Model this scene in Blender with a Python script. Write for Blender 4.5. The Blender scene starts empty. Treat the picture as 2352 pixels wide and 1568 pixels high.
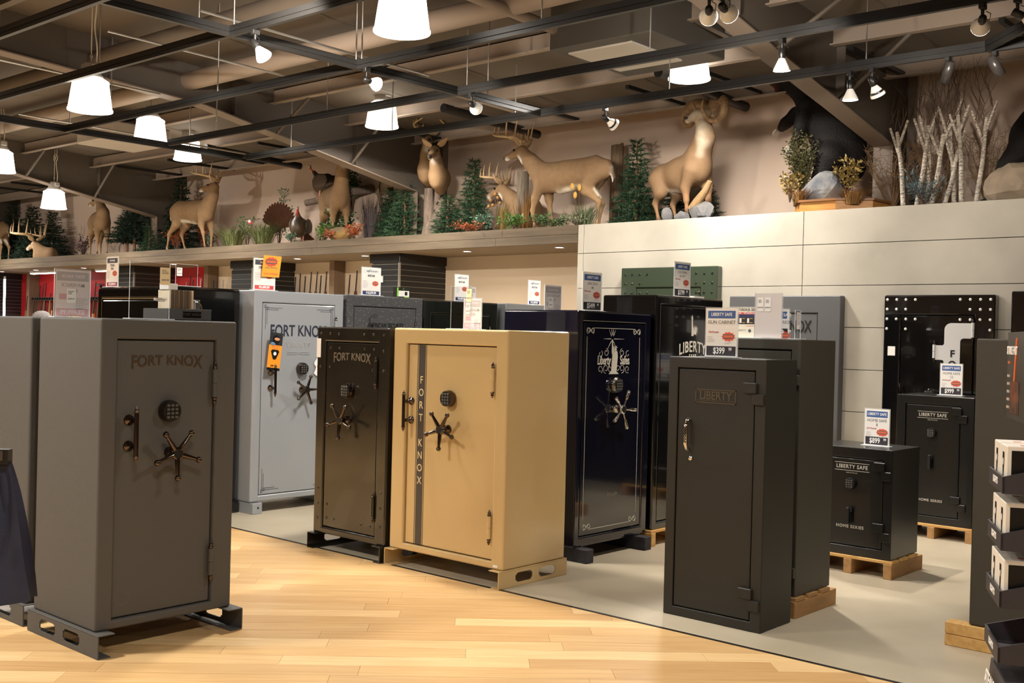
import bpy, bmesh, math, random
import numpy as np
from mathutils import Vector, Matrix, Euler
R = math.radians
PI = math.pi
rnd = random.Random(7)
SC = bpy.context.scene
COL = SC.collection

# ------------------------------------------------------------------ camera
EYE = 1.62
YAW, PITCH, ROLL = R(41.43), math.atan(16 / 2520.0), 0.0252
cam_data = bpy.data.cameras.new('camera')
cam_data.sensor_width = 36.0
cam_data.lens = 2520.0 * 36.0 / 2352.0
cam_data.clip_end = 200
cam = bpy.data.objects.new('camera', cam_data)
COL.objects.link(cam)
cam.matrix_world = Matrix.Translation((0, 0, EYE)) @ Matrix.Rotation(YAW, 4, 'Z') @ Matrix.Rotation(PI / 2 - PITCH, 4, 'X') @ Matrix.Rotation(ROLL, 4, 'Z')
SC.camera = cam

# ------------------------------------------------------------------ world, exposure
world = bpy.data.worlds.new('world')
SC.world = world
world.use_nodes = True
bg = world.node_tree.nodes['Background']
bg.inputs[0].default_value = (1.0, 0.93, 0.85, 1)
bg.inputs[1].default_value = 0.05
vs = SC.view_settings
vs.view_transform = 'Standard'
vs.look = 'None'
vs.exposure = 0.42
vs.gamma = 1.0
vs.use_curve_mapping = False
LAMP_W = 100.0       # watts of each high-bay lamp
SPOT_W = 110.0       # watts of each track spot
DOWN_W = 7.0        # watts of each recessed downlight
LAMP_COL = (1.0, 0.945, 0.86)
SPOT_COL = (1.0, 0.91, 0.80)

# ------------------------------------------------------------------ helpers
def srgb(r, g, b):
    f = lambda c: (c / 12.92 if c <= 0.04045 else ((c + 0.055) / 1.055) ** 2.4)
    return (f(r / 255.0), f(g / 255.0), f(b / 255.0), 1.0)

MATS = {}
def mat(name, col, rough=0.5, metal=0.0, spec=0.5, bump=None, vary=None, coat=0.0, emit=None, attr=None, stretch=None, speck=None):
    """procedural material; bump=(scale,strength), vary=(scale,dark_rgb,amount), speck=(scale,threshold,rgb)"""
    if name in MATS:
        return MATS[name]
    m = bpy.data.materials.new(name)
    m.use_nodes = True
    nt = m.node_tree
    N, L = nt.nodes, nt.links
    p = N['Principled BSDF']
    c = srgb(*col)
    p.inputs['Base Color'].default_value = c
    p.inputs['Roughness'].default_value = rough
    p.inputs['Metallic'].default_value = metal
    p.inputs['Specular IOR Level'].default_value = spec
    p.inputs['Coat Weight'].default_value = coat
    p.inputs['Coat Roughness'].default_value = 0.04
    m.diffuse_color = c
    if emit:
        p.inputs['Emission Color'].default_value = srgb(*emit[0])
        p.inputs['Emission Strength'].default_value = emit[1]
    co = None
    if bump or vary or speck:
        tc = N.new('ShaderNodeTexCoord')
        mp = N.new('ShaderNodeMapping')
        L.new(tc.outputs['Object'], mp.inputs['Vector'])
        if stretch:
            mp.inputs['Scale'].default_value = stretch
        co = mp.outputs['Vector']
    src = None
    if attr:
        at = N.new('ShaderNodeAttribute')
        at.attribute_name = attr
        src = at.outputs['Color']
    if vary:
        nz = N.new('ShaderNodeTexNoise')
        nz.inputs['Scale'].default_value = vary[0]
        nz.inputs['Detail'].default_value = 4
        L.new(co, nz.inputs['Vector'])
        rp = N.new('ShaderNodeMapRange')
        rp.inputs['From Min'].default_value = 0.35
        rp.inputs['From Max'].default_value = 0.68
        rp.inputs['To Max'].default_value = vary[2]
        L.new(nz.outputs['Fac'], rp.inputs['Value'])
        mx = N.new('ShaderNodeMix')
        mx.data_type = 'RGBA'
        L.new(rp.outputs['Result'], mx.inputs[0])
        if src:
            L.new(src, mx.inputs[6])
        else:
            mx.inputs[6].default_value = c
        mx.inputs[7].default_value = srgb(*vary[1])
        src = mx.outputs[2]
    if speck:
        vz = N.new('ShaderNodeTexVoronoi')
        vz.inputs['Scale'].default_value = speck[0]
        L.new(co, vz.inputs['Vector'])
        lt = N.new('ShaderNodeMath')
        lt.operation = 'LESS_THAN'
        lt.inputs[1].default_value = speck[1]
        L.new(vz.outputs['Distance'], lt.inputs[0])
        mx = N.new('ShaderNodeMix')
        mx.data_type = 'RGBA'
        L.new(lt.outputs[0], mx.inputs[0])
        if src:
            L.new(src, mx.inputs[6])
        else:
            mx.inputs[6].default_value = c
        mx.inputs[7].default_value = srgb(*speck[2])
        src = mx.outputs[2]
    if src:
        L.new(src, p.inputs['Base Color'])
    if bump:
        nb = N.new('ShaderNodeTexNoise')
        nb.inputs['Scale'].default_value = bump[0]
        nb.inputs['Detail'].default_value = 3
        L.new(co, nb.inputs['Vector'])
        bn = N.new('ShaderNodeBump')
        bn.inputs['Strength'].default_value = bump[1]
        bn.inputs['Distance'].default_value = 0.01
        L.new(nb.outputs['Fac'], bn.inputs['Height'])
        L.new(bn.outputs['Normal'], p.inputs['Normal'])
    MATS[name] = m
    return m

def clear_mat(name, tint=(1, 1, 1), gloss=0.10, rough=0.02):
    """thin clear plastic: light passes straight through, a little is mirrored"""
    if name in MATS:
        return MATS[name]
    m = bpy.data.materials.new(name)
    m.use_nodes = True
    nt = m.node_tree
    N, L = nt.nodes, nt.links
    N.remove(N['Principled BSDF'])
    tr = N.new('ShaderNodeBsdfTransparent')
    tr.inputs[0].default_value = (*tint, 1)
    gl = N.new('ShaderNodeBsdfGlossy')
    gl.inputs['Roughness'].default_value = rough
    mx = N.new('ShaderNodeMixShader')
    mx.inputs[0].default_value = gloss
    L.new(tr.outputs[0], mx.inputs[1])
    L.new(gl.outputs[0], mx.inputs[2])
    L.new(mx.outputs[0], N['Material Output'].inputs[0])
    MATS[name] = m
    return m

class MB:
    """collects shapes into one mesh"""
    def __init__(s):
        s.v, s.f, s.sm = [], [], []
    def add(s, vs_, fs, smooth=False):
        o = len(s.v)
        s.v += [tuple(q) for q in vs_]
        s.f += [tuple(i + o for i in f) for f in fs]
        s.sm += [smooth] * len(fs)
        return s
    def box(s, x0, x1, y0, y1, z0, z1):
        return s.add([(x0, y0, z0), (x1, y0, z0), (x1, y1, z0), (x0, y1, z0), (x0, y0, z1), (x1, y0, z1), (x1, y1, z1), (x0, y1, z1)],
                     [(0, 3, 2, 1), (4, 5, 6, 7), (0, 1, 5, 4), (1, 2, 6, 5), (2, 3, 7, 6), (3, 0, 4, 7)])
    def obox(s, c, size, rot):
        """box at c, turned by a 3x3 matrix"""
        hx, hy, hz = [q / 2 for q in size]
        c = Vector(c)
        vs_ = [c + rot @ Vector(q) for q in [(-hx, -hy, -hz), (hx, -hy, -hz), (hx, hy, -hz), (-hx, hy, -hz), (-hx, -hy, hz), (hx, -hy, hz), (hx, hy, hz), (-hx, hy, hz)]]
        return s.add(vs_, [(0, 3, 2, 1), (4, 5, 6, 7), (0, 1, 5, 4), (1, 2, 6, 5), (2, 3, 7, 6), (3, 0, 4, 7)])
    def rbox(s, x0, x1, y0, y1, z0, z1, r=0.01, seg=2):
        bm = bmesh.new()
        bmesh.ops.create_cube(bm, size=1)
        for v in bm.verts:
            v.co = Vector(((x0 + x1) / 2 + v.co.x * (x1 - x0), (y0 + y1) / 2 + v.co.y * (y1 - y0), (z0 + z1) / 2 + v.co.z * (z1 - z0)))
        bmesh.ops.bevel(bm, geom=bm.edges[:], offset=r, segments=seg, affect='EDGES', profile=0.5)
        return s.bm(bm)
    def bm(s, bm, smooth=False):
        bm.verts.index_update()
        s.add([v.co[:] for v in bm.verts], [[v.index for v in f.verts] for f in bm.faces], smooth)
        bm.free()
        return s
    def tube(s, path, rad, n=8, cap=True, smooth=True):
        path = [Vector(q) for q in path]
        if not hasattr(rad, '__len__'):
            rad = [rad] * len(path)
        rings = []
        up = None
        for i, p in enumerate(path):
            d = (path[min(i + 1, len(path) - 1)] - path[max(i - 1, 0)])
            d = d.normalized() if d.length > 1e-9 else Vector((0, 0, 1))
            if up is None:
                up = Vector((0, 0, 1)) if abs(d.z) < 0.9 else Vector((1, 0, 0))
            a = up - d * up.dot(d)
            if a.length < 1e-6:
                a = d.orthogonal()
            a.normalize()
            up = a
            b = d.cross(a)
            rings.append([p + (a * math.cos(2 * PI * k / n) + b * math.sin(2 * PI * k / n)) * rad[i] for k in range(n)])
        vs_ = [q for r_ in rings for q in r_]
        fs = []
        for i in range(len(rings) - 1):
            for k in range(n):
                fs.append((i * n + k, i * n + (k + 1) % n, (i + 1) * n + (k + 1) % n, (i + 1) * n + k))
        s.add(vs_, fs, smooth)
        if cap:
            s.add(rings[0], [tuple(range(n))[::-1]])
            s.add(rings[-1], [tuple(range(n))])
        return s
    def lathe(s, prof, origin=(0, 0, 0), axis=(0, 0, 1), n=20, smooth=True):
        """prof = [(radius, distance along axis)]"""
        ax = Vector(axis).normalized()
        a = ax.orthogonal().normalized()
        b = ax.cross(a)
        o = Vector(origin)
        vs_, fs = [], []
        for r_, t in prof:
            for k in range(n):
                an = 2 * PI * k / n
                vs_.append(o + ax * t + (a * math.cos(an) + b * math.sin(an)) * max(r_, 1e-5))
        for i in range(len(prof) - 1):
            for k in range(n):
                fs.append((i * n + k, i * n + (k + 1) % n, (i + 1) * n + (k + 1) % n, (i + 1) * n + k))
        return s.add(vs_, fs, smooth)
    def ball(s, c, r, n=10, sc=(1, 1, 1)):
        m_ = max(5, n // 2)
        vs_, fs = [], []
        c = Vector(c)
        for i in range(m_ + 1):
            th = PI * i / m_
            for k in range(n):
                ph = 2 * PI * k / n
                vs_.append(c + Vector((math.sin(th) * math.cos(ph) * r * sc[0], math.sin(th) * math.sin(ph) * r * sc[1], math.cos(th) * r * sc[2])))
        for i in range(m_):
            for k in range(n):
                fs.append((i * n + k, (i + 1) * n + k, (i + 1) * n + (k + 1) % n, i * n + (k + 1) % n))
        return s.add(vs_, fs, True)
    def prism(s, poly, z0, z1, T=None):
        """polygon (x,y) list lifted from z0 to z1; T = 4x4 matrix"""
        n = len(poly)
        vs_ = [Vector((x, y, z0)) for x, y in poly] + [Vector((x, y, z1)) for x, y in poly]
        if T is not None:
            vs_ = [T @ q for q in vs_]
        return s.add(vs_, [tuple(range(n))[::-1], tuple(range(n, 2 * n))] + [(k, (k + 1) % n, n + (k + 1) % n, n + k) for k in range(n)])
    def mesh(s, name):
        me = bpy.data.meshes.new(name)
        me.from_pydata(s.v, [], s.f)
        me.polygons.foreach_set('use_smooth', s.sm)
        me.update()
        return me
    def build(s, name, m, parent=None, loc=(0, 0, 0)):
        return obj(name, s.mesh(name), m, parent, loc)

def obj(name, me, m, parent=None, loc=(0, 0, 0), rot=None):
    o = bpy.data.objects.new(name, me)
    COL.objects.link(o)
    if m is not None and len(me.materials) == 0:
        me.materials.append(m)
    o.location = loc
    if rot:
        o.rotation_euler = rot
    if parent:
        o.parent = parent
    return o

def thing(name, label, cat, loc=(0, 0, 0), rz=0.0, group=None):
    o = bpy.data.objects.new(name, None)
    COL.objects.link(o)
    o.empty_display_size = 0.1
    o.location = loc
    o.rotation_euler = (0, 0, rz)
    return tag(o, label, cat, group)

def tag(o, label=None, cat=None, group=None, kind=None):
    if label:
        o['label'] = label
    if cat:
        o['category'] = cat
    if group:
        o['group'] = group
    if kind:
        o['kind'] = kind
    return o

def struct(o, label=None):
    return tag(o, label, kind='structure')

def copy_tree(o, parent=None, label=None):
    c = o.copy()
    COL.objects.link(c)
    if parent:
        c.parent = parent
    for ch in list(o.children):
        copy_tree(ch, c)
    if label:
        c['label'] = label
    return c

def text_mesh(s, size=0.1, align='CENTER', bold=0.0, ext=0.001, spacing=1.0, xs=1.0, shear=0.0, deform=None):
    cu = bpy.data.curves.new('lettering', 'FONT')
    cu.body = s
    cu.size = size
    cu.align_x = align
    cu.align_y = 'CENTER'
    cu.offset = bold * size
    cu.extrude = ext
    cu.space_character = spacing
    cu.shear = shear
    cu.resolution_u = 3
    o = bpy.data.objects.new('lettering', cu)
    me = bpy.data.meshes.new_from_object(o)
    bpy.data.objects.remove(o)
    bpy.data.curves.remove(cu)
    n = len(me.vertices)
    co = np.empty(n * 3, np.float32)
    me.vertices.foreach_get('co', co)
    co = co.reshape(-1, 3)
    co[:, 0] *= xs
    if deform:
        co = deform(co)
    # letters drawn in XY become upright facing -Y
    out = np.stack([co[:, 0], -co[:, 2], co[:, 1]], 1)
    me.vertices.foreach_set('co', out.astype(np.float32).ravel())
    if deform and getattr(deform, 'flips', False):
        me.flip_normals()
    me.update()
    return me

def lettering(s, m, parent, loc, size=0.1, name='lettering', **k):
    return obj(name, text_mesh(s, size, **k), m, parent, loc)
# ------------------------------------------------------------------ materials
M_concrete = mat('concrete', (184, 172, 150), 0.38, bump=(30, 0.04), vary=(1.6, (160, 148, 126), 0.7), spec=0.4)
M_core = mat('dark_core', (60, 56, 50), 0.8)
M_tile = mat('grey_tile', (180, 173, 160), 0.5, vary=(1.3, (152, 146, 134), 0.8), bump=(60, 0.02))
M_wall = mat('beige_paint', (196, 174, 156), 0.75, bump=(200, 0.02))
M_wall2 = mat('cream_paint', (212, 192, 166), 0.75, bump=(200, 0.02))
M_deck = mat('roof_liner', (96, 85, 73), 0.85, bump=(6, 0.12), vary=(0.8, (82, 72, 62), 0.5))
M_steel = mat('brown_steel', (84, 75, 66), 0.6, bump=(120, 0.03))
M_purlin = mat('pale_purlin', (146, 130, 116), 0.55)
M_track = mat('black_track', (26, 25, 24), 0.35)
M_rod = mat('zinc_rod', (190, 186, 180), 0.35, metal=0.9)
M_beam = mat('weathered_beam', (96, 82, 64), 0.8, bump=(40, 0.2), vary=(5, (72, 60, 46), 0.8), stretch=(0.25, 3, 3))
M_black = mat('black_plastic', (22, 22, 22), 0.4)
M_white = mat('white_plastic', (235, 232, 226), 0.4)
M_paper = mat('white_paper', (240, 236, 230), 0.7)

# ------------------------------------------------------------------ floor
FL = 5.18                                   # where planks meet bare concrete
b = MB()
b.box(-34, 8, FL, 12, -0.08, 0)
b.box(-34, 8, -10, FL, -0.08, -0.005)
floor = b.build('floor', M_concrete)
struct(floor, 'polished grey concrete slab under the safes')

def clip(poly, nx, ny, c):
    """keep the side nx*x+ny*y<=c"""
    out = []
    for i in range(len(poly)):
        p, q = poly[i], poly[(i + 1) % len(poly)]
        dp, dq = nx * p[0] + ny * p[1] - c, nx * q[0] + ny * q[1] - c
        if dp <= 0:
            out.append(p)
        if dp * dq < 0:
            t = dp / (dp - dq)
            out.append((p[0] + (q[0] - p[0]) * t, p[1] + (q[1] - p[1]) * t))
    return out

plank_mats = [mat('oak_plank_%d' % i, c, 0.36, vary=(7, d, 0.75), bump=(30, 0.03), stretch=(1, 1, 1), spec=0.45) for i, (c, d) in enumerate([
    ((222, 186, 134), (204, 162, 108)), ((212, 174, 122), (192, 150, 98)), ((230, 196, 144), (214, 174, 120)), ((206, 166, 114), (188, 144, 92)), ((218, 180, 126), (200, 156, 102))])]
for m_ in plank_mats:                       # grain runs along the planks
    for n_ in m_.node_tree.nodes:
        if n_.type == 'MAPPING':
            n_.vector_type = 'TEXTURE'
            n_.inputs['Rotation'].default_value = (0, 0, R(43.5))
            n_.inputs['Scale'].default_value = (3.0, 0.2, 1)
PA = R(43.5)
PU, PV = Vector((math.cos(PA), math.sin(PA))), Vector((-math.sin(PA), math.cos(PA)))
PW, PL = 0.152, 1.22
planks = []
fwd = Vector((-math.sin(YAW), math.cos(YAW)))
for j in range(-70, 90):
    off = rnd.random() * PL
    for i in range(-24, 14):
        u0, v0 = i * PL + off, j * PW
        cen = PU * (u0 + PL / 2) + PV * (v0 + PW / 2)
        if cen.y > FL + 1.2 or cen.y < -8 or cen.x > 7 or cen.x < -30:
            continue
        poly = [tuple(PU * (u0 + a_) + PV * (v0 + b_)) for a_, b_ in ((0.0008, 0.0008), (PL - 0.0008, 0.0008), (PL - 0.0008, PW - 0.0008), (0.0008, PW - 0.0008))]
        poly = clip(poly, 0, 1, FL - 0.012)
        if len(poly) < 3:
            continue
        d = cen.dot(fwd)
        side = abs(cen.dot(Vector((math.cos(YAW), math.sin(YAW)))))
        vis = d > 4.6 and side < d * 0.56 and (d < 14)
        planks.append((0 if vis else 1, d if d > 0 else 99 + abs(d), poly))
planks.sort(key=lambda q: (q[0], q[1]))
def plank_mesh(poly, mb):
    n = len(poly)
    o = len(mb.v)
    mb.add([(x, y, 0) for x, y in poly] + [(x, y, -0.005) for x, y in poly], [tuple(range(n))] + [(k, n + k, n + (k + 1) % n, (k + 1) % n) for k in range(n)])
rest = [MB() for _ in plank_mats]
for idx, (v_, d, poly) in enumerate(planks):
    mi = rnd.randrange(5)
    if idx < 300:
        mb = MB()
        plank_mesh(poly, mb)
        mb.build('plank', plank_mats[mi], floor)
    else:
        plank_mesh(poly, rest[mi])
for mi, mb in enumerate(rest):
    tag(mb.build('plank_flooring', plank_mats[mi], floor), kind='stuff')
struct(MB().box(-34, 8, FL - 0.012, FL + 0.006, -0.004, 0.004).build('trim_1', M_black), 'thin dark strip between plank floor and concrete')

# ------------------------------------------------------------------ walls
WB = 11.2                                   # rear wall plane
struct(MB().box(-34, 8, WB, WB + 0.2, 0, 6).build('wall_back', M_wall), 'beige painted wall behind the mounted animals')
struct(MB().box(-34.2, -34, -10, WB, 0, 7).build('wall_left', M_wall))
struct(MB().box(8, 8.2, -10, WB, 0, 7).build('wall_right', M_wall))
struct(MB().box(-34, 8, -10.2, -10, 0, 7).build('wall_front', M_wall))
TX = -7.85                                  # left end of the tiled display wall
TOP = 2.905                                 # top of ledge and tiled wall
b = MB().box(TX + 0.01, 8, 10.012, 10.3, 0, TOP - 0.004)
b.box(TX + 0.01, TX + 0.2, 10.3, WB, 0, TOP - 0.004)
b.box(TX + 0.01, 8, 10.3, WB, TOP - 0.05, TOP - 0.004)
tw = struct(b.build('wall_display', M_core), 'pale grey large-format tiled wall below the bears')
zs = [2.905, 2.573, 2.171, 1.769, 1.367, 0.966, 0.564, 0.162, 0.0]
xs_ = [TX, TX + 0.085, -5.03, -2.25, 0.53, 3.3, 6.1, 8]
for k in range(len(zs) - 1):
    for i in range(len(xs_) - 1):
        g = 0.003
        MB().rbox(xs_[i] + g, xs_[i + 1] - g, 10.0, 10.02, zs[k + 1] + g, zs[k] - (g if k else 0), 0.002, 1).build('tile', M_tile, tw)
    MB().rbox(TX, TX + 0.012, 10.004, 11.19, zs[k + 1] + 0.003, zs[k] - 0.003, 0.002, 1).build('tile', M_tile, tw)

# wooden ledge carrying the animals
ledge = struct(MB().box(-34, TX, 10.03, WB, 2.70, TOP - 0.004).build('ledge', mat('ledge_soffit', (136, 116, 92), 0.8, vary=(3, (128, 106, 80), 0.5))), 'long weathered timber ledge carrying the mounted animals')
x = -34.0
rows = [(2.70, 2.80), (2.803, TOP)]
for z0, z1 in rows:
    x = -34.0 + rnd.random()
    while x < TX - 0.05:
        L_ = rnd.choice((1.2, 1.8, 2.4, 3.0))
        x1 = min(x + L_, TX - 0.004)
        MB().rbox(x + 0.001, x1 - 0.001, 10.0, 10.03, z0, z1, 0.002, 1).build('board', M_beam, ledge)
        x = x1
DLX = [-8.46, -10.02, -12.05, -13.62, -15.3, -17.1, -18.75, -20.3, -22.3, -23.9]
M_glow = mat('lamp_glow', (255, 255, 255), 0.5, emit=((255, 244, 255), 14))
M_trimring = mat('white_trim_ring', (225, 220, 212), 0.4)
for i, x in enumerate(DLX):
    o = thing('recessed_downlight', 'round recessed downlight in the soffit of the timber ledge', 'downlight', (x, 10.42, 2.70), 0, 'downlights under the ledge')
    MB().lathe([(0.052, 0), (0.068, -0.002), (0.068, -0.006), (0.05, -0.006)], n=20).build('trim_ring', M_trimring, o)
    MB().lathe([(0.0, -0.004), (0.05, -0.004)], n=20).build('lens', M_glow, o)
    ld = bpy.data.lights.new('downlight_beam', 'SPOT')
    ld.energy = DOWN_W * 4
    ld.spot_size = R(120)
    ld.spot_blend = 0.8
    ld.color = (1, 0.88, 0.72)
    ld.shadow_soft_size = 0.05
    lo = bpy.data.objects.new('downlight_beam', ld)
    COL.objects.link(lo)
    lo.parent = o
    lo.location = (0, 0, -0.02)

# lower gun bays: cream back wall, timber posts, slat columns, red panels
struct(MB().box(-17.0, TX, WB - 0.02, WB, 0, 2.70).build('wall_bay', M_wall2), 'cream wall of the rifle bays under the ledge')
M_red = mat('red_panel', (196, 40, 44), 0.5)
struct(MB().box(-34, -17.0, WB - 0.02, WB, 0, 2.70).build('wall_red', M_red), 'red backed rifle bays at the far left under the ledge')
M_post = mat('brown_post', (122, 98, 74), 0.7, vary=(8, (98, 78, 58), 0.6), stretch=(4, 4, 0.4))
for x in (-13.45, -16.93, -20.4, -23.8):
    struct(MB().rbox(x - 0.06, x + 0.06, 10.95, WB - 0.02, 0, 2.70, 0.006, 1).build('post', M_post), 'brown timber post between rifle bays')
M_slat = mat('black_slat', (24, 23, 22), 0.45)
M_alu = mat('aluminium_insert', (176, 170, 160), 0.35, metal=0.7)
def slat_column(x0, x1, y0, label):
    o = struct(MB().box(x0 + 0.012, x1 - 0.012, y0 + 0.012, WB - 0.02, 0, 2.69).build('slat_column', M_core), label)
    z = 0.04
    while z < 2.55:
        MB().box(x0, x1, y0, y0 + 0.012, z, z + 0.068).build('slat', M_slat, o)
        MB().box(x1 - 0.012, x1, y0, WB - 0.02, z, z + 0.068).build('slat', M_slat, o)
        MB().box(x0 + 0.004, x1 - 0.004, y0 + 0.004, WB - 0.03, z + 0.070, z + 0.0745).build('metal_insert', M_alu, o)
        z += 0.0762
    MB().rbox(x0 - 0.02, x1 + 0.02, y0 - 0.02, WB - 0.02, 2.575, 2.70, 0.004, 1).build('cap', M_slat, o)
    MB().box(x1 - 0.02, x1 + 0.006, y0 - 0.006, y0 + 0.02, 0, 2.575).build('corner_strip', M_alu, o)
    return o
slat_column(-11.75, -11.17, 10.28, 'black slatwall column with silver corner strip beside the plain cream bay')
slat_column(-15.25, -14.68, 10.35, 'black slatwall column behind the pale grey safe')
slat_column(-18.9, -18.3, 10.35, 'black slatwall column between the red bay and cream bay')
slat_column(-26.4, -24.6, 10.3, 'black slatwall column at the far left end')

# ------------------------------------------------------------------ ceiling
def deck_z(y):
    return 4.40 + 0.062 * (WB - y)
b = MB()
b.add([(-34, -10.2, deck_z(-10.2)), (8.2, -10.2, deck_z(-10.2)), (8.2, WB + 0.2, deck_z(WB + 0.2)), (-34, WB + 0.2, deck_z(WB + 0.2))], [(0, 1, 2, 3)])
b.add([(-34, -10.2, deck_z(-10.2) + 0.1), (8.2, -10.2, deck_z(-10.2) + 0.1), (8.2, WB + 0.2, deck_z(WB + 0.2) + 0.1), (-34, WB + 0.2, deck_z(WB + 0.2) + 0.1)], [(3, 2, 1, 0)])
ceiling = struct(b.build('ceiling', M_deck), 'brown roof liner with exposed purlins and rafters')
# seams of the roof liner sheets
xx = -33.0
while xx < 8:
    MB().add([(xx, -10, deck_z(-10) - 0.003), (xx + 0.025, -10, deck_z(-10) - 0.003), (xx + 0.025, WB, deck_z(WB) - 0.003), (xx, WB, deck_z(WB) - 0.003)], [(0, 1, 2, 3)]).build('liner_seam', M_steel, ceiling)
    xx += 1.53
for y in (10.62, 9.42, 8.22, 4.62, 3.4, 2.1, 0.9, -0.5, -2, -4, -6, -8):
    z = deck_z(y)
    b = MB().box(-34, 8, y, y + 0.012, z - 0.19, z - 0.002).box(-34, 8, y - 0.07, y, z - 0.19, z - 0.178).box(-34, 8, y, y + 0.07, z - 0.015, z - 0.003)
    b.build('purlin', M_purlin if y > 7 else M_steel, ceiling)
for y in (5.88, 7.02):
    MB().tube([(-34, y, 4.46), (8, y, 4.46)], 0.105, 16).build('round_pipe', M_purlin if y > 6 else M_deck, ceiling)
for x in (2.3, -4.5, -11.3, -18.1, -24.9):
    # tapered rafter: deep at the wall column
    prof = [(10.62, 3.58), (7.2, 4.20), (0.0, 4.62), (-9.9, 5.15)]
    b = MB()
    for (y0, z0), (y1, z1) in zip(prof, prof[1:]):
        for s_ in (-1, 1):
            b.add([(x + s_ * 0.004, y0, z0), (x + s_ * 0.004, y1, z1), (x + s_ * 0.004, y1, deck_z(y1)), (x + s_ * 0.004, y0, deck_z(y0))], [(0, 1, 2, 3)])
    b.box(x - 0.004, x + 0.004, 10.62, WB, TOP, deck_z(WB) - 0.02)
    b.build('rafter', M_steel, ceiling)
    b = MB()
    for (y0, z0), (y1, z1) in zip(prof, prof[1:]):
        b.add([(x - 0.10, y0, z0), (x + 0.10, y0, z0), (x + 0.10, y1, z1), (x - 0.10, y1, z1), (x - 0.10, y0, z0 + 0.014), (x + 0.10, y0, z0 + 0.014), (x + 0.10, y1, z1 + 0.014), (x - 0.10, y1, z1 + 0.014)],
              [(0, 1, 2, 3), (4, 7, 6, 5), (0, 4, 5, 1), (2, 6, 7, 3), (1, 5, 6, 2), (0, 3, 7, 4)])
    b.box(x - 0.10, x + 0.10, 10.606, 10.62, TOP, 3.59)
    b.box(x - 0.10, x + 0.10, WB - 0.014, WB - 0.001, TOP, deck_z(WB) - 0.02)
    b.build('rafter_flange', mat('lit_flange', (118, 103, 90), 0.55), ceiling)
    for y0, z0 in ((9.5, 3.80), (7.6, 4.15)):
        MB().box(x - 0.09, x + 0.09, y0, y0 + 0.01, z0 + 0.02, deck_z(y0) - 0.02).build('stiffener', M_steel, ceiling)
    for y0 in (9.42, 8.22):   # flange braces up to the purlins
        zf = 4.20 + (y0 - 7.2) * (3.58 - 4.20) / 3.42
        for s_ in (-1, 1):
            MB().tube([(x + s_ * 0.09, y0, zf + 0.02), (x + s_ * 0.72, y0, deck_z(y0) - 0.18)], 0.022, 6).build('flange_brace', M_steel, ceiling)
# short struts and hangers under the roof near the wall
for i in range(16):
    x = -3.2 - i * 1.27 + rnd.uniform(-0.2, 0.2)
    y0 = rnd.uniform(9.3, 9.7)
    MB().box(x, x + 0.045, y0, y0 + 1.25, 4.26, 4.30).build('strut_channel', M_track, ceiling)
for x in (-6.25, -9.3, -14.3):
    MB().tube([(x, 9.2, 4.29), (x, 10.95, 4.24)], 0.055, 12).build('black_pipe', M_track, ceiling)
# sprinkler lines along the wall direction and across
MB().tube([(-8.7, 7.0, 4.36), (-8.7, 9.9, 4.30)], 0.045, 12).build('sprinkler_pipe', M_purlin, ceiling)
MB().tube([(-6.3, 6.0, 4.42), (-6.3, 8.7, 4.34)], 0.05, 12).build('sprinkler_pipe', M_purlin, ceiling)
for x0, y0, x1, y1, z in ((-9.4, 5.0, -9.4, 7.0, 4.28), (-7.9, 5.0, -7.9, 7.6, 4.2), (-13.4, 6.0, -13.4, 9.6, 4.15), (-11.2, 4.4, -11.2, 6.6, 4.25)):
    MB().tube([(x0, y0, z), (x1, y1, z - 0.03)], 0.012, 6).build('conduit', M_rod, ceiling)
# boxed air handler hung over the safes
b = MB().rbox(-6.35, -5.25, 7.6, 8.8, 4.18, 4.6, 0.01, 1)
b.build('air_handler', mat('grey_unit', (84, 80, 74), 0.5), ceiling)
MB().rbox(-6.25, -5.55, 7.75, 8.55, 4.165, 4.185, 0.004, 1).build('air_grille', mat('pale_grille', (206, 200, 190), 0.5), ceiling)
b = MB().rbox(-15.1, -14.1, 7.6, 8.5, 4.18, 4.42, 0.02, 1)
b.build('unit_heater', mat('pale_unit', (176, 166, 156), 0.5), ceiling)
# ------------------------------------------------------------------ safes
M_char = mat('textured_charcoal', (84, 82, 79), 0.62, bump=(420, 0.25), spec=0.35)
M_grey = mat('gloss_grey', (150, 153, 157), 0.25, coat=0.5)
M_speck = mat('speckled_granite', (62, 63, 66), 0.55, bump=(300, 0.25), speck=(48, 0.15, (168, 165, 158)))
M_gblack = mat('gloss_black', (10, 10, 11), 0.12, coat=0.8)
M_dblack = mat('antique_black', (30, 27, 22), 0.2, coat=0.6, vary=(3, (52, 46, 36), 0.5))
M_tan = mat('gloss_tan', (200, 171, 120), 0.2, coat=0.5)
M_navy = mat('gloss_navy', (10, 11, 24), 0.1, coat=0.8)
M_tblack = mat('textured_black', (40, 38, 33), 0.42, bump=(380, 0.22), spec=0.4)
M_tblack2 = mat('textured_olive_black', (62, 58, 49), 0.45, bump=(380, 0.22), spec=0.4)
M_blackn = mat('black_nickel', (96, 84, 76), 0.12, metal=1.0)
M_chrome = mat('chrome', (215, 212, 208), 0.06, metal=1.0)
M_gap = mat('door_gap', (8, 8, 8), 0.9)
M_key = mat('keypad_face', (20, 20, 20), 0.35)
M_btn = mat('keypad_button', (84, 82, 78), 0.35)
M_pine = mat('pine', (214, 172, 104), 0.65, vary=(6, (184, 134, 72), 0.7), bump=(40, 0.1), stretch=(0.6, 4, 4))
M_pine2 = mat('aged_pine', (176, 134, 84), 0.7, vary=(6, (140, 104, 62), 0.7), bump=(40, 0.1), stretch=(4, 0.6, 4))
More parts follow.
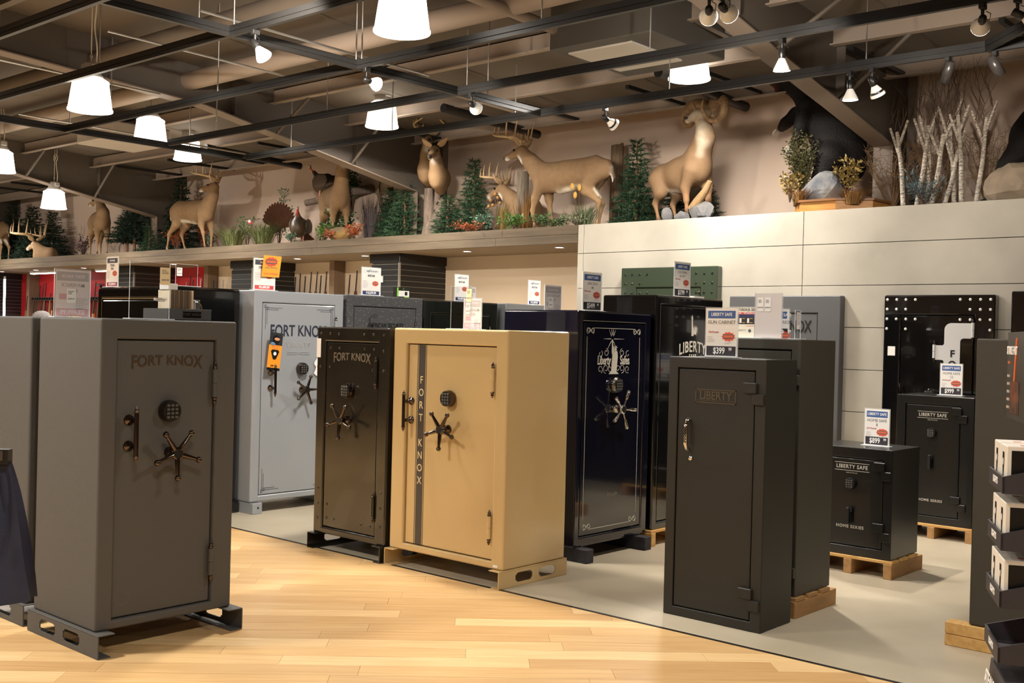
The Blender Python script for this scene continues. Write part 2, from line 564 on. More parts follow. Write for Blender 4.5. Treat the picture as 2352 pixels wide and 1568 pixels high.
M_stain = mat('black_stained_block', (38, 36, 42), 0.7, bump=(60, 0.15), vary=(20, (62, 60, 66), 0.5))
M_print = mat('silver_print', (186, 182, 172), 0.45, metal=0.3)
M_dark_print = mat('navy_print', (40, 44, 62), 0.5)

def body_mesh(W, D, z0, z1, door, rec, r):
    bm = bmesh.new()
    x0, x1, dz0, dz1 = door
    o = [bm.verts.new(q) for q in [(0, 0, z0), (W, 0, z0), (W, 0, z1), (0, 0, z1), (0, D, z0), (W, D, z0), (W, D, z1), (0, D, z1)]]
    i = [bm.verts.new(q) for q in [(x0, 0, dz0), (x1, 0, dz0), (x1, 0, dz1), (x0, 0, dz1)]]
    k = [bm.verts.new(q) for q in [(x0, rec, dz0), (x1, rec, dz0), (x1, rec, dz1), (x0, rec, dz1)]]
    F = bm.faces.new
    F((o[4], o[7], o[6], o[5])); F((o[0], o[4], o[5], o[1])); F((o[3], o[2], o[6], o[7])); F((o[0], o[3], o[7], o[4])); F((o[1], o[5], o[6], o[2]))
    for a in range(4):
        n = (a + 1) % 4
        F((o[a], o[n], i[n], i[a]))
        F((i[a], i[n], k[n], k[a]))
    F((k[0], k[1], k[2], k[3]))
    oi, ii = set(o), set(i)
    ed = [e for e in bm.edges if (e.verts[0] in oi and e.verts[1] in oi) or (e.verts[0] in ii and e.verts[1] in ii)]
    bmesh.ops.bevel(bm, geom=ed, offset=r, segments=4, affect='EDGES', profile=0.5, clamp_overlap=True)
    return MB().bm(bm)

def safe(name, label, loc, rz, W, D, z0, z1, m, door, rec=0.03, dsurf=0.008, r=0.012, gap=0.005, dm=None, group=None):
    """front faces local -Y, left front edge at the origin; door=(x0,x1,z0,z1) from body corner"""
    s = thing(name, label, 'safe', loc, rz, group)
    dr = (door[0], door[1], z0 + door[2], z0 + door[3])
    body_mesh(W, D, z0, z1, dr, rec, r).build('body', m, s)
    MB().box(dr[0] + 0.001, dr[1] - 0.001, rec - 0.003, rec - 0.001, dr[2] + 0.001, dr[3] - 0.001).build('door_jamb', M_gap, s)
    d = MB().rbox(dr[0] + gap, dr[1] - gap, dsurf, rec - 0.004, dr[2] + gap, dr[3] - gap, min(0.006, (rec - dsurf) / 3), 2).build('door', dm or m, s)
    return s, d

BTN = None
def keypad(s, x, z, y=0.008, r=0.056, ring=None, depth=0.05, n=(3, 4)):
    global BTN
    k = MB().lathe([(r * 0.92, 0), (r, -0.006), (r, -depth * 0.6), (r * 0.93, -depth * 0.75), (r * 0.93, -depth * 0.8), (r * 0.9, -depth)], (x, y, z), (0, 1, 0), 28).build('keypad', ring or M_blackn, s)
    MB().lathe([(0, -depth - 0.0005), (r * 0.9, -depth - 0.0005)], (x, y, z), (0, 1, 0), 28, smooth=False).build('keypad_face', M_key, k)
    if BTN is None:
        BTN = MB().rbox(-0.0085, 0.0085, -0.005, 0, -0.0065, 0.0065, 0.002, 1).mesh('button')
        BTN.materials.append(M_btn)
    for i in range(n[0]):
        for j in range(n[1]):
            o = obj('button', BTN, None, k, (x + (i - (n[0] - 1) / 2) * 0.0235 * r / 0.056, y - depth, z + (j - (n[1] - 1) / 2) * 0.020 * r / 0.056))
            o.scale = (r / 0.056,) * 3
    return k

def wheel(s, x, z, y=0.008, R_=0.125, turn=-90, m=None, grip='ball', n=5, out=0.075):
    m = m or M_blackn
    w = MB().lathe([(0.030, 0), (0.030, -0.02), (0.018, -0.028), (0.018, -out + 0.03), (0.030, -out + 0.022), (0.034, -out), (0.031, -out - 0.012), (0, -out - 0.014)], (x, y, z), (0, 1, 0), 24).build('wheel_handle', m, s)
    MB().lathe([(0.0, -out - 0.0150), (0.026, -out - 0.0148)], (x, y, z), (0, 1, 0), 24).build('hub_cap', M_key, w)
    for i in range(n):
        a = R(turn + i * 360 / n)
        d = Vector((math.cos(a), -0.10, math.sin(a)))
        c = Vector((x, y - out, z))
        b = MB()
        if grip == 'ball':
            b.tube([c + d * 0.02, c + d * 0.045, c + d * (R_ - 0.01)], [0.013, 0.0135, 0.0085], 10)
            b.ball(c + d * R_, 0.0165, 14)
        else:
            b.tube([c + d * 0.02, c + d * (R_ * 0.55)], [0.0075, 0.0065], 10)
            b.tube([c + d * (R_ * 0.52), c + d * (R_ * 0.6), c + d * (R_ * 0.96), c + d * R_], [0.007, 0.012, 0.015, 0.011], 10)
        b.build('spoke', m, w)
    return w

def hinge(s, x, z0, z1, m, y=0.006, r=0.013):
    zc = (z0 + z1) / 2
    h = MB().tube([(x, y, z0 + 0.035), (x, y, zc - 0.001)], r, 14).tube([(x, y, zc + 0.001), (x, y, z1 - 0.035)], r * 1.05, 14).build('hinge', m, s)
    for zz, d in ((z1 - 0.035, 1), (z0 + 0.035, -1)):
        MB().lathe([(0.010, 0), (0.013, 0.004 * d), (0.013, 0.010 * d), (0.007, 0.014 * d), (0.0115, 0.021 * d), (0.0095, 0.028 * d), (0.004, 0.030 * d), (0.0065, 0.036 * d), (0.0, 0.041 * d)], (x, y, zz), (0, 0, 1), 12).build('finial', M_blackn, h)
    return h

def pull(s, x, z0, z1, y=0.008, out=0.075):
    p = MB().tube([(x, y - out, z0 + 0.03), (x, y - out, z1 - 0.03)], 0.0115, 12).build('pull_handle', M_blackn, s)
    for zz, d in ((z1 - 0.03, 1), (z0 + 0.03, -1)):
        MB().lathe([(0.010, 0), (0.0135, 0.003 * d), (0.0135, 0.009 * d), (0.008, 0.012 * d), (0.011, 0.018 * d), (0.008, 0.024 * d), (0.0035, 0.026 * d), (0.006, 0.031 * d), (0.0, 0.036 * d)], (x, y - out, zz), (0, 0, 1), 12).build('finial', M_blackn, p)
    for zz in (z0 + 0.07, z1 - 0.07):
        MB().lathe([(0.028, 0), (0.026, -0.008), (0.012, -0.012), (0.012, -out)], (x, y, zz), (0, 1, 0), 16).build('bracket', M_blackn, p)
    return p

RIV = MB().ball((0, 0, 0), 0.0105, 10, (1, 0.6, 1)).mesh('rivet')
def rivets(s, pts, m, y=0.0, sc=1.0):
    me = RIV.copy()
    me.materials.append(m)
    for x, z, yy in pts:
        o = obj('rivet', me, None, s, (x, y + yy, z))
        o.scale = (sc, sc, sc)

def skid(s, x0, x1, D, h, m, f=0.10):
    """pair of steel channel feet running front to back with slotted webs"""
    for xa, d in ((x0, 1), (x1, -1)):
        t = 0.006
        b = MB()
        b.rbox(min(xa, xa + d * 0.09), max(xa, xa + d * 0.09), -f, D + 0.02, h - t, h, 0.002, 1)
        b.rbox(min(xa, xa + d * 0.07), max(xa, xa + d * 0.07), -f, D + 0.02, 0, t, 0.002, 1)
        # web with two oval slots: outline strip built from segments
        y0, y1 = -f, D + 0.02
        slots = [(y0 + (y1 - y0) * 0.36, 0.085), (y0 + (y1 - y0) * 0.70, 0.085)]
        xs0, xs1 = min(xa, xa + d * t), max(xa, xa + d * t)
        cuts = [y0] + [q for c_, w_ in slots for q in (c_ - w_, c_ + w_)] + [y1]
        for q in range(0, len(cuts), 2):
            b.box(xs0, xs1, cuts[q], cuts[q + 1], t, h - t)
        zm, rr = h * 0.5, h * 0.27
        for c_, w_ in slots:
            n = 14
            for k in range(n):
                ya, yb = c_ - w_ + 2 * w_ * k / n, c_ - w_ + 2 * w_ * (k + 1) / n
                ym = (ya + yb) / 2
                e = abs(ym - c_) - (w_ - rr)
                hh = rr if e <= 0 else math.sqrt(max(rr * rr - e * e, 0))
                b.box(xs0, xs1, ya, yb, t, zm - hh)
                b.box(xs0, xs1, ya, yb, zm + hh, h - t)
        b.build('skid_rail', m, s)

def blocks(s, xs, m, h, w=0.09, y0=-0.06, y1=0.6):
    for x in xs:
        MB().rbox(x - w / 2, x + w / 2, y0, y1, 0.0, h, 0.004, 1).build('support_block', m, s)

def pallet(s, W, D, h, m, m2, along='y'):
    """low timber pallet: deck boards over two or three runners"""
    t = 0.022
    for x in (0.012, W / 2, W - 0.012):
        MB().rbox(x - 0.03, x + 0.03, -0.02, D + 0.06, 0, h - t, 0.003, 1).build('runner', m2, s)
    n = max(3, int(D / 0.17))
    for i in range(n):
        y0 = -0.012 + i * (D + 0.03) / n
        MB().rbox(-0.015, W + 0.02, y0, y0 + 0.115, h - t, h, 0.003, 1).build('deck_board', m, s)

def arch(k, top=None, xm=1.0):
    """letters hang from a level top line; outer ones reach lower"""
    def f(co):
        t = co[:, 1].max() if top is None else top
        s_ = (1 - k) + k * (co[:, 0] / max(1e-6, np.abs(co[:, 0]).max())) ** 2
        co[:, 1] = t - (t - co[:, 1]) * s_
        return co
    return f
def rainbow(k):
    def f(co):
        xm = np.abs(co[:, 0]).max()
        co[:, 1] -= k * (co[:, 0] / xm) ** 2
        return co
    return f
def scroll(s, m, pts, r=0.0016, y=0.004):
    b = MB()
    for path in pts:
        b.tube([(p[0], y, p[1]) for p in path], r, 5)
    o = b.build('scrollwork', m, s)
    o['kind'] = 'stuff'
    return o
def spiral(cx, cz, r0, r1, a0, a1, n=16):
    return [(cx + (r0 + (r1 - r0) * i / n) * math.cos(R(a0 + (a1 - a0) * i / n)), cz + (r0 + (r1 - r0) * i / n) * math.sin(R(a0 + (a1 - a0) * i / n))) for i in range(n + 1)]
def flourish(x, z, sx, sz, k=0.05):
    """double-looped corner ornament"""
    out = []
    p = []
    for i in range(41):
        t = i / 40 * 2 * PI
        p.append((x + sx * (k * 1.1 + k * 1.1 * math.sin(t)), z + sz * (-k * 0.55 + k * 0.5 * math.sin(2 * t))))
    out.append(p)
    out.append(spiral(x + sx * k * 0.6, z - sz * k * 0.5, k * 0.5, k * 0.2, 0, 400 * sx, 18))
    out.append(spiral(x + sx * k * 1.7, z - sz * k * 0.6, k * 0.45, k * 0.2, 180, 180 - 400 * sx, 18))
    return out

# S1 charcoal, faces +x
W, D = 0.775, 0.65
s1, d1 = safe('gun_safe', 'textured charcoal safe with star handle, nearest on the left over the wooden floor', (-5.03, 2.68, 0), R(90), W, D, 0.115, 1.65, M_char, (0.09, 0.652, 0.046, 1.434), rec=0.04, dsurf=0.018, r=0.012)
zb = 0.115
skid(s1, -0.02, W + 0.03, D, 0.115, M_char, 0.07)
keypad(s1, 0.378, zb + 1.07, 0.018)
wheel(s1, 0.395, zb + 0.855, 0.018)
pull(s1, 0.165, zb + 0.83, zb + 1.10, 0.018)
hinge(s1, 0.642, zb + 1.10, zb + 1.315, M_char, -0.004)
hinge(s1, 0.642, zb + 0.155, zb + 0.365, M_char, -0.004)
M_bronze = mat('bronze_lettering', (104, 86, 70), 0.3, metal=0.6)
lettering('FORT KNOX', M_bronze, s1, (0.372, 0.017, zb + 1.315), 0.098, bold=0.012, ext=0.002, xs=0.72, deform=arch(0.3))
scroll(s1, mat('faint_scroll', (112, 98, 84), 0.5), [spiral(0.17, zb + 1.30, 0.075, 0.035, 30, 230), spiral(0.575, zb + 1.30, 0.075, 0.035, 150, -50), spiral(0.16, zb + 0.15, 0.06, 0.02, 120, 420), spiral(0.595, zb + 0.16, 0.055, 0.02, 60, -220)], 0.0013, 0.0175)

# S0 grey neighbour at the left edge
s0, d0 = safe('gun_safe', 'textured grey safe cut by the left edge, behind the hanging navy shorts', (-6.47, 3.43, 0), R(-90), 0.74, 0.675, 0.115, 1.652, M_char, (0.09, 0.65, 0.046, 1.434), rec=0.04, dsurf=0.018, r=0.012)
skid(s0, -0.02, 0.76, 0.675, 0.115, M_char, 0.07)
keypad(s0, 0.37, zb + 1.07, 0.018)
wheel(s0, 0.37, zb + 0.855, 0.018)
hinge(s0, 0.642, zb + 1.10, zb + 1.315, M_char, -0.004)
hinge(s0, 0.642, zb + 0.155, zb + 0.365, M_char, -0.004)

# S2 tall gloss black, faces -y
W, D = 1.28, 0.66
s2, d2 = safe('gun_safe', 'tall gloss black safe with thin gold door outline behind the charcoal safe', (-9.42, 4.97, 0), 0, W, D, 0.1, 1.955, M_gblack, (0.1, W - 0.1, 0.06, 1.74), rec=0.03, dsurf=0.004, r=0.03)
M_goldline = mat('gold_pinstripe', (150, 122, 78), 0.35, metal=0.6)
b = MB()
for x0, x1, z0, z1 in ((0.085, W - 0.085, 1.845, 1.850), (0.085, 0.09, 0.16, 1.85), (W - 0.09, W - 0.085, 0.16, 1.85)):
    b.box(x0, x1, -0.001, 0.001, z0, z1)
b.build('pinstripe', M_goldline, s2)
keypad(s2, 0.62, 1.28, 0.004)
wheel(s2, 0.62, 1.05, 0.004)
pull(s2, 0.22, 1.0, 1.3, 0.004)
hinge(s2, W - 0.1, 1.5, 1.71, M_gblack, 0.0)
hinge(s2, W - 0.1, 0.3, 0.51, M_gblack, 0.0)
skid(s2, 0.0, W, D, 0.1, M_gblack, 0.05)

# S3 light grey, faces +x
W, D = 1.0, 0.62
s3, d3 = safe('gun_safe', 'glossy light grey safe with navy lettering and orange hang tag on its handle', (-7.99, 5.66, 0), R(90), W, D, 0.1, 1.952, M_grey, (0.09, 0.898, 0.055, 1.746), rec=0.03, dsurf=0.004, r=0.012)
zb = 0.1
for x in (0.055, W - 0.055):
    b = MB().rbox(x - 0.05, x + 0.05, -0.04, D, 0, 0.095, 0.004, 1)
    b.build('foot_tube', M_grey, s3)
    MB().box(x - 0.004, x + 0.014, -0.0405, -0.039, 0.046, 0.062).build('foot_slot', M_gap, s3)
keypad(s3, 0.52, zb + 1.165, 0.004)
wheel(s3, 0.535, zb + 0.975, 0.004, turn=2)
pull(s3, 0.19, zb + 0.925, zb + 1.20, 0.004)
hinge(s3, 0.905, zb + 1.43, zb + 1.64, M_grey, -0.008)
hinge(s3, 0.905, zb + 0.2, zb + 0.41, M_grey, -0.008)
lettering('FORT KNOX', M_dark_print, s3, (0.485, 0.0025, zb + 1.49), 0.165, bold=0.014, ext=0.001, xs=0.66, deform=arch(0.16))
lettering('VAULTS', mat('pale_print', (192, 192, 190), 0.3, metal=0.5), s3, (0.485, 0.0025, zb + 1.375), 0.062, ext=0.001, spacing=1.5, xs=0.9)
b = MB()
for zz in (1.306, 1.288):
    b.box(0.365, 0.475, 0.002, 0.0042, zb + zz, zb + zz + 0.004).box(0.505, 0.61, 0.002, 0.0042, zb + zz, zb + zz + 0.004)
b.box(0.482, 0.498, 0.002, 0.0042, zb + 1.295, zb + 1.301)
b.build('rule_lines', mat('grey_print', (120, 122, 126), 0.4), s3)
b = MB()
for cx, cz, sx, sz in ((0.1, 1.735, 1, -1), (0.888, 1.735, -1, -1), (0.1, 0.066, 1, 1), (0.888, 0.066, -1, 1)):
    def ln(xa, za, xb, zb_):
        p, q = (cx + sx * xa, 0.003, zb + cz + sz * za), (cx + sx * xb, 0.003, zb + cz + sz * zb_)
        b.tube([p, q], 0.0018, 4)
    for k, (l1, l2) in enumerate(((0.20, 0.22), (0.16, 0.18))):
        o_ = 0.022 + k * 0.016
        ln(o_, 0.01 + k * 0.016, o_, l2)
        ln(0.01 + k * 0.016, o_ + 0.012, l1, o_ + 0.012)
    ln(0.01, 0.01, 0.032, 0.01); ln(0.01, 0.01, 0.01, 0.034); ln(0.026, 0.026, 0.05, 0.026); ln(0.05, 0.026, 0.05, 0.05)
b.build('deco_corner_lines', M_dark_print, s3)

# S4 speckled, faces +x
W, D = 0.985, 0.64
s4, d4 = safe('gun_safe', 'dark speckled granite-finish safe beside the pale grey one', (-7.98, 6.69, 0), R(90), W, D, 0.1, 1.958, M_speck, (0.09, W - 0.09, 0.06, 1.75), rec=0.03, dsurf=0.004, r=0.012)
lettering('AMERICAN SECURITY', M_black, s4, (0.5, 0.0025, 1.672), 0.068, bold=0.018, ext=0.001, xs=0.72)
b = MB()
for i in range(3):
    b.tube([(0.30 + i * 0.03, 0.003, 1.745), (0.33 + i * 0.03, 0.003, 1.785)], 0.004, 4)
b.tube([(0.285, 0.003, 1.68), (0.30, 0.003, 1.70), (0.28, 0.003, 1.73), (0.30, 0.003, 1.75)], 0.005, 5)
b.build('emblem', M_black, s4)
keypad(s4, 0.5, 1.3, 0.004)
wheel(s4, 0.5, 1.05, 0.004)
hinge(s4, W - 0.095, 1.5, 1.72, M_speck, 0.0)
skid(s4, 0, W, D, 0.1, M_speck, 0.03)

# S5 and S6, black safes deeper in the row
W = 1.13
s5, d5 = safe('gun_safe', 'gloss black safe further along the row, past the speckled safe', (-8.1, 7.8, 0), R(90), W, 0.6, 0.1, 1.958, M_gblack, (0.12, W - 0.12, 0.06, 1.72), rec=0.03, dsurf=0.004, r=0.012)
hinge(s5, W - 0.125, 1.48, 1.70, M_gblack, 0.0)
keypad(s5, 0.55, 1.3, 0.004); wheel(s5, 0.55, 1.05, 0.004)
skid(s5, 0, W, 0.6, 0.1, M_gblack, 0.03)
W = 0.98
s6, d6 = safe('gun_safe', 'grey topped safe with silver edged door behind the navy safe', (-8.1, 9.06, 0), R(90), W, 0.62, 0.1, 1.965, mat('mid_grey_gloss', (108, 110, 112), 0.3, coat=0.4), (0.07, W - 0.07, 0.06, 1.72), rec=0.03, dsurf=0.002, r=0.012, dm=M_gblack)
b = MB()
for x0, x1, z0, z1 in ((0.075, W - 0.075, 1.80, 1.812), (0.075, 0.087, 0.17, 1.81), (W - 0.087, W - 0.075, 0.17, 1.81)):
    b.box(x0, x1, -0.001, 0.002, z0, z1)
b.build('silver_edge', M_chrome, s6)
keypad(s6, 0.5, 1.3, 0.004); wheel(s6, 0.5, 1.05, 0.004)
skid(s6, 0, W, 0.62, 0.1, M_gblack, 0.03)

# S7 antique black with rivets, faces -y
W, D = 0.79, 0.62
zb = 0.115
s7, d7 = safe('gun_safe', 'antique bronze-black safe with riveted frame, left of the tan safe', (-6.505, 5.176, 0), 0, W, D, 0.115, 1.643, M_dblack, (0.1, 0.682, 0.05, 1.42), rec=0.035, dsurf=0.008, r=0.012)
skid(s7, -0.015, W, D, 0.115, M_dblack, 0.04)
keypad(s7, 0.375, zb + 1.068, 0.008)
wheel(s7, 0.36, zb + 0.855, 0.008)
hinge(s7, 0.672, zb + 1.10, zb + 1.32, M_dblack, -0.010)
hinge(s7, 0.672, zb + 0.155, zb + 0.365, M_dblack, -0.010)
lettering('FORT KNOX', mat('pewter_lettering', (138, 126, 108), 0.3, metal=0.5), s7, (0.392, 0.007, zb + 1.30), 0.105, bold=0.012, ext=0.003, xs=0.68, deform=arch(0.3))
pts = [(x, zb + 1.478, 0) for x in (0.045, 0.15, 0.25, 0.53, 0.63, 0.74)]
pts += [(x, zb + 1.375, 0.008) for x in (0.15, 0.25, 0.53, 0.63)] + [(0.74, zb + 1.365, 0)]
pts += [(0.045, zb + 1.235, 0), (0.145, zb + 1.235, 0.008), (0.62, zb + 1.225, 0.008), (0.74, zb + 1.225, 0)]
pts += [(0.05, zb + q, 0) for q in (0.11, 0.22, 0.33)] + [(0.742, zb + q, 0) for q in (0.13, 0.26, 0.37)]
pts += [(0.145, zb + 0.12, 0.008), (0.145, zb + 0.22, 0.008), (0.23, zb + 0.12, 0.008), (0.53, zb + 0.12, 0.008), (0.63, zb + 0.12, 0.008)]
rivets(s7, pts, M_dblack)
MB().rbox(-0.002, 0.046, -0.0015, 0.001, zb + 1.30, zb + 1.44, 0.0005, 1).build('price_tag', M_paper, s7)

# S8 tan, faces -y
W, D = 1.068, 0.63
s8, d8 = safe('gun_safe', 'glossy tan safe with dark vertical stripe lettering in the middle of the room', (-5.69, 5.2, 0), 0, W, D, 0.115, 1.647, M_tan, (0.135, 0.965, 0.048, 1.425), rec=0.045, dsurf=0.02, r=0.014)
skid(s8, -0.004, W + 0.005, D, 0.115, M_tan, 0.04)
keypad(s8, 0.55, zb + 1.068, 0.02)
wheel(s8, 0.535, zb + 0.862, 0.02)
pull(s8, 0.175, zb + 0.83, zb + 1.10, 0.02)
hinge(s8, 0.945, zb + 1.10, zb + 1.32, M_tan, -0.002)
hinge(s8, 0.945, zb + 0.155, zb + 0.37, M_tan, -0.002)
M_strip = mat('grey_stripe', (72, 66, 62), 0.35)
MB().box(0.238, 0.302, 0.0188, 0.0215, zb + 0.055, zb + 1.418).build('stripe', M_strip, s8)
b = MB()
for x in (0.226, 0.309):
    b.box(x, x + 0.005, 0.0188, 0.0215, zb + 0.055, zb + 1.418)
b.build('pinstripe', M_strip, s8)
M_creamp = mat('cream_lettering', (226, 206, 160), 0.4)
for i, ch in enumerate('FORT KNOX'):
    if ch != ' ':
        lettering(ch, M_creamp, s8, (0.27, 0.0178, zb + 1.177 - i * 0.0858), 0.072, bold=0.006, ext=0.001, name='letter', xs=0.85)
MB().box(0.985, 1.025, -0.001, 0.001, zb + 0.015, zb + 0.03).build('serial_label', M_paper, s8)

# S9 navy, faces +x
W, D = 0.915, 0.72
zb = 0.1
s9, d9 = safe('gun_safe', 'glossy navy safe with silver statue and gothic lettering on the door', (-4.83, 6.19, 0), R(90), W, D, 0.1, 1.807, M_navy, (0.06, 0.83, 0.075, 1.627), rec=0.03, dsurf=0.004, r=0.014)
blocks(s9, (0.07, 0.80), M_stain, 0.1, 0.085, -0.1, D)
M_silver = mat('silver_graphic', (198, 192, 180), 0.4)
b = MB()
b.tube([(0.185, 0.003, zb + 1.583), (0.68, 0.003, zb + 1.583)], 0.0022, 5)
b.tube([(0.105, 0.003, zb + 1.52), (0.105, 0.003, zb + 0.185)], 0.0018, 5).tube([(0.765, 0.003, zb + 1.52), (0.765, 0.003, zb + 0.185)], 0.0018, 5)
b.tube([(0.195, 0.003, zb + 0.118), (0.68, 0.003, zb + 0.118)], 0.0018, 5)
b.build('border_line', M_silver, s9)
fl = []
for x, z, sx, sz in ((0.1, zb + 1.585, 1, 1), (0.77, zb + 1.585, -1, 1), (0.105, zb + 0.115, 1, -1), (0.765, zb + 0.115, -1, -1)):
    fl += flourish(x, z, sx, sz, 0.04)
scroll(s9, M_silver, fl, 0.0018, 0.003)
cx = 0.43
b = MB()                                    # robed torch-bearing statue
T = Matrix.Translation((cx, 0.004, zb)) @ Matrix.Rotation(PI / 2, 4, 'X')
b.prism([(-0.052, 1.245), (0.072, 1.245), (0.055, 1.262), (0.042, 1.27), (-0.025, 1.27), (-0.04, 1.262)], 0, 0.002, T)
b.prism([(-0.022, 1.27), (0.042, 1.27), (0.05, 1.36), (0.055, 1.43), (0.048, 1.475), (0.025, 1.49), (0.0, 1.485), (-0.012, 1.44), (-0.02, 1.36)], 0, 0.002, T)
b.prism([(-0.012, 1.44), (0.006, 1.485), (-0.004, 1.53), (-0.012, 1.575), (-0.022, 1.575), (-0.02, 1.52), (-0.022, 1.47)], 0, 0.002, T)
b.prism([(0.008, 1.485), (0.036, 1.485), (0.038, 1.51), (0.022, 1.52), (0.008, 1.51)], 0, 0.002, T)
for a in range(7):
    an = R(20 + a * 23)
    b.tube([(cx + 0.022 + 0.016 * math.cos(an), 0.003, zb + 1.51 + 0.014 * math.sin(an)), (cx + 0.022 + 0.034 * math.cos(an), 0.003, zb + 1.51 + 0.030 * math.sin(an))], [0.003, 0.0008], 4)
b.prism([(-0.028, 1.575), (-0.006, 1.575), (-0.01, 1.592), (-0.017, 1.605), (-0.024, 1.592)], 0, 0.002, T)
b.v = [(p_[0], p_[1], zb + 1.245 + (p_[2] - zb - 1.245) * 0.72) for p_ in b.v]
b.build('statue_emblem', M_silver, s9)
b = MB()
for an, l0, l1 in ((0, 0.02, 0.15), (180, 0.02, 0.11), (60, 0.025, 0.075), (80, 0.03, 0.08), (100, 0.03, 0.08), (122, 0.025, 0.08), (232, 0.025, 0.12), (-55, 0.025, 0.12)):
    c_, s_ = math.cos(R(an)), math.sin(R(an))
    b.tube([(cx - 0.017 + l0 * c_, 0.003, zb + 1.50 + l0 * s_), (cx - 0.017 + l1 * c_, 0.003, zb + 1.50 + l1 * s_)], [0.0035, 0.0008], 4)
b.v = [(p_[0], p_[1], p_[2] + 0.006) for p_ in b.v]
b.build('torch_rays', M_silver, s9)
lettering('Liberty', M_silver, s9, (0.315, 0.003, zb + 1.345), 0.092, bold=0.02, ext=0.001, xs=0.62, shear=0.1)
lettering('Safes', M_silver, s9, (0.578, 0.003, zb + 1.345), 0.092, bold=0.02, ext=0.001, xs=0.66, shear=-0.1)
sc_ = []
for sg in (-1, 1):
    c0 = cx + 0.01
    sc_ += [spiral(c0 + sg * 0.10, zb + 1.405, 0.03, 0.012, 90, 90 + sg * 420), spiral(c0 + sg * 0.17, zb + 1.395, 0.026, 0.012, 60, 60 + sg * 300), spiral(c0 + sg * 0.10, zb + 1.285, 0.035, 0.012, -90, -90 + sg * 400), spiral(c0 + sg * 0.17, zb + 1.28, 0.03, 0.012, -60, -60 - sg * 360), spiral(c0 + sg * 0.05, zb + 1.285, 0.026, 0.01, 0, sg * 360)]
scroll(s9, M_silver, sc_, 0.002, 0.003)
keypad(s9, 0.455, zb + 1.165, 0.004, 0.058, M_chrome, 0.045)
wheel(s9, 0.47, zb + 0.985, 0.004, 0.15, -75, M_chrome, 'grip', 5, 0.07)
lettering('Lincoln', mat('dull_script', (120, 114, 100), 0.4), s9, (0.455, 0.003, zb + 0.35), 0.045, ext=0.0005, shear=0.35)

# S10 gloss black, faces +x
W = 0.995
zb = 0.125
s10, d10 = safe('gun_safe', 'gloss black safe with arched silver lettering standing on a pine pallet', (-4.80, 7.125, 0), R(90), W, 0.52, zb, 1.957, M_gblack, (0.07, W - 0.07, 0.06, 1.755), rec=0.03, dsurf=0.006, r=0.014)
pallet(s10, W, 0.52, zb, M_pine, M_pine)
lettering('LIBERTY', M_silver, s10, (0.54, 0.005, zb + 1.43), 0.125, bold=0.014, ext=0.001, xs=0.82, spacing=1.1, deform=rainbow(0.03))
lettering('SAFE', M_silver, s10, (0.545, 0.005, zb + 1.355), 0.042, bold=0.01, ext=0.001, spacing=1.3)
b = MB()
T = Matrix.Translation((0.54, 0.006, zb)) @ Matrix.Rotation(PI / 2, 4, 'X')
b.prism([(-0.02, 1.52), (0.01, 1.52), (0.012, 1.57), (0.0, 1.60), (-0.008, 1.655), (-0.022, 1.655), (-0.02, 1.59)], 0, 0.002, T)
b.prism([(-0.026, 1.655), (-0.002, 1.655), (-0.006, 1.672), (-0.014, 1.688), (-0.022, 1.672)], 0, 0.002, T)
b.prism([(0.012, 1.535), (0.045, 1.53), (0.052, 1.56), (0.04, 1.58), (0.015, 1.575)], 0, 0.002, T)
for a in range(9):
    an = R(-60 + a * 24)
    b.tube([(0.54 + 0.032 + 0.02 * math.cos(an), 0.004, zb + 1.56 + 0.02 * math.sin(an)), (0.54 + 0.032 + 0.048 * math.cos(an), 0.004, zb + 1.56 + 0.048 * math.sin(an))], [0.004, 0.001], 4)
b.build('torch_emblem', M_silver, s10)
keypad(s10, 0.53, zb + 1.1, 0.006, 0.058, M_chrome, 0.045)
wheel(s10, 0.53, zb + 0.9, 0.006, 0.15, -75, M_chrome, 'grip')

def strap_hinge(s, x, z, m, w=0.12, y=0.0):
    """stepped two-leaf outside hinge"""
    h = MB().rbox(x - w * 0.55, x + w * 0.12, y - 0.022, y, z - 0.005, z + 0.055, 0.004, 1).build('hinge', m, s)
    MB().rbox(x - w * 0.12, x + w * 0.5, y - 0.020, y, z - 0.068, z - 0.006, 0.004, 1).build('hinge_leaf', m, h)
    return h

# S11 gun cabinet, faces -y
W, D = 0.638, 0.36
s11, d11 = safe('gun_cabinet', 'slim textured black cabinet with checkered pull handle standing directly on the floor', (-3.586, 5.47, 0), 0, W, D, 0.0, 1.516, M_tblack, (0.063, 0.570, 0.055, 1.452), rec=0.03, dsurf=0.004, r=0.006)
strap_hinge(s11, 0.57, 1.33, M_tblack, 0.125, 0.002)
strap_hinge(s11, 0.57, 0.185, M_tblack, 0.125, 0.002)
M_bpl = mat('bronze_plate', (92, 84, 70), 0.4, metal=0.4)
b = MB()
x0, x1, z0, z1 = 0.185, 0.45, 1.255, 1.335
t = 0.006
for q in ((x0, x1, z1 - t, z1), (x0, x1, z0, z0 + t), (x0, x0 + t, z0, z1), (x1 - t, x1, z0, z1)):
    b.box(q[0], q[1], 0.0015, 0.0045, q[2], q[3])
for q in ((x0 + 0.01, x1 - 0.01, z1 - 0.013, z1 - 0.010), (x0 + 0.01, x1 - 0.01, z0 + 0.013, z0 + 0.016)):
    b.box(q[0], q[1], 0.0015, 0.0045, q[2], q[3])
b.build('nameplate_border', M_bpl, s11)
lettering('LIBERTY', M_bpl, s11, (0.3175, 0.003, 1.297), 0.068, bold=0.03, ext=0.001, xs=0.86)
lettering('MADE IN THE USA', M_bpl, s11, (0.3175, 0.003, 1.262), 0.011, ext=0.0005)
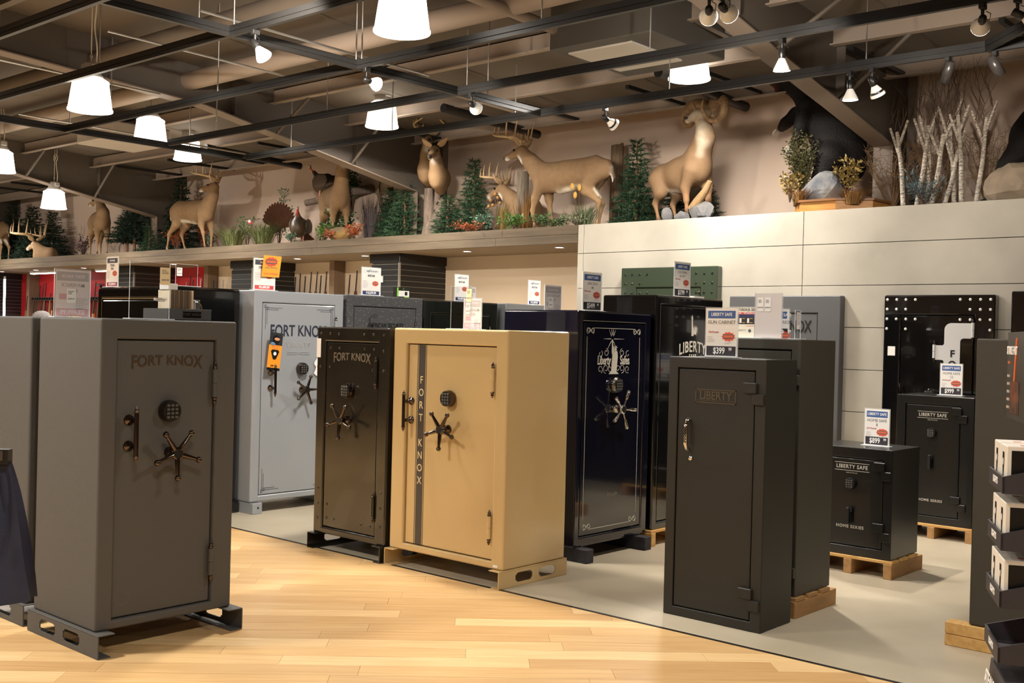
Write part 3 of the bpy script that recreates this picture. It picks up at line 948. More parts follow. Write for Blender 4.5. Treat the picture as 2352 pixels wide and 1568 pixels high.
p = MB().tube([(0.147, 0.004, 1.155), (0.147, -0.02, 1.145), (0.147, -0.034, 1.11), (0.147, -0.034, 1.015), (0.147, -0.02, 0.985), (0.147, 0.004, 0.978)], [0.012, 0.013, 0.013, 0.013, 0.013, 0.012], 10).build('pull_handle', M_chrome, s11)
b = MB()
for i in range(11):
    for j in range(3):
        if (i + j) % 2 == 0:
            b.box(0.138 + j * 0.0065, 0.138 + j * 0.0065 + 0.006, -0.049, -0.0455, 1.02 + i * 0.0085, 1.02 + i * 0.0085 + 0.008)
b.build('checkered_grip', M_key, p)
MB().lathe([(0.014, 0), (0.014, -0.006), (0.009, -0.010), (0, -0.011)], (0.161, 0.004, 0.928), (0, 1, 0), 16).build('key_lock', M_chrome, s11)

# S12 tall black behind it
W = 0.62
s12, d12 = safe('gun_safe', 'olive-black textured safe on a timber pallet right behind the slim black cabinet', (-3.6, 5.935, 0), 0, W, 0.46, 0.12, 1.633, M_tblack2, (0.06, W - 0.06, 0.05, 1.45), rec=0.03, dsurf=0.004, r=0.006)
pallet(s12, W, 0.46, 0.12, M_pine2, M_pine2)
strap_hinge(s12, 0.56, 1.43, M_tblack2)
strap_hinge(s12, 0.56, 0.3, M_tblack2)
keypad(s12, 0.3, 1.2, 0.004, 0.05, M_black)
M_wprint = mat('pale_lettering', (190, 184, 172), 0.5)
M_bsat = mat('satin_black', (15, 15, 15), 0.3, coat=0.2)
def home_safe(label, loc, W, D, zb, zt, lz, kz, hz, tz):
    s, d = safe('home_safe', label, loc, 0, W, D, zb, zt, M_bsat, (0.075, 0.535, 0.065, zt - zb - 0.075), rec=0.03, dsurf=0.004, r=0.006)
    pallet(s, W, D, zb, M_pine, M_pine2)
    lettering('LIBERTY SAFE', M_wprint, s, (0.305, 0.003, zb + lz), 0.038, bold=0.014, ext=0.001, xs=0.92, spacing=1.12)
    b = MB()
    for dz in (0.026, -0.028):
        b.box(0.178, 0.432, 0.002, 0.0045, zb + lz + dz, zb + lz + dz + 0.003)
    b.build('rule_lines', M_wprint, s)
    lettering('MADE IN THE USA', M_wprint, s, (0.305, 0.003, zb + lz - 0.042), 0.010, ext=0.0005)
    keypad(s, 0.30, zb + kz, 0.004, 0.042, M_black, 0.03)
    h = MB().lathe([(0.02, 0), (0.02, -0.02), (0, -0.022)], (0.30, 0.004, zb + hz), (0, 1, 0), 16).build('lever_handle', M_black, s)
    MB().rbox(0.287, 0.313, -0.045, -0.018, zb + hz - 0.10, zb + hz + 0.02, 0.006, 2).build('lever', M_black, h)
    lettering('HOME SERIES', M_wprint, s, (0.30, 0.003, zb + tz), 0.030, bold=0.012, ext=0.001, spacing=1.18)
    strap_hinge(s, 0.535, zt - 0.145, M_bsat, 0.12, 0.002)
    strap_hinge(s, 0.535, zb + 0.195, M_bsat, 0.12, 0.002)
    b = MB().box(0.095, 0.515, 0.0, 0.0035, zt - 0.0775, zt - 0.0765)
    return s
home_safe('short black home safe on a pine pallet, lower than its neighbours', (-3.61, 7.40, 0), 0.60, 0.48, 0.125, 0.887, 0.622, 0.505, 0.32, 0.20)
home_safe('waist-high black home safe on a pine pallet in front of the tiled wall', (-3.74, 9.25, 0), 0.645, 0.47, 0.12, 1.195, 0.913, 0.762, 0.56, 0.195)

# S15 dark safe at the right edge, front turned away to the right
s15, d15 = safe('gun_safe', 'dark textured safe at the right edge on pale timber blocks, partly behind the orange stand', (-1.3, 6.04, 0), R(90), 0.6, 0.72, 0.13, 1.662, M_tblack2, (0.06, 0.54, 0.05, 1.45), rec=0.03, dsurf=0.004, r=0.01)
for y in (0.03, 0.5):
    MB().rbox(y - 0.045, y + 0.045, -0.08, 0.84, 0.0, 0.062, 0.004, 1).build('support_block', M_pine, s15)
    MB().rbox(y - 0.045, y + 0.045, -0.08, 0.84, 0.064, 0.128, 0.004, 1).build('support_block', M_pine, s15)
keypad(s15, 0.3, 1.2, 0.004, 0.05, M_black)

# vault doors shown on the tiled wall
def vault_door(label, x0, x1, zt, m, ring, rm, dl, name='vault_door'):
    W = x1 - x0
    s = thing(name, label, 'vault door', (x0, 9.9, 0))
    body_mesh(W, 0.098, 0.0, zt, dl, 0.04, 0.012).build('frame', m, s)
    MB().rbox(dl[0] + 0.006, dl[1] - 0.006, 0.008, 0.036, dl[2] + 0.006, dl[3] - 0.006, 0.005, 2).build('door', m, s)
    MB().box(dl[0] + 0.002, dl[1] - 0.002, 0.037, 0.039, dl[2] + 0.002, dl[3] - 0.002).build('door_jamb', M_gap, s)
    if rm:
        rivets(s, ring, rm, 0.0, 1.3)
    return s
M_green = mat('gloss_green', (56, 66, 52), 0.18, coat=0.6)
M_dgrey = mat('satin_dark_grey', (84, 84, 85), 0.5)
zt = 2.385
W = 1.22
rg = [(q, zt - 0.075, 0) for q in (0.06, 0.15, 0.25, 0.345)] + [(W - q, zt - 0.075, 0) for q in (0.06, 0.155, 0.255, 0.35)]
rg += [(q, zt - 0.175, 0) for q in (0.06, 0.15, 0.25)] + [(W - q, zt - 0.175, 0) for q in (0.06, 0.155, 0.255)]
rg += [(q, zt - 0.275, 0) for q in (0.06, 0.15)] + [(q, zt - 0.275, 0.008) for q in (0.25, 0.345)] + [(W - q, zt - 0.275, 0) for q in (0.06, 0.155)] + [(W - q, zt - 0.275, 0.008) for q in (0.255, 0.35)]
rg += [(0.06, zt - 0.375, 0), (W - 0.06, zt - 0.375, 0)]
v1 = vault_door('glossy dark green riveted vault door mounted on the tiled wall', -7.15, -5.93, zt, M_green, rg, mat('dark_rivet', (60, 66, 60), 0.15, metal=0.8), (0.2, W - 0.2, 0.05, zt - 0.22))
hinge(v1, W - 0.215, zt - 0.50, zt - 0.26, M_green, 0.0)
v2 = vault_door('plain satin grey vault door mounted on the tiled wall', -5.78, -4.575, 2.07, M_dgrey, None, None, (0.27, 0.97, 0.05, 1.90))
lettering('FORT KNOX', mat('grey_emboss', (60, 60, 62), 0.3, metal=0.7), v2, (0.62, 0.006, 1.765), 0.16, bold=0.014, ext=0.003, xs=0.62)
zt = 2.072
W = 0.99
rg = [(q, zt - 0.042, 0) for q in (0.03, 0.117, 0.203, 0.29)] + [(W - q, zt - 0.042, 0) for q in (0.04, 0.125, 0.213, 0.30)]
rg += [(q, zt - 0.13, 0) for q in (0.03, 0.117, 0.203)] + [(W - q, zt - 0.13, 0) for q in (0.04, 0.125, 0.213)]
rg += [(q, zt - 0.22, 0) for q in (0.03, 0.117)] + [(q, zt - 0.22, 0.008) for q in (0.203, 0.29)] + [(W - q, zt - 0.22, 0) for q in (0.04, 0.125)] + [(W - q, zt - 0.22, 0.008) for q in (0.213, 0.30)]
rg += [(0.03, zt - 0.31, 0), (0.203, zt - 0.31, 0.008), (W - 0.04, zt - 0.31, 0)]
v3 = vault_door('gloss black vault door with white rivets and white hinge plate on the tiled wall', -4.15, -3.16, zt, M_gblack, rg, mat('white_rivet', (228, 226, 222), 0.25), (0.155, 0.815, 0.05, zt - 0.178))
M_wplate = mat('white_plate', (214, 212, 210), 0.35)
def corner(cx, cz, r, a0, a1, n=6):
    return [(cx + r * math.cos(R(a0 + (a1 - a0) * i / n)), cz + r * math.sin(R(a0 + (a1 - a0) * i / n))) for i in range(n + 1)]
poly = [(0.48, 1.62), (0.54, 1.62)] + corner(0.54, 1.64, 0.02, -90, 0, 4) + [(0.56, 1.74)] + corner(0.62, 1.76, 0.06, 180, 90) + [(0.80, 1.82), (0.80, 1.685)] + corner(0.73, 1.655, 0.03, 90, 180) + [(0.70, 0.7), (0.56, 0.7), (0.56, 1.45)] + corner(0.54, 1.47, 0.02, 0, 90, 4) + [(0.48, 1.49)]
T = Matrix.Translation((0, 0.008, 0)) @ Matrix.Rotation(PI / 2, 4, 'X')
MB().prism(poly, 0, 0.012, T).build('hinge_plate', M_wplate, v3)
for i, ch in enumerate('FORT'):
    lettering(ch, M_black, v3, (0.635, -0.005, 1.545 - i * 0.095), 0.085, bold=0.035, ext=0.001, name='letter')
hinge(v3, 0.472, 1.47, 1.66, M_wplate, -0.002)
hinge(v3, 0.806, 1.66, 1.86, M_wplate, -0.002)
pull(v3, 0.185, 1.02, 1.26, 0.008, 0.05)
keypad(v3, 0.445, 1.17, 0.008, 0.056)
MB().box(0.045, 0.115, -0.002, 0.0, 1.515, 1.60).build('price_tag', M_paper, v3)
v4 = vault_door('black vault door beyond the riveted one, cut by the right edge', -3.03, -2.0, 2.10, M_gblack, None, None, (0.2, 0.83, 0.05, 1.9))
keypad(v4, 0.5, 1.2, 0.008)
# ------------------------------------------------------------------ price signs and small goods on the safes
M_acr = clear_mat('clear_acrylic', (0.93, 0.94, 0.95), 0.07)
M_acre = mat('acrylic_edge', (226, 230, 234), 0.15, spec=0.6)
M_blue = mat('blue_band', (62, 96, 156), 0.6)
M_nav = mat('navy_band', (38, 52, 98), 0.6)
M_slate = mat('slate_band', (74, 78, 90), 0.6)
M_dark = mat('dark_band', (44, 40, 48), 0.6)
M_redb = mat('red_band', (206, 74, 72), 0.6)
M_wt = mat('white_ink', (246, 244, 240), 0.6)
M_gt = mat('grey_ink', (104, 104, 112), 0.6)
M_lt = mat('pale_ink', (196, 186, 188), 0.6)
M_rt = mat('crimson_ink', (186, 74, 90), 0.6)
M_or = mat('orange_burst', (222, 110, 78), 0.6)
M_or2 = mat('red_burst', (236, 92, 70), 0.6)
M_olv = mat('banner_grey', (104, 96, 88), 0.6)
M_ghost = mat('show_through_grey', (176, 168, 168), 0.7)
M_ghost2 = mat('show_through_pink', (206, 162, 164), 0.7)
M_ghostp = mat('paper_back', (216, 206, 202), 0.7)

def holder(s, w, h, base=True, d=0.07):
    t = 0.003
    MB().box(-w / 2, w / 2, -t, 0, 0.003, h).build('acrylic_panel', M_acr, s)
    b = MB()
    e = 0.0016
    b.box(-w / 2 - e, -w / 2, -t, 0, 0.003, h).box(w / 2, w / 2 + e, -t, 0, 0.003, h).box(-w / 2 - e, w / 2 + e, -t, 0, h, h + e)
    b.build('polished_edge', M_acre, s)
    if base:
        MB().rbox(-w / 2 - 0.012, w / 2 + 0.012, -d / 2, d / 2, 0, 0.004, 0.001, 1).build('base_plate', M_acre, s)

def burst(s, x, z, w, y=-0.0046):
    """torn red-orange sale banner"""
    T = Matrix.Translation((x, y, z)) @ Matrix.Rotation(PI / 2, 4, 'X')
    r_ = random.Random(3)
    pts = []
    for i in range(22):
        a = 2 * PI * i / 22
        k = (0.62 if i % 2 else 0.5)
        pts.append((w * k * math.cos(a), w * 0.34 * k / 0.55 * math.sin(a)))
    MB().prism(pts, 0, 0.0004, T).build('burst', M_or2, s)
    MB().prism([(-w * 0.48, -w * 0.13), (-w * 0.2, -w * 0.17), (w * 0.2, -w * 0.17), (w * 0.48, -w * 0.12), (w * 0.47, w * 0.15), (w * 0.2, w * 0.19), (-w * 0.2, w * 0.19), (-w * 0.48, w * 0.15)], 0.0004, 0.0008, T).build('banner', M_olv, s)
    MB().prism([(-w * 0.43, -w * 0.08), (w * 0.43, -w * 0.08), (w * 0.42, w * 0.11), (-w * 0.42, w * 0.11)], 0.0008, 0.0012, T).build('banner_panel', M_or, s)

def small_print(s, x0, x1, z0, n, m=None, y=-0.0046, dz=0.009):
    b = MB()
    r_ = random.Random(int(x0 * 1000) + n)
    for i in range(n):
        b.box(x0, x0 + (x1 - x0) * r_.uniform(0.6, 1), y, y + 0.0004, z0 - i * dz, z0 - i * dz + 0.003)
    b.build('fine_print', m or M_lt, s)

def sign(label, loc, rz, head, title, price, hm=None, pm=None, w=0.216, h=0.28, weight=None, style='liberty', sub=None, group=None):
    """acrylic holder with a printed card; faces local -Y"""
    s = thing('price_sign', label, 'sign', loc, rz, group)
    holder(s, w, h)
    b_ = 0.006
    MB().box(-w / 2 + b_ / 2, w / 2 - b_ / 2, -0.0042, -0.0032, 0.006, h - b_ / 2).build('card', M_paper, s)
    y = -0.0046
    iw = w - 0.034
    if style == 'liberty':
        MB().box(-iw / 2, iw / 2, y, y + 0.0005, h - 0.062, h - 0.018).build('header_band', hm or M_blue, s)
        lettering(head, M_wt, s, (0, y - 0.0002, h - 0.040), 0.027, bold=0.012, ext=0.0003, xs=0.86)
        ls = title.split('\n')
        for i, l in enumerate(ls):
            lettering(l, M_gt, s, (0, y - 0.0002, h - 0.085 - i * 0.031), 0.028 if len(l) < 12 else 0.024, ext=0.0003)
        if weight:
            lettering(weight, M_rt, s, (-iw / 2 + 0.038, y - 0.0002, h - 0.142), 0.015, bold=0.02, ext=0.0003)
        burst(s, iw * 0.26, h - 0.168, 0.075)
        small_print(s, -iw / 2, -iw * 0.22, h - 0.172, 4)
        lettering('LIBERTY', M_lt, s, (iw * 0.24, y - 0.0002, h - 0.205), 0.010, ext=0.0002, spacing=1.3)
        MB().box(-iw / 2 - 0.006, iw / 2 + 0.006, y, y + 0.0005, 0.010, 0.066).build('price_band', pm or M_dark, s)
        lettering(price[0], M_wt, s, (-0.014, y - 0.0002, 0.038), 0.052, bold=0.018, ext=0.0003, xs=0.74)
        lettering(price[1], M_wt, s, (0.017 + 0.0108 * len(price[0]), y - 0.0002, 0.048), 0.026, bold=0.018, ext=0.0003, xs=0.8)
    else:
        if head:
            MB().box(-iw / 2, iw / 2, y, y + 0.0005, h - 0.06, h - 0.016).build('header_band', hm or M_slate, s)
            if style == 'amsec':
                b = MB()
                b.tube([(-0.035, y, h - 0.055), (-0.03, y, h - 0.04), (-0.02, y, h - 0.025), (0.0, y, h - 0.02)], 0.002, 4)
                b.build('emblem', M_gt, s)
            lettering(head, M_wt if style != 'amsec' else M_gt, s, (0.01 if style == 'amsec' else 0, y - 0.0002, h - 0.039), 0.019, bold=0.03, ext=0.0003, xs=0.8)
        ls = title.split('\n')
        for i, l in enumerate(ls):
            lettering(l, M_dark_print, s, (0, y - 0.0002, h - 0.083 - i * 0.03), 0.028, bold=0.03, ext=0.0003, xs=0.9)
        burst(s, iw * 0.25, h - 0.155, 0.072)
        small_print(s, -iw / 2, -iw * 0.15, h - 0.135, 8)
        MB().box(-iw / 2, iw / 2, y, y + 0.0005, 0.010, 0.046).build('price_band', pm or M_nav, s)
        lettering(price[0], M_wt, s, (0, y - 0.0002, 0.028), 0.031, bold=0.035, ext=0.0003, xs=0.92)
    return s

def back_sign(label, loc, rz, head, title, price, tags=(), w=0.2, h=0.255):
    """card seen from behind: print shows through reversed. Built so the seen side is local -Y"""
    s = thing('price_sign', label, 'sign', loc, rz)
    holder(s, w, h)
    MB().box(-w / 2 + 0.003, w / 2 - 0.003, -0.0040, -0.0034, 0.006, h - 0.003).build('card', M_ghostp, s)
    y = -0.0044
    iw = w - 0.022
    def flip(co):
        return co * np.array([-1, 1, 1], np.float32)
    flip.flips = True
    if head:
        MB().box(-iw / 2, iw / 2, y, y + 0.0005, h - 0.062, h - 0.014).build('header_band', M_ghost, s)
        lettering(head, M_ghostp, s, (0, y - 0.0002, h - 0.038), 0.022, ext=0.0003, deform=flip, bold=0.02)
    for i, l in enumerate(title.split('\n') if title else []):
        lettering(l, M_ghost, s, (0, y - 0.0002, h - 0.084 - i * 0.029), 0.028, ext=0.0003, deform=flip, bold=0.02)
    if head:
        small_print(s, iw * 0.1, iw / 2, h - 0.155, 7, M_ghost, y)
        MB().box(-iw * 0.42, -iw * 0.1, y, y + 0.0005, h - 0.16, h - 0.13).build('banner', M_ghost2, s)
    if price:
        MB().box(-iw / 2, iw / 2, y, y + 0.0005, 0.008, 0.048).build('price_band', M_ghost2, s)
        lettering(price, M_ghostp, s, (0, y - 0.0002, 0.028), 0.034, ext=0.0003, deform=flip, bold=0.03)
    for x, z, tw, th in tags:
        MB().box(x - tw / 2, x + tw / 2, -0.0052, -0.0046, z - th / 2, z + th / 2).build('price_label', M_paper, s)
        small_print(s, x - tw * 0.35, x + tw * 0.35, z + th * 0.3, 3, M_gt, -0.0056, 0.007)
        lettering('$349.99', M_gt, s, (x, -0.0056, z - th * 0.22), 0.011, ext=0.0002, bold=0.02)
    return s

def empty_holder(label, loc, rz, w, h, tags=()):
    s = thing('acrylic_sign_holder', label, 'sign holder', loc, rz)
    holder(s, w, h, d=0.08)
    for x, z, tw, th, m in tags:
        MB().box(x - tw / 2, x + tw / 2, -0.0046, -0.0036, z - th / 2, z + th / 2).build('price_label', m, s)
        small_print(s, x - tw * 0.35, x + tw * 0.35, z + th * 0.32, 3, M_gt, -0.0050, 0.008)
        if th > 0.05:
            lettering('$429.99', M_gt, s, (x, -0.0050, z - th * 0.22), 0.013, ext=0.0002, bold=0.02)
    return s
M_yel = mat('cream_label', (240, 222, 180), 0.7)
R90 = R(90)
back_sign('acrylic sign seen from behind with pale reversed print on the charcoal safe', (-5.6, 2.815, 1.651), R90, 'FORT KNOX', 'MAVERICK\n6026', '$3,499.99', [(-0.008, 0.115, 0.05, 0.075)], 0.197, 0.255)
empty_holder('large empty clear acrylic holder with a cream label, on the charcoal safe', (-5.12, 2.985, 1.651), R90, 0.224, 0.292, [(0.085, 0.225, 0.058, 0.09, M_yel), (0.06, 0.105, 0.075, 0.014, M_paper)])
sign('narrow sign with red price band on the gloss black safe behind', (-9.30, 5.05, 1.956), 0, 'FORT KNOX', 'TITAN\n7251', ('$15,999.99',), M_slate, mat('crimson_band', (150, 36, 48), 0.6), style='fk')
empty_holder('clear acrylic holder with a small white label on the gloss black safe', (-8.2, 5.12, 1.956), R90, 0.208, 0.185, [(-0.07, 0.12, 0.05, 0.07, M_paper)])
sg3 = sign('tall sign with red price band half hidden by an orange flyer', (-8.08, 5.82, 1.953), R90, 'FORT KNOX', 'DEFENDER', ('$9,499.99',), M_slate, M_redb, w=0.235, h=0.285, style='fk')
f = thing('flyer', 'orange sale flyer taped askew over the tall sign on the pale grey safe', 'flyer', (-8.06, 5.87, 2.075), R90)
fr = Matrix.Rotation(R(-9), 4, 'Y')
MB().box(-0.095, 0.095, -0.002, 0, 0, 0.19).build('sheet', mat('orange_paper', (240, 176, 62), 0.6), f)
burst(f, -0.01, 0.135, 0.12, -0.0024)
small_print(f, -0.07, 0.07, 0.085, 2, M_olv, -0.0024)
lettering('HUGE SAVINGS!!!', M_or2, f, (0, -0.0026, 0.028), 0.02, ext=0.0002, bold=0.02)
f.rotation_euler = (0, R(0), R90)
f.rotation_euler = (R(10), 0, R90)
sign('white sign with dark blue price band on the speckled safe', (-8.05, 7.04, 1.959), R90, 'AMERICAN\nSECURITY'.replace('\n', ' '), 'BFII7240', ('$10,299.99',), mat('pale_grey_band', (226, 226, 228), 0.6), M_nav, w=0.245, h=0.275, style='amsec')
sign('white sign with blue price band on the gloss black safe past the speckled one', (-8.2, 8.45, 1.959), R90, 'AMERICAN SECURITY', 'BFX7240', ('$9,499.99',), MATS['pale_grey_band'], M_nav, w=0.214, h=0.29, style='amsec')
back_sign('small sign seen from behind next to the white sign on the far gloss black safe', (-8.32, 8.7, 1.959), R90, 'AMSEC', 'BFX7260', None, (), 0.2, 0.17)
empty_holder('clear acrylic holder with a cream label standing on the tan safe', (-5.41, 5.58, 1.648), 0, 0.2, 0.302, [(0.075, 0.24, 0.05, 0.09, M_yel)])
back_sign('pink-tinted sign seen from behind on the tan safe', (-5.43, 5.72, 1.648), 0, 'FORT KNOX', 'MAVERICK\n6031', '$3,999.99', [(-0.045, 0.15, 0.04, 0.08)], 0.18, 0.225)
sign('white sign with blue price band on the grey topped safe', (-8.2, 9.655, 1.966), R90, 'AMERICAN SECURITY', 'BFX7240', ('$11,599.99',), MATS['pale_grey_band'], M_nav, w=0.216, h=0.285, style='amsec')
back_sign('grey sign seen from behind at the back of the navy safe', (-5.45, 6.645, 1.808), R90, 'FORT KNOX', 'PROTECTOR\n6637', None, [(-0.03, 0.07, 0.06, 0.085)], 0.205, 0.205)
sign('sign with blue header and dark price band on the navy safe', (-4.95, 6.49, 1.808), R90, 'LIBERTY SAFE', 'LINCOLN\n40', ('$5499', '99'), weight='1003 Pounds', w=0.232, h=0.288)
sign('sign with blue header on the gloss black safe by the green vault door', (-4.9, 7.63, 1.958), R90, 'LIBERTY SAFE', 'COLONIAL\n50 EXT', ('$3799', '99'), weight='892 Pounds', w=0.242, h=0.288)
o = MB().box(-0.07, 0.07, -0.03, 0.03, 0, 0.018).build('paper_pad', M_paper, None, (-4.9, 7.86, 1.958))
o.rotation_euler = (0, 0, R90)
tag(o, 'small white paper pad lying on the gloss black safe beside its sign', 'pad')
sign('sign with blue header and large dark price band on the slim black cabinet', (-3.315, 5.60, 1.517), 0, 'LIBERTY SAFE', 'GUN CABINET', ('$399', '99'), weight='136 Pounds', w=0.216, h=0.29)
s = back_sign('blank card seen from behind with two small labels, on the olive-black safe', (-3.285, 6.10, 1.634), 0, None, None, None, [(-0.055, 0.21, 0.04, 0.085), (-0.005, 0.21, 0.04, 0.085)], 0.188, 0.278)
s = thing('price_sign', 'product poster with red and navy stripes on the olive-black safe', 'sign', (-3.53, 6.26, 1.634))
holder(s, 0.24, 0.2)
MB().box(-0.117, 0.117, -0.0042, -0.0032, 0.005, 0.197).build('card', mat('cream_card', (244, 236, 216), 0.7), s)
lettering('CENTURION JR. SERIES', M_gt, s, (0, -0.0046, 0.182), 0.026, ext=0.0003, xs=0.62, bold=0.02)
for m_, z0, z1, nm in ((M_redb, 0.152, 0.166, 'red_stripe'), (M_nav, 0.134, 0.152, 'navy_stripe'), (M_dark, 0.09, 0.134, 'photo_strip')):
    MB().box(-0.117, 0.117, -0.0048, -0.0042, z0, z1).build(nm, m_, s)
lettering('MADE IN USA  -  WE DELIVER & INSTALL', M_wt, s, (0, -0.005, 0.159), 0.011, ext=0.0002, bold=0.02)
b = MB()
for i in range(4):
    b.box(-0.10 + i * 0.055, -0.085 + i * 0.055, -0.0052, -0.0048, 0.098, 0.128)
b.build('spec_blocks', M_wt, s)
b = MB()
for i in range(4):
    for zz in (0.098, 0.124):
        b.box(-0.08 + i * 0.055, -0.06 + i * 0.055, -0.0052, -0.0048, zz, zz + 0.004)
b.build('spec_bars', mat('amber_ink', (222, 168, 58), 0.6), s)
lettering('INCLUDED ACCESSORIES', M_or2, s, (0.05, -0.0046, 0.078), 0.008, ext=0.0002)
MB().lathe([(0, -0.0048), (0.011, -0.0048)], (0.03, 0, 0.048), (0, 1, 0), 16).build('lock_picture', M_gt, s)
MB().box(0.066, 0.084, -0.005, -0.0042, 0.034, 0.062).build('handle_picture', M_olv, s)
lettering('LIBERTY', M_gt, s, (-0.03, -0.0046, 0.05), 0.014, ext=0.0002, spacing=1.4)
sign('sign edge peeking out beside the blank card on the olive-black safe', (-3.285, 6.245, 1.634), R(35), 'LIBERTY SAFE', 'CENTURION', ('$799', '99'), w=0.12, h=0.19)
s = thing('acrylic_sign_holder', 'slim clear holder with a narrow strip on the olive-black safe', 'sign holder', (-3.05, 6.02, 1.634), R90)
holder(s, 0.07, 0.172)
MB().box(-0.02, 0.02, -0.0042, -0.0034, 0.06, 0.16).build('card', M_ghostp, s)
small_print(s, -0.016, 0.016, 0.15, 8, M_gt, -0.0046)
sign('sign with blue header on the short black home safe', (-3.222, 7.62, 0.888), 0, 'LIBERTY SAFE', 'HOME SAFE\n8', ('$899', '99'), weight='227 Pounds', w=0.188, h=0.268)
sign('sign with blue header on the waist-high black home safe', (-3.355, 9.44, 1.196), 0, 'LIBERTY SAFE', 'HOME SAFE\n12', ('$999', '99'), weight='275 Pounds', w=0.19, h=0.272)

# grey tray of colour samples on the charcoal safe
s = thing('sample_tray', 'grey sample tray with black nameplate on the charcoal safe', 'tray', (-5.2, 3.145, 1.651), R90)
t = 0.006
MB().rbox(0, 0.265, 0, t, 0, 0.062, 0.001, 1).build('front_panel', M_char, s)
MB().rbox(0, 0.265, 0.25, 0.25 + t, 0, 0.062, 0.001, 1).build('back_panel', M_char, s)
MB().rbox(0, t, 0, 0.25, 0, 0.062, 0.001, 1).rbox(0.259, 0.265, 0, 0.25, 0, 0.062, 0.001, 1).build('side_panel', M_char, s)
MB().box(0, 0.265, 0, 0.25, 0, 0.004).build('tray_floor', M_char, s)
MB().rbox(0.085, 0.195, -0.004, 0, 0.016, 0.048, 0.001, 1).build('nameplate', M_gblack, s)
lettering('FORT KNOX', M_bpl, s, (0.14, -0.0048, 0.032), 0.02, ext=0.0004)
wc = [(230, 214, 186), (96, 84, 66), (120, 98, 72), (104, 86, 62), (134, 106, 76), (92, 76, 58), (126, 104, 78), (112, 92, 70), (100, 84, 64), (140, 112, 82), (236, 206, 168)]
for i, c_ in enumerate(wc):
    o = MB().rbox(0, 0.012, 0, 0.11, 0, 0.155, 0.001, 1).build('wood_sample', mat('sample_%d' % i, c_, 0.6, vary=(10, tuple(int(q * 0.8) for q in c_), 0.6)), None, (-5.215, 3.155 + i * 0.0135, 1.656))
    o.rotation_euler = (0, 0, R90)
    tag(o, 'flat board colour sample standing in the grey tray' if 0 < i < 10 else ('pale cream board at the front left end of the sample tray' if i == 0 else 'pale peach board at the right end of the sample row'), 'sample', 'board samples in the tray')
o = MB().rbox(0, 0.055, 0, 0.09, 0, 0.054, 0.002, 1).build('white_carton', M_white, None, (-5.205, 3.075, 1.757))
o.rotation_euler = (0, 0, R90)
o.location = (-5.215, 3.15, 1.8125)
o.scale = (1, 1, 0.6)
tag(o, 'small white card block resting on the colour samples', 'card block')
o = thing('sample_cube', 'grey painted metal cube sample at the right of the sample tray', 'sample', (-5.38, 3.33, 1.656), R90)
MB().rbox(0, 0.095, 0, 0.06, 0, 0.112, 0.003, 1).build('cube', M_grey, o)
MB().rbox(0.095, 0.12, 0, 0.06, 0, 0.112, 0.003, 1).build('dark_side', M_char, o)
o = thing('handle_sample', 'small silver handle loop lying in the sample tray', 'sample', (-5.26, 3.31, 1.656), R90)
MB().tube([(0, 0, 0), (0.0, 0, 0.09), (0.01, 0, 0.1), (0.05, 0, 0.095), (0.065, 0, 0.085), (0.085, 0, 0.03)], 0.004, 8).build('loop', M_chrome, o)
# package and black box on the speckled safe
o = thing('dehumidifier_pack', 'black and green boxed accessory on the speckled safe', 'package', (-8.08, 7.41, 1.959), R90)
MB().rbox(0, 0.18, 0, 0.06, 0, 0.105, 0.003, 1).build('carton', M_black, o)
MB().box(0.004, 0.165, -0.001, 0.0, 0.012, 0.07).build('white_panel', M_paper, o)
MB().box(0.0, 0.02, -0.0012, 0.0, 0.01, 0.1).box(0.10, 0.165, -0.0014, 0, 0.0, 0.012).build('green_flash', mat('lime_green', (126, 196, 52), 0.5), o)
MB().box(0.105, 0.14, -0.002, 0, 0.025, 0.06).build('product_picture', M_key, o)
lettering('C', MATS['lime_green'], o, (0.09, -0.0015, 0.086), 0.03, ext=0.0003)
o = thing('black_case', 'small black moulded case on the speckled safe', 'case', (-8.2, 7.555, 1.959), R90)
MB().rbox(0, 0.11, 0, 0.1, 0, 0.075, 0.012, 2).build('shell', M_black, o)
MB().tube([(0.02, -0.004, 0.05), (0.02, -0.014, 0.05), (0.09, -0.014, 0.05), (0.09, -0.004, 0.05)], 0.005, 6).build('case_handle', M_black, o)
# hang tag and torn-paper sticker on the pale grey safe
o = thing('hang_tag', 'orange and black door-hanger card on the handle of the pale grey safe', 'hang tag', (-7.925, 5.835, 1.36), R90)
o.rotation_euler = (0, R(6), R90)
MB().box(-0.068, 0.068, -0.0015, 0, -0.085, 0.115).build('orange_panel', mat('tag_orange', (244, 150, 34), 0.5), o)
MB().box(-0.068, 0.068, -0.0015, 0, 0.115, 0.225).build('photo_panel', mat('tag_photo', (34, 36, 40), 0.5), o)
MB().box(-0.068, 0.068, -0.0016, 0, -0.108, -0.085).build('foot_band', M_key, o)
MB().ball((0.0, -0.001, 0.165), 0.05, 14, (0.85, 0.06, 1.0)).build('hooded_face', M_key, o)
MB().ball((0.008, -0.004, 0.168), 0.03, 12, (1.0, 0.06, 0.45)).build('face_opening', mat('tag_skin', (214, 150, 110), 0.6), o)
MB().ball((-0.03, -0.002, 0.125), 0.03, 12, (1.0, 0.05, 0.5)).build('blue_sleeve', mat('tag_blue', (96, 130, 160), 0.6), o)
T = Matrix.Translation((0, -0.002, 0.03)) @ Matrix.Rotation(PI / 2, 4, 'X')
MB().prism([(-0.045, 0.03), (-0.03, 0.045), (0.03, 0.045), (0.045, 0.03), (0.02, -0.03), (0.012, -0.042), (-0.012, -0.042), (-0.02, -0.03)], 0, 0.001, T).build('device_picture', M_key, o)
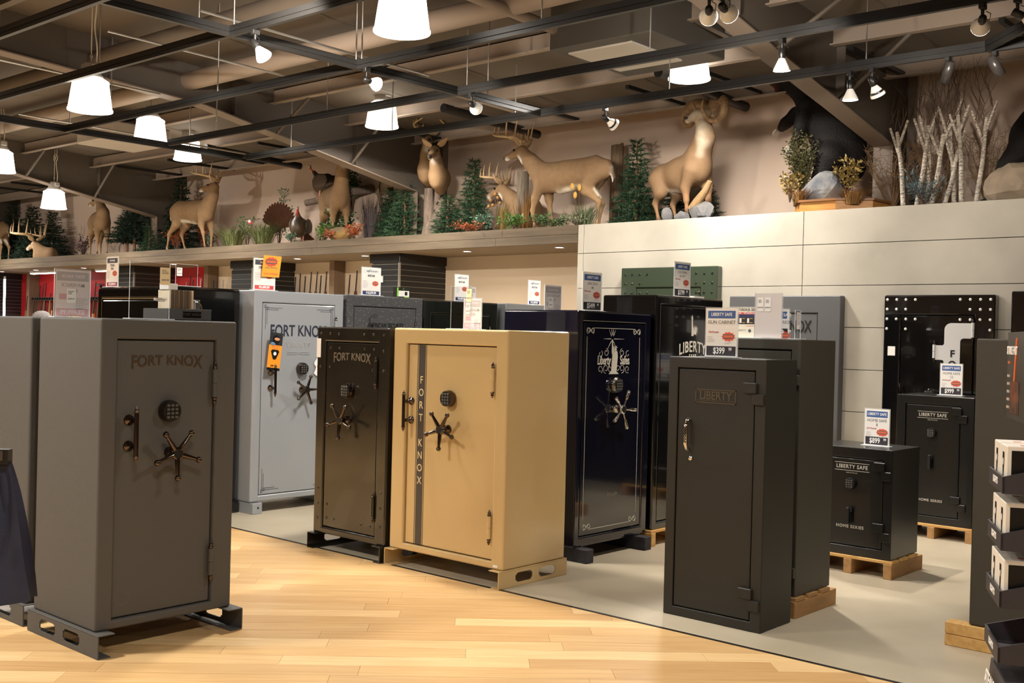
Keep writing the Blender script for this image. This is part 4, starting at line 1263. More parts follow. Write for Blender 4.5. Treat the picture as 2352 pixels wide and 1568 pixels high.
MB().lathe([(0, -0.0036), (0.016, -0.0036)], (0, 0, 0.04), (0, 1, 0), 16).build('device_lens', M_paper, o)
lettering('Catch Them\nin the Act.', M_rt, o, (0, -0.002, 0.096), 0.017, ext=0.0002)
lettering('SIMTEK', M_key, o, (0.0, -0.002, -0.068), 0.022, ext=0.0002, bold=0.02)
o = thing('torn_sticker', 'orange sticker shaped like torn white paper on the pale grey safe', 'sticker', (-7.984, 6.44, 1.28), R90)
r_ = random.Random(5)
T = Matrix.Rotation(PI / 2, 4, 'X')
pts = [((0.115 + r_.uniform(-0.02, 0.02)) * math.cos(2 * PI * i / 26), (0.115 + r_.uniform(-0.02, 0.02)) * math.sin(2 * PI * i / 26)) for i in range(26)]
MB().prism(pts, 0, 0.001, T).build('torn_edge', M_paper, o)
pts = [(0.085 * math.cos(2 * PI * i / 10), 0.095 * math.sin(2 * PI * i / 10)) for i in range(10)]
MB().prism(pts, 0.001, 0.002, T).build('orange_centre', MATS['tag_orange'], o)
MB().prism([(-0.02, -0.03), (0.03, -0.03), (0.03, 0.0), (-0.02, 0.0)], 0.002, 0.003, T).build('print', M_key, o)
lettering('SIMTEK', M_key, o, (-0.01, -0.0035, 0.02), 0.018, ext=0.0002, bold=0.02)
# ------------------------------------------------------------------ lamps and lighting track
TZ = 3.82
M_shade = mat('glowing_acrylic_shade', (255, 255, 255), 0.4, emit=((255, 246, 232), 4.5))
M_gear = mat('lamp_gear_grey', (170, 164, 156), 0.5)
M_cord = mat('white_cord', (206, 196, 178), 0.6)
HB = MB().lathe([(0.196, 0.006), (0.206, 0.0), (0.207, 0.014), (0.198, 0.03), (0.166, 0.262), (0.170, 0.270), (0.166, 0.282), (0.11, 0.315)], n=36).mesh('shade')
HB.materials.append(M_shade)
HL = MB().lathe([(0.0, 0.02), (0.197, 0.012)], n=36).mesh('diffuser')
HL.materials.append(M_shade)
HG = MB().lathe([(0.112, 0.31), (0.115, 0.33), (0.09, 0.36), (0.09, 0.43), (0.06, 0.45), (0.0, 0.452)], n=20).mesh('gear_housing')
HG.materials.append(M_gear)
HX = MB().rbox(0.05, 0.13, -0.035, 0.035, 0.37, 0.43, 0.004, 1).mesh('junction_box')
HX.materials.append(M_gear)
def highbay(x, y, z, label, cord='straight', group='high-bay lamps under the roof', power=1.0):
    o = thing('high_bay_lamp', label, 'lamp', (x, y, z), 0, group)
    for me, nm in ((HB, 'shade'), (HL, 'diffuser'), (HG, 'gear_housing'), (HX, 'junction_box')):
        obj(nm, me, None, o)
    top = deck_z(y) - 0.02 - z
    MB().tube([(0, 0, 0.45), (0, 0, 0.5), (0.02, 0, 0.52), (0, 0, 0.54), (-0.02, 0, 0.52), (0, 0, 0.5)], 0.006, 6).build('hook', M_gear, o)
    if top > 0.56:
        MB().tube([(0, 0, 0.54), (0, 0, top)], 0.005, 6).build('hanging_cable', M_cord, o)
        pts = []
        n = 30
        for i in range(n + 1):
            t = i / n
            zz = 0.45 + (top - 0.45) * t
            if cord == 'loop' and 0.55 < t < 0.9:
                a = (t - 0.55) / 0.35 * 2 * PI
                pts.append((0.03 + 0.07 * math.sin(a), 0, 0.45 + (top - 0.45) * 0.7 + 0.07 * (1 - math.cos(a)) - 0.05))
            else:
                pts.append((0.06 - 0.04 * t + 0.02 * math.sin(t * 9), 0.02, zz))
        MB().tube(pts, 0.007, 6).build('power_cord', M_cord, o)
    else:
        pts = [(0.05 * math.cos(a_ * 0.9) * (1 + 0.3 * math.sin(a_ * 2.3)), 0.05 * math.sin(a_ * 0.9), 0.46 + 0.004 * a_ + 0.03 * math.sin(a_ * 1.7)) for a_ in [q * 0.35 for q in range(40)]]
        MB().tube(pts, 0.005, 5).build('coiled_cord', M_cord, o)
    ld = bpy.data.lights.new('lamp_light', 'AREA')
    ld.shape = 'DISK'
    ld.size = 0.38
    ld.energy = LAMP_W * power
    ld.color = LAMP_COL
    ld.spread = R(165)
    lo = bpy.data.objects.new('lamp_light', ld)
    COL.objects.link(lo)
    lo.parent = o
    lo.location = (0, 0, -0.012)
    return o
for x, y, z, lb, cd in (
    (-5.863, 5.363, 3.768, 'glowing high-bay lamp cut by the top edge, largest of the lamps', 'straight'),
    (-9.964, 5.143, 3.643, 'large glowing high-bay lamp at the upper left on two cords', 'straight'),
    (-12.412, 7.197, 3.88, 'glowing high-bay lamp right of the large upper-left one, by the wall heater', 'straight'),
    (-14.548, 9.056, 4.1, 'glowing high-bay lamp crossed by a black track rail, above the buck looking back', 'coil'),
    (-10.266, 9.094, 4.146, 'glowing high-bay lamp with coiled cord above the two deer busts', 'coil'),
    (-5.878, 9.189, 4.161, 'glowing high-bay lamp above the ram, below the dark air handler', 'coil'),
    (-18.037, 8.706, 3.541, 'small far glowing high-bay lamp hanging on a looped cord at the left', 'loop'),
    (-15.889, 6.875, 3.752, 'glowing high-bay lamp half cut by the left edge', 'straight')):
    highbay(x, y, z, lb, cd)
k = 0
for x, y in ((-5.9, 1.3), (-10.0, 1.3), (-14.2, 3.2), (-5.9, -2.9), (-10.0, -2.9), (-18.5, 5.0), (-22.4, 8.8), (-26.5, 7.0)):
    highbay(x, y, 3.8, 'high-bay lamp over another part of the shop, out of the picture')
for x, y, pw in ((-1.7, 1.3, 0.5), (-1.7, 5.3, 0.45), (2.6, 1.3, 0.5), (-1.7, -2.9, 0.5)):  # unseen lamps added as weak fill on the right-facing fronts
    highbay(x, y, 3.8, 'dimmed high-bay lamp to the right, out of the picture', power=pw)

def rail(p, q, label):
    """black strut with a lighting track hung beneath it"""
    p, q = Vector(p), Vector(q)
    d = (q - p).normalized()
    nrm = Vector((-d.y, d.x, 0))
    o = thing('track_rail', label, 'track rail', p)
    def bar(w, z0, z1, nm):
        vs_ = []
        for e in (Vector((0, 0, 0)), q - p):
            for sx, zz in ((-1, z0), (1, z0), (1, z1), (-1, z1)):
                vs_.append(e + nrm * (sx * w / 2) + Vector((0, 0, zz)))
        MB().add(vs_, [(0, 1, 2, 3), (7, 6, 5, 4), (0, 4, 5, 1), (1, 5, 6, 2), (2, 6, 7, 3), (3, 7, 4, 0)]).build(nm, M_track, o)
    bar(0.042, 0.0, 0.042, 'strut')
    bar(0.02, -0.008, 0.0, 'spacer')
    bar(0.036, -0.034, -0.008, 'track')
    n = int((q - p).length / 2.1)
    for i in range(n + 1):
        t = (i + 0.5) / (n + 1)
        c = (q - p) * t
        yy = p.y + c.y
        MB().tube([c + Vector((0, 0, 0.04)), c + Vector((0, 0, deck_z(yy) - 0.02 - TZ))], 0.006, 6).build('drop_rod', M_rod, o)
    return o
rail((-30, 3.68, TZ), (4, 3.68, TZ), 'black lighting track crossing the extreme upper left corner')
rail((-30, 4.72, TZ), (4, 4.72, TZ), 'black lighting track passing above the two large upper-left lamps')
rail((-12.1, 5.96, TZ), (4, 5.96, TZ), 'black lighting track running to the top middle of the picture')
rail((-11.9, 7.15, TZ), (4, 7.15, TZ), 'black lighting track in front of the lamp above the ram')
rail((-12.0, 8.33, TZ), (-2.77, 8.33, TZ), 'black lighting track nearest the animals, catching lamp glare')
rail((-2.77, 8.33, TZ), (-1.6, 7.15, TZ), 'short angled lighting track at the right edge')
rail((-2.77, 8.36, TZ), (2.0, 8.36, TZ), 'black lighting track running out past the right edge')
rail((-7.05, 3.68, TZ + 0.001), (-7.05, 8.33, TZ + 0.001), 'cross track linking the parallel tracks above the tan safe')
rail((-12.1, 3.68, TZ + 0.001), (-12.1, 8.33, TZ + 0.001), 'cross track linking the parallel tracks at the far left')

M_spotglow = mat('spot_face', (255, 255, 255), 0.4, emit=((255, 250, 246), 16))
M_spotoff = mat('spot_face_off', (236, 228, 214), 0.3)
def spot(x, y, aim, label, on=True, kind='par', power=1.0, size=70):
    """track head hung under the rail, face turned to aim"""
    o = thing('track_spotlight', label, 'spotlight', (x, y, TZ - 0.034), 0, 'spotlights on the black tracks')
    MB().rbox(-0.018, 0.018, -0.03, 0.03, -0.035, 0, 0.003, 1).build('track_adapter', M_track, o)
    MB().tube([(0, 0, -0.035), (0, 0, -0.095)], 0.011, 8).build('stem', M_track, o)
    piv = Vector((0, 0, -0.10))
    d = (Vector(aim) - (Vector((x, y, TZ - 0.034)) + piv)).normalized()
    if kind == 'par':
        MB().lathe([(0.0, -0.035), (0.024, -0.03), (0.026, 0.02), (0.022, 0.045)], piv, d, 16).build('socket', M_track, o)
        MB().lathe([(0.022, 0.04), (0.030, 0.055), (0.052, 0.10), (0.060, 0.118), (0.060, 0.128)], piv, d, 24).build('bulb', mat('bulb_glass', (232, 226, 216), 0.25) if not on else M_white, o)
        MB().lathe([(0.0, 0.1285), (0.060, 0.1285)], piv, d, 24).build('bulb_face', M_spotglow if on else M_spotoff, o)
        if not on:
            MB().lathe([(0.047, 0.086), (0.0535, 0.10), (0.0535, 0.104), (0.047, 0.09)], piv, d, 24).build('black_ring', M_track, o)
    else:
        MB().lathe([(0.0, -0.07), (0.036, -0.07), (0.038, 0.09), (0.033, 0.09), (0.03, 0.05), (0.0, 0.05)], piv, d, 20).build('can_housing', mat('can_grey', (58, 54, 52), 0.3, metal=0.3), o)
        MB().tube([piv + Vector((0, 0, 0.02)), piv], 0.012, 8).build('swivel', M_track, o)
    MB().tube([piv + Vector((0.02, 0, 0.05)), piv + Vector((0.05, 0, 0.03)), piv + Vector((0.045, 0, -0.01)), piv + d * -0.02], 0.003, 5).build('flex_lead', M_track, o)
    if on:
        ld = bpy.data.lights.new('spot_beam', 'SPOT')
        ld.energy = SPOT_W * power
        ld.spot_size = R(size)
        ld.spot_blend = 0.7
        ld.color = SPOT_COL
        ld.shadow_soft_size = 0.04
        lo = bpy.data.objects.new('spot_beam', ld)
        COL.objects.link(lo)
        lo.parent = o
        lo.location = piv + d * 0.14
        lo.rotation_euler = d.to_track_quat('-Z', 'Y').to_euler()
    return o
spot(-6.73, 4.72, (-4.9, 5.6, 1.0), 'lit spotlight at the upper left turned toward the tan safe')
spot(-6.93, 5.96, (-7.4, 10.3, 3.3), 'lit spotlight hanging where tracks cross, left of the coiled-cord lamp')
spot(-6.87, 7.15, (-8.3, 10.4, 3.3), 'lit spotlight hanging where tracks cross, above the walking buck')
spot(-6.25, 8.33, (-5.6, 10.6, 2.6), 'unlit white spotlight with black ring above the big buck', False)
spot(-3.80, 7.15, (-3.9, 7.45, 0.0), 'lit spotlight pointing straight down left of the standing bear', power=2.2, size=80)
spot(-3.82, 8.33, (-3.80, 8.55, 0.0), 'lit spotlight pointing straight down right of the standing bear', power=2.0, size=80)
spot(-3.64, 8.33, (-3.3, 9.3, 2.2), 'unlit white spotlight with black ring between the bear and the birch poles', False)
spot(-3.05, 8.33, (-3.6, 8.9, 2.4), 'grey can spotlight over the birch poles', False, 'can')
spot(-2.72, 8.36, (-2.2, 8.9, 2.6), 'black can spotlight at the right end of the nearest track', False, 'can')
spot(-2.41, 7.15, (-3.9, 10.6, 3.3), 'lit spotlight in the upper right corner aimed at the birch poles', power=1.0)
spot(-2.2, 7.15, (-1.4, 7.8, 3.2), 'unlit black-ringed spotlight at the top right corner', False)
spot(-3.68, 5.96, (-6.5, 10.4, 3.5), 'lit spotlight at the top edge aimed left at the ram', power=1.0)
spot(-3.58, 5.96, (-4.6, 10.4, 3.4), 'lit spotlight at the top edge pointing down beside its twin', power=0.9)
for x, y, ax, pw in ((-5.7, 3.68, -9.0, 2.2), (-5.5, 3.68, -10.6, 2.6), (-5.3, 3.68, -12.4, 3.0), (-5.1, 3.68, -14.4, 3.6), (-4.9, 3.68, -16.6, 4.2), (-4.4, 3.68, -6.9, 0.5), (-4.0, 3.68, -5.2, 0.5)):  # extra spots out of view, added to brighten the wall behind the animals
    spot(x, y, (ax, 10.6, 3.3), 'lit spotlight on a track above the picture top', power=pw, size=42)
for x in (-17.0, -19.5, -22.0):  # further added spots, out of view, for the far left of the wall
    spot(x, 3.68, (x - 0.4, 10.5, 3.3), 'lit spotlight on the left track beyond the picture', power=2.4, size=60)
# ------------------------------------------------------------------ smooth bodies from tapered capsules
def surface_nets(f, origin, h):
    nx, ny, nz = f.shape
    ins = f < 0
    acc = np.zeros((nx - 1, ny - 1, nz - 1, 3), np.float32)
    cnt = np.zeros((nx - 1, ny - 1, nz - 1), np.float32)
    S = lambda a, dx, dy, dz: a[dx:nx - 1 + dx, dy:ny - 1 + dy, dz:nz - 1 + dz]
    for ax in range(3):
        o1, o2 = [a for a in range(3) if a != ax]
        for p in (0, 1):
            for q in (0, 1):
                d0 = [0, 0, 0]
                d0[o1], d0[o2] = p, q
                d1 = list(d0)
                d1[ax] = 1
                a, b = S(f, *d0), S(f, *d1)
                m = (a < 0) != (b < 0)
                t = np.where(m, a / np.where(m, a - b, 1), 0)
                cnt += m
                acc[..., ax] += np.where(m, t, 0)
                acc[..., o1] += np.where(m, p, 0)
                acc[..., o2] += np.where(m, q, 0)
    act = cnt > 0
    idx = -np.ones(cnt.shape, np.int64)
    idx[act] = np.arange(act.sum())
    ijk = np.argwhere(act).astype(np.float32)
    V = (ijk + acc[act] / cnt[act][:, None]) * h + np.array(origin, np.float32)
    Q = []
    for ax in range(3):
        o1, o2 = [(1, 2), (2, 0), (0, 1)][ax]
        lo = [slice(1, n - 1) for n in (nx, ny, nz)]
        hi = [slice(1, n - 1) for n in (nx, ny, nz)]
        lo[ax] = slice(0, (nx, ny, nz)[ax] - 1)
        hi[ax] = slice(1, (nx, ny, nz)[ax])
        a, b = ins[tuple(lo)], ins[tuple(hi)]
        cr = np.argwhere(a != b)
        if len(cr) == 0:
            continue
        flip = a[tuple(cr.T)]
        base = cr.copy()
        for o in (o1, o2):
            base[:, o] += 1
        def cell(u, v):
            c = base.copy()
            c[:, o1] -= u
            c[:, o2] -= v
            return idx[tuple(c.T)]
        q = np.stack([cell(1, 1), cell(0, 1), cell(0, 0), cell(1, 0)], 1)
        q[~flip] = q[~flip][:, ::-1]
        Q.append(q)
    return V, np.concatenate(Q)

def blob(name, prims, m, parent=None, h=0.018, k=0.03, cut=None, loc=(0, 0, 0)):
    """prims: (a, b, ra, rb, colour, squash_y); one continuous skin with pelt colours"""
    A = np.array([p[0] for p in prims], np.float32)
    B = np.array([p[1] for p in prims], np.float32)
    RA = np.array([p[2] for p in prims], np.float32)
    RB = np.array([p[3] for p in prims], np.float32)
    CL = np.array([srgb(*p[4])[:3] for p in prims], np.float32)
    SQ = np.array([p[5] if len(p) > 5 else 1.0 for p in prims], np.float32)
    rm = np.maximum(RA, RB)[:, None] + 2 * h + 0.02
    lo = np.minimum(A, B).min(0) - rm.max()
    hi = np.maximum(A, B).max(0) + rm.max()
    lo = (np.minimum(A, B) - rm).min(0)
    hi = (np.maximum(A, B) + rm).max(0)
    n = np.ceil((hi - lo) / h).astype(int) + 2
    ax = [lo[i] + np.arange(n[i]) * h for i in range(3)]
    acc = np.full(n, 1e-12, np.float32)
    def dist(P, i):
        ab = B[i] - A[i]
        L2 = max(float(ab @ ab), 1e-9)
        w = P - A[i]
        t = np.clip((w @ ab) / L2, 0, 1)
        r = w - t[..., None] * ab
        r = r / np.array([1, SQ[i], 1], np.float32)
        return (np.sqrt((r * r).sum(-1)) - (RA[i] + (RB[i] - RA[i]) * t)) * min(1.0, SQ[i])
    for i in range(len(prims)):
        pad = max(RA[i], RB[i]) + 5 * k
        s = []
        for c in range(3):
            a0 = max(0, int((min(A[i][c], B[i][c]) - pad - lo[c]) / h))
            a1 = min(n[c], int((max(A[i][c], B[i][c]) + pad - lo[c]) / h) + 2)
            s.append(slice(a0, a1))
        G = np.stack(np.meshgrid(ax[0][s[0]], ax[1][s[1]], ax[2][s[2]], indexing='ij'), -1).astype(np.float32)
        acc[tuple(s)] += np.exp(np.clip(-dist(G, i) / k, -60, 60))
    f = -k * np.log(acc) + 0.9 * k
    if cut is not None:
        G = np.stack(np.meshgrid(*ax, indexing='ij'), -1).astype(np.float32)
        f = np.maximum(f, (G - np.array(cut[0], np.float32)) @ np.array(cut[1], np.float32))
    f[0], f[-1], f[:, 0], f[:, -1], f[:, :, 0], f[:, :, -1] = (1,) * 6
    V, Q = surface_nets(f, lo, h)
    W = np.stack([np.exp(np.clip(-dist(V, i) / (k * 0.45), -50, 50)) for i in range(len(prims))], 1) + 1e-9
    C = (W @ CL) / W.sum(1, keepdims=True)
    me = bpy.data.meshes.new(name)
    me.from_pydata(V.tolist(), [], Q.tolist())
    at = me.color_attributes.new('pelt', 'FLOAT_COLOR', 'POINT')
    at.data.foreach_set('color', np.concatenate([C, np.ones((len(C), 1), np.float32)], 1).astype(np.float32).ravel())
    me.polygons.foreach_set('use_smooth', np.ones(len(me.polygons), bool))
    me.update()
    return obj(name, me, m, parent, loc)

M_fur = mat('deer_fur', (150, 116, 78), 0.75, attr='pelt', vary=(16, (112, 84, 56), 0.28), bump=(70, 0.35), spec=0.2)
M_bear = mat('bear_fur', (22, 20, 19), 0.7, attr='pelt', bump=(60, 0.8), spec=0.2)
M_plume = mat('plumage', (48, 40, 32), 0.45, attr='pelt', vary=(26, (92, 72, 50), 0.5), bump=(40, 0.6))
M_antler = mat('antler', (196, 168, 126), 0.5, vary=(14, (140, 108, 72), 0.6))
M_eye = mat('glass_eye', (10, 8, 7), 0.08)
M_hoof = mat('hoof', (40, 34, 30), 0.5)
BR, BE, LG, DK, WH = (138, 111, 82), (222, 210, 190), (160, 130, 96), (84, 66, 50), (232, 226, 214)

def leaf_ear(s, base, d, nrm, L=0.15, W=0.075, m=None, name='ear'):
    d, nrm = Vector(d).normalized(), Vector(nrm).normalized()
    sd = d.cross(nrm).normalized()
    nrm = sd.cross(d)
    b = MB()
    n = 7
    rows = []
    for i in range(n + 1):
        t = i / n
        w = W * 0.5 * math.sin(PI * (0.12 + 0.88 * t) ** 0.8) ** 0.8 if t < 1 else 0.002
        c = Vector(base) + d * L * t
        rows.append([c - sd * w + nrm * 0.018 * math.sin(PI * t), c - nrm * 0.012, c + sd * w + nrm * 0.018 * math.sin(PI * t), c + nrm * -0.022])
    vs_ = [p for r_ in rows for p in r_]
    fs = []
    for i in range(n):
        for k in range(4):
            fs.append((i * 4 + k, i * 4 + (k + 1) % 4, (i + 1) * 4 + (k + 1) % 4, (i + 1) * 4 + k))
    b.add(vs_, fs, True)
    return b.build(name, m or mat('ear_skin', (186, 154, 120), 0.8), s)

def antlers(s, skull, f, big=1.0, pts=4, spread=1.0):
    f = Vector(f)
    f.z *= 0.3
    f.normalize()
    u = Vector((0, 0, 1))
    sd = f.cross(u).normalized()
    for sg in (-1, 1):
        P = lambda a, b_, c: Vector(skull) + (f * a + sd * sg * b_ * spread + u * c) * big
        beam = [P(-0.02, 0.035, 0.03), P(-0.05, 0.07, 0.065), P(-0.02, 0.13, 0.095), P(0.06, 0.18, 0.11), P(0.15, 0.20, 0.13), P(0.23, 0.18, 0.155), P(0.30, 0.13, 0.185), P(0.33, 0.09, 0.215)]
        b = MB().tube(beam, [0.023 * big, 0.021 * big, 0.019 * big, 0.018 * big, 0.016 * big, 0.013 * big, 0.010 * big, 0.003], 8)
        tines = [(1, (0.05, -0.01, 0.11), 0.012), (2, (-0.05, 0.01, 0.21), 0.014), (3, (-0.02, 0.01, 0.21), 0.014), (4, (0.0, -0.01, 0.17), 0.013), (5, (0.01, -0.02, 0.12), 0.011)][:pts + 1]
        for bi, dv, r_ in tines:
            p0 = beam[bi]
            v = (f * dv[0] + sd * sg * dv[1] + u * dv[2]) * big
            b.tube([p0, p0 + v * 0.5 + f * 0.008, p0 + v], [r_ * big, r_ * 0.7 * big, 0.002], 6)
        b.build('antler', M_antler, s)

def deer(label, loc, rz, S=1.0, skull=(0.70, 0, 1.03), nose=(0.93, 0, 0.945), legs=None, ant=None, bust=None, n0=(0.36, 0, 0.74), tail='down', group=None, name='mounted_deer', hump=0.0, pitch=0.0, big=1.0, face=BR):
    s = thing(name, label, 'deer', loc, rz, group)
    V3 = lambda p: Vector(p)
    sk, ns, N0 = V3(skull), V3(nose), V3(n0)
    hd = (ns - sk)
    fw = hd.normalized()
    sd = fw.cross(Vector((0, 0, 1))).normalized()
    up = sd.cross(fw)
    back = sk - fw * 0.045 - up * 0.035
    mid = (N0 + back) / 2 + Vector((0.015, 0, 0.0))
    pr = []
    if bust is None:
        pr += [((.28, 0, .655), (-.05, 0, .665), .185, .178, BR, .80), ((-.05, 0, .665), (-.48, 0, .69), .178, .168, BR, .80),
               ((-.48, 0, .69), (-.62, 0, .685), .168, .125, BR, .85), ((.34, 0, .57), (.0, 0, .55), .115, .105, BR, .85),
               ((.02, 0, .515), (-.34, 0, .545), .085, .075, BE, .8), ((.24, 0, .80), (.06, 0, .805), .05, .045, (112, 88, 64)), ((.0, 0, .82), (-.50, 0, .835), .034, .034, (100, 78, 56)), ((-.50, 0, .835), (-.68, 0, .78), .034, .03, (92, 70, 50))]
        if tail == 'down':
            pr += [((-.70, 0, .76), (-.78, 0, .58), .035, .025, DK), ((-.725, 0, .70), (-.755, 0, .52), .025, .02, WH)]
        else:
            pr += [((-.68, 0, .74), (-.86, 0, .72), .035, .03, WH)]
    else:
        pr += [((.26, 0, .60), (.02, 0, .60), .17, .17, BR, .80), ((.30, 0, .52), (.08, 0, .47), .11, .11, BR, .85)]
    pr += [(N0, mid, .145, .112, BR, .85), (mid, back, .108, .080, BR, .85), (N0 - Vector((0, 0, .09)), mid - Vector((0.0, 0, .05)), .10, .075, BR),
           (back - up * .055 + fw * .045, back.lerp(mid, .45) - up * .04 + fw * .055, .052, .058, WH)]
    pr += [(sk - fw * .02, sk + hd * .45, .070, .052, face), (sk + hd * .4, ns - fw * .03, .050, .034, face), (sk - up * .04, sk + hd * .6 - up * .03, .045, .030, face),
           (ns - fw * .04 - up * .020, ns - fw * .010 - up * .028, .031, .025, WH), (ns - fw * .004 + up * .010, ns + fw * .010 + up * .008, .033, .029, (24, 20, 18)), (ns - fw * .05 + up * .004, ns - fw * .042, .03, .03, (150, 128, 104))]
    if bust is None:
        L = legs or {}
        for sg in (-1, 1):
            y = sg * .085
            fk = L.get('fl' if sg > 0 else 'fr', [(.31, .40), (.33, .27), (.32, .06), (.35, .022)])
            ch = [(.28, .60)] + fk
            rr = [.095, .060, .036, .024, .026]
            cc = [BR, LG, LG, LG, (60, 48, 40)]
            for i in range(4):
                yy = (y * 0.75 if i == 0 else y)
                pr.append(((ch[i][0], yy, ch[i][1]), (ch[i + 1][0], y, ch[i + 1][1]), rr[i], rr[i + 1], cc[i + 1] if i else BR))
            bk = L.get('bl' if sg > 0 else 'br', [(-.40, .47), (-.60, .31), (-.57, .06), (-.54, .022)])
            ch = [(-.50, .64)] + bk
            rr = [.140, .085, .038, .024, .026]
            for i in range(4):
                yy = (y * 0.7 if i == 0 else y)
                pr.append(((ch[i][0], yy, ch[i][1]), (ch[i + 1][0], y, ch[i + 1][1]), rr[i], rr[i + 1], BR if i == 0 else LG, 0.8 if i == 0 else 1.0))
            pr.append(((bk[0][0] - .05, y * .6, bk[0][1] + .02), (bk[1][0] + .02, y * .75, bk[1][1] + .08), .05, .025, BE))
    blob('body', pr, M_fur, s, 0.014, 0.014, bust)
    for sg in (-1, 1):
        e = sk + hd * .22 + sd * sg * .054 + up * .022
        MB().ball(e, 0.0165, 10).build('eye', M_eye, s)
        eb = sk - fw * .05 + sd * sg * .05 + up * .045
        leaf_ear(s, eb, sd * sg * 1.0 + up * 0.75 - fw * 0.25, fw * 0.8 + sd * sg * 0.3, 0.17, 0.085)
    MB().ball(ns + fw * .016 + up * .006, 0.022, 12, (1, 1.1, 0.85)).build('nose', M_hoof, s)
    if ant:
        antlers(s, sk - fw * .02 + up * .03, fw, ant, 4 if ant > .8 else 3, big)
    s.scale = (S, S, S)
    s.rotation_euler = (0, pitch, rz)
    return s

Z = TOP
# the big walking buck, facing left along the ledge
deer('whitetail buck with wide antlers walking left, in profile above the tiled wall edge', (-8.42, 10.40, Z), PI, 1.0, (0.70, 0, 1.03), (0.94, 0, 0.955),
     {'fl': [(.36, .40), (.40, .25), (.36, .06), (.39, .022)], 'fr': [(.28, .40), (.26, .27), (.20, .06), (.22, .022)], 'bl': [(-.42, .46), (-.62, .30), (-.60, .06), (-.57, .022)], 'br': [(-.36, .46), (-.55, .30), (-.50, .06), (-.47, .022)]}, ant=1.15)
# bust behind the fence post
deer('buck bust with golden antlers peering left from behind the grey fence post', (-9.20, 10.82, Z - 0.28), PI, 1.0, (0.62, 0, 0.93), (0.85, 0, 0.83), ant=0.95, bust=((-0.02, 0, 0), (-1, 0, 0)), n0=(0.28, 0, 0.68), name='mounted_deer_bust')
# pair on the stump
deer('doe bust facing the camera on the split stump', (-10.62, 10.52, Z + 0.20), R(-58), 1.0, (0.50, 0, 0.90), (0.67, -0.02, 0.79), bust=((0.0, 0, 0), (-1, 0, 0)), n0=(0.30, 0, 0.62), name='mounted_deer_bust')
deer('antlered buck bust on the stump behind the doe bust', (-11.02, 10.72, Z + 0.33), R(-62), 1.0, (0.40, 0.05, 1.02), (0.58, 0.13, 0.95), ant=1.05, bust=((0.0, 0, 0), (-1, 0, 0)), n0=(0.26, 0, 0.62), name='mounted_deer_bust', big=1.0)
# doe climbing a rock, head hidden by the rafter
deer('doe with front hooves on a mossy rock, head hidden by the steel rafter', (-12.86, 10.52, Z), R(-28), 1.05, (0.62, 0, 1.22), (0.78, 0.10, 1.12),
     {'fl': [(.32, .42), (.34, .32), (.33, .22), (.36, .20)], 'fr': [(.26, .42), (.26, .32), (.25, .22), (.28, .20)], 'bl': [(-.42, .46), (-.52, .28), (-.50, .06), (-.47, .022)], 'br': [(-.38, .44), (-.62, .26), (-.72, .05), (-.69, .0)]}, n0=(0.34, 0, 0.76), tail='out')
# buck looking back
deer('buck with tall pale antlers looking back over its shoulder', (-16.42, 10.40, Z), 0, 1.02, (0.48, 0.0, 1.05), (0.26, -0.10, 0.985),
     {'fl': [(.33, .40), (.35, .27), (.34, .06), (.37, .022)], 'fr': [(.30, .42), (.36, .28), (.42, .06), (.45, .022)], 'bl': [(-.40, .47), (-.56, .30), (-.44, .06), (-.41, .022)], 'br': [(-.44, .46), (-.66, .30), (-.72, .06), (-.69, .022)]}, ant=1.12, n0=(0.40, 0, 0.78), face=(120, 92, 64))
# doe turning its head left
deer('doe with raised head turned left, beside slim conifer trunks', (-19.70, 10.42, Z), R(-20), 1.02, (0.0, -0.06, 1.02), (-0.20, -0.16, 0.97),
     {'bl': [(-.40, .47), (-.52, .30), (-.42, .06), (-.39, .022)]}, n0=(0.34, 0, 0.78), tail='down')
# reclining mule deer with large antlers
deer('resting buck with large branching antlers, only head and chest above the ledge', (-21.60, 10.40, Z - 0.52), R(205), 1.0, (0.42, 0, 0.82), (0.62, -0.04, 0.72), ant=1.45, bust=((-0.10, 0, 0), (-1, 0, 0)), n0=(0.22, 0, 0.66), name='mounted_deer_bust', big=1.15, face=(176, 152, 122))
deer('deer hindquarters cut by the left edge of the picture', (-24.3, 10.40, Z), PI, 1.0)

# ram
s = thing('mounted_ram', 'curl-horned ram standing on rocks, head turned left', 'ram', (-6.68, 10.42, Z), R(-12))
RB_, RW, RL = (126, 100, 74), (190, 174, 152), (140, 106, 76)
pr = [((.16, 0, .62), (-.10, 0, .56), .20, .19, RB_, .85), ((-.10, 0, .56), (-.34, 0, .54), .185, .165, RB_, .85), ((-.34, 0, .54), (-.40, 0, .50), .16, .12, RB_, .9), ((.20, 0, .55), (.0, 0, .46), .14, .13, RB_, .9),
      ((.18, 0, .72), (.28, 0, .92), .17, .125, RB_, .9), ((.28, 0, .92), (.27, -.01, 1.12), .125, .09, (176, 152, 124), .9), ((.30, -.04, .86), (.28, -.06, 1.06), .085, .07, RW), ((.27, -.06, .72), (.30, -.06, .86), .06, .06, RW),
      ((.26, .02, 1.17), (.235, -.10, 1.15), .085, .066, (190, 172, 146)), ((.235, -.10, 1.15), (.215, -.20, 1.10), .062, .042, (200, 184, 160)), ((.213, -.232, 1.105), (.212, -.238, 1.10), .020, .018, (30, 26, 24)), ((.215, -.20, 1.07), (.213, -.215, 1.07), .03, .028, RW),
      ((-.02, 0, .40), (-.26, 0, .42), .07, .06, BE)]
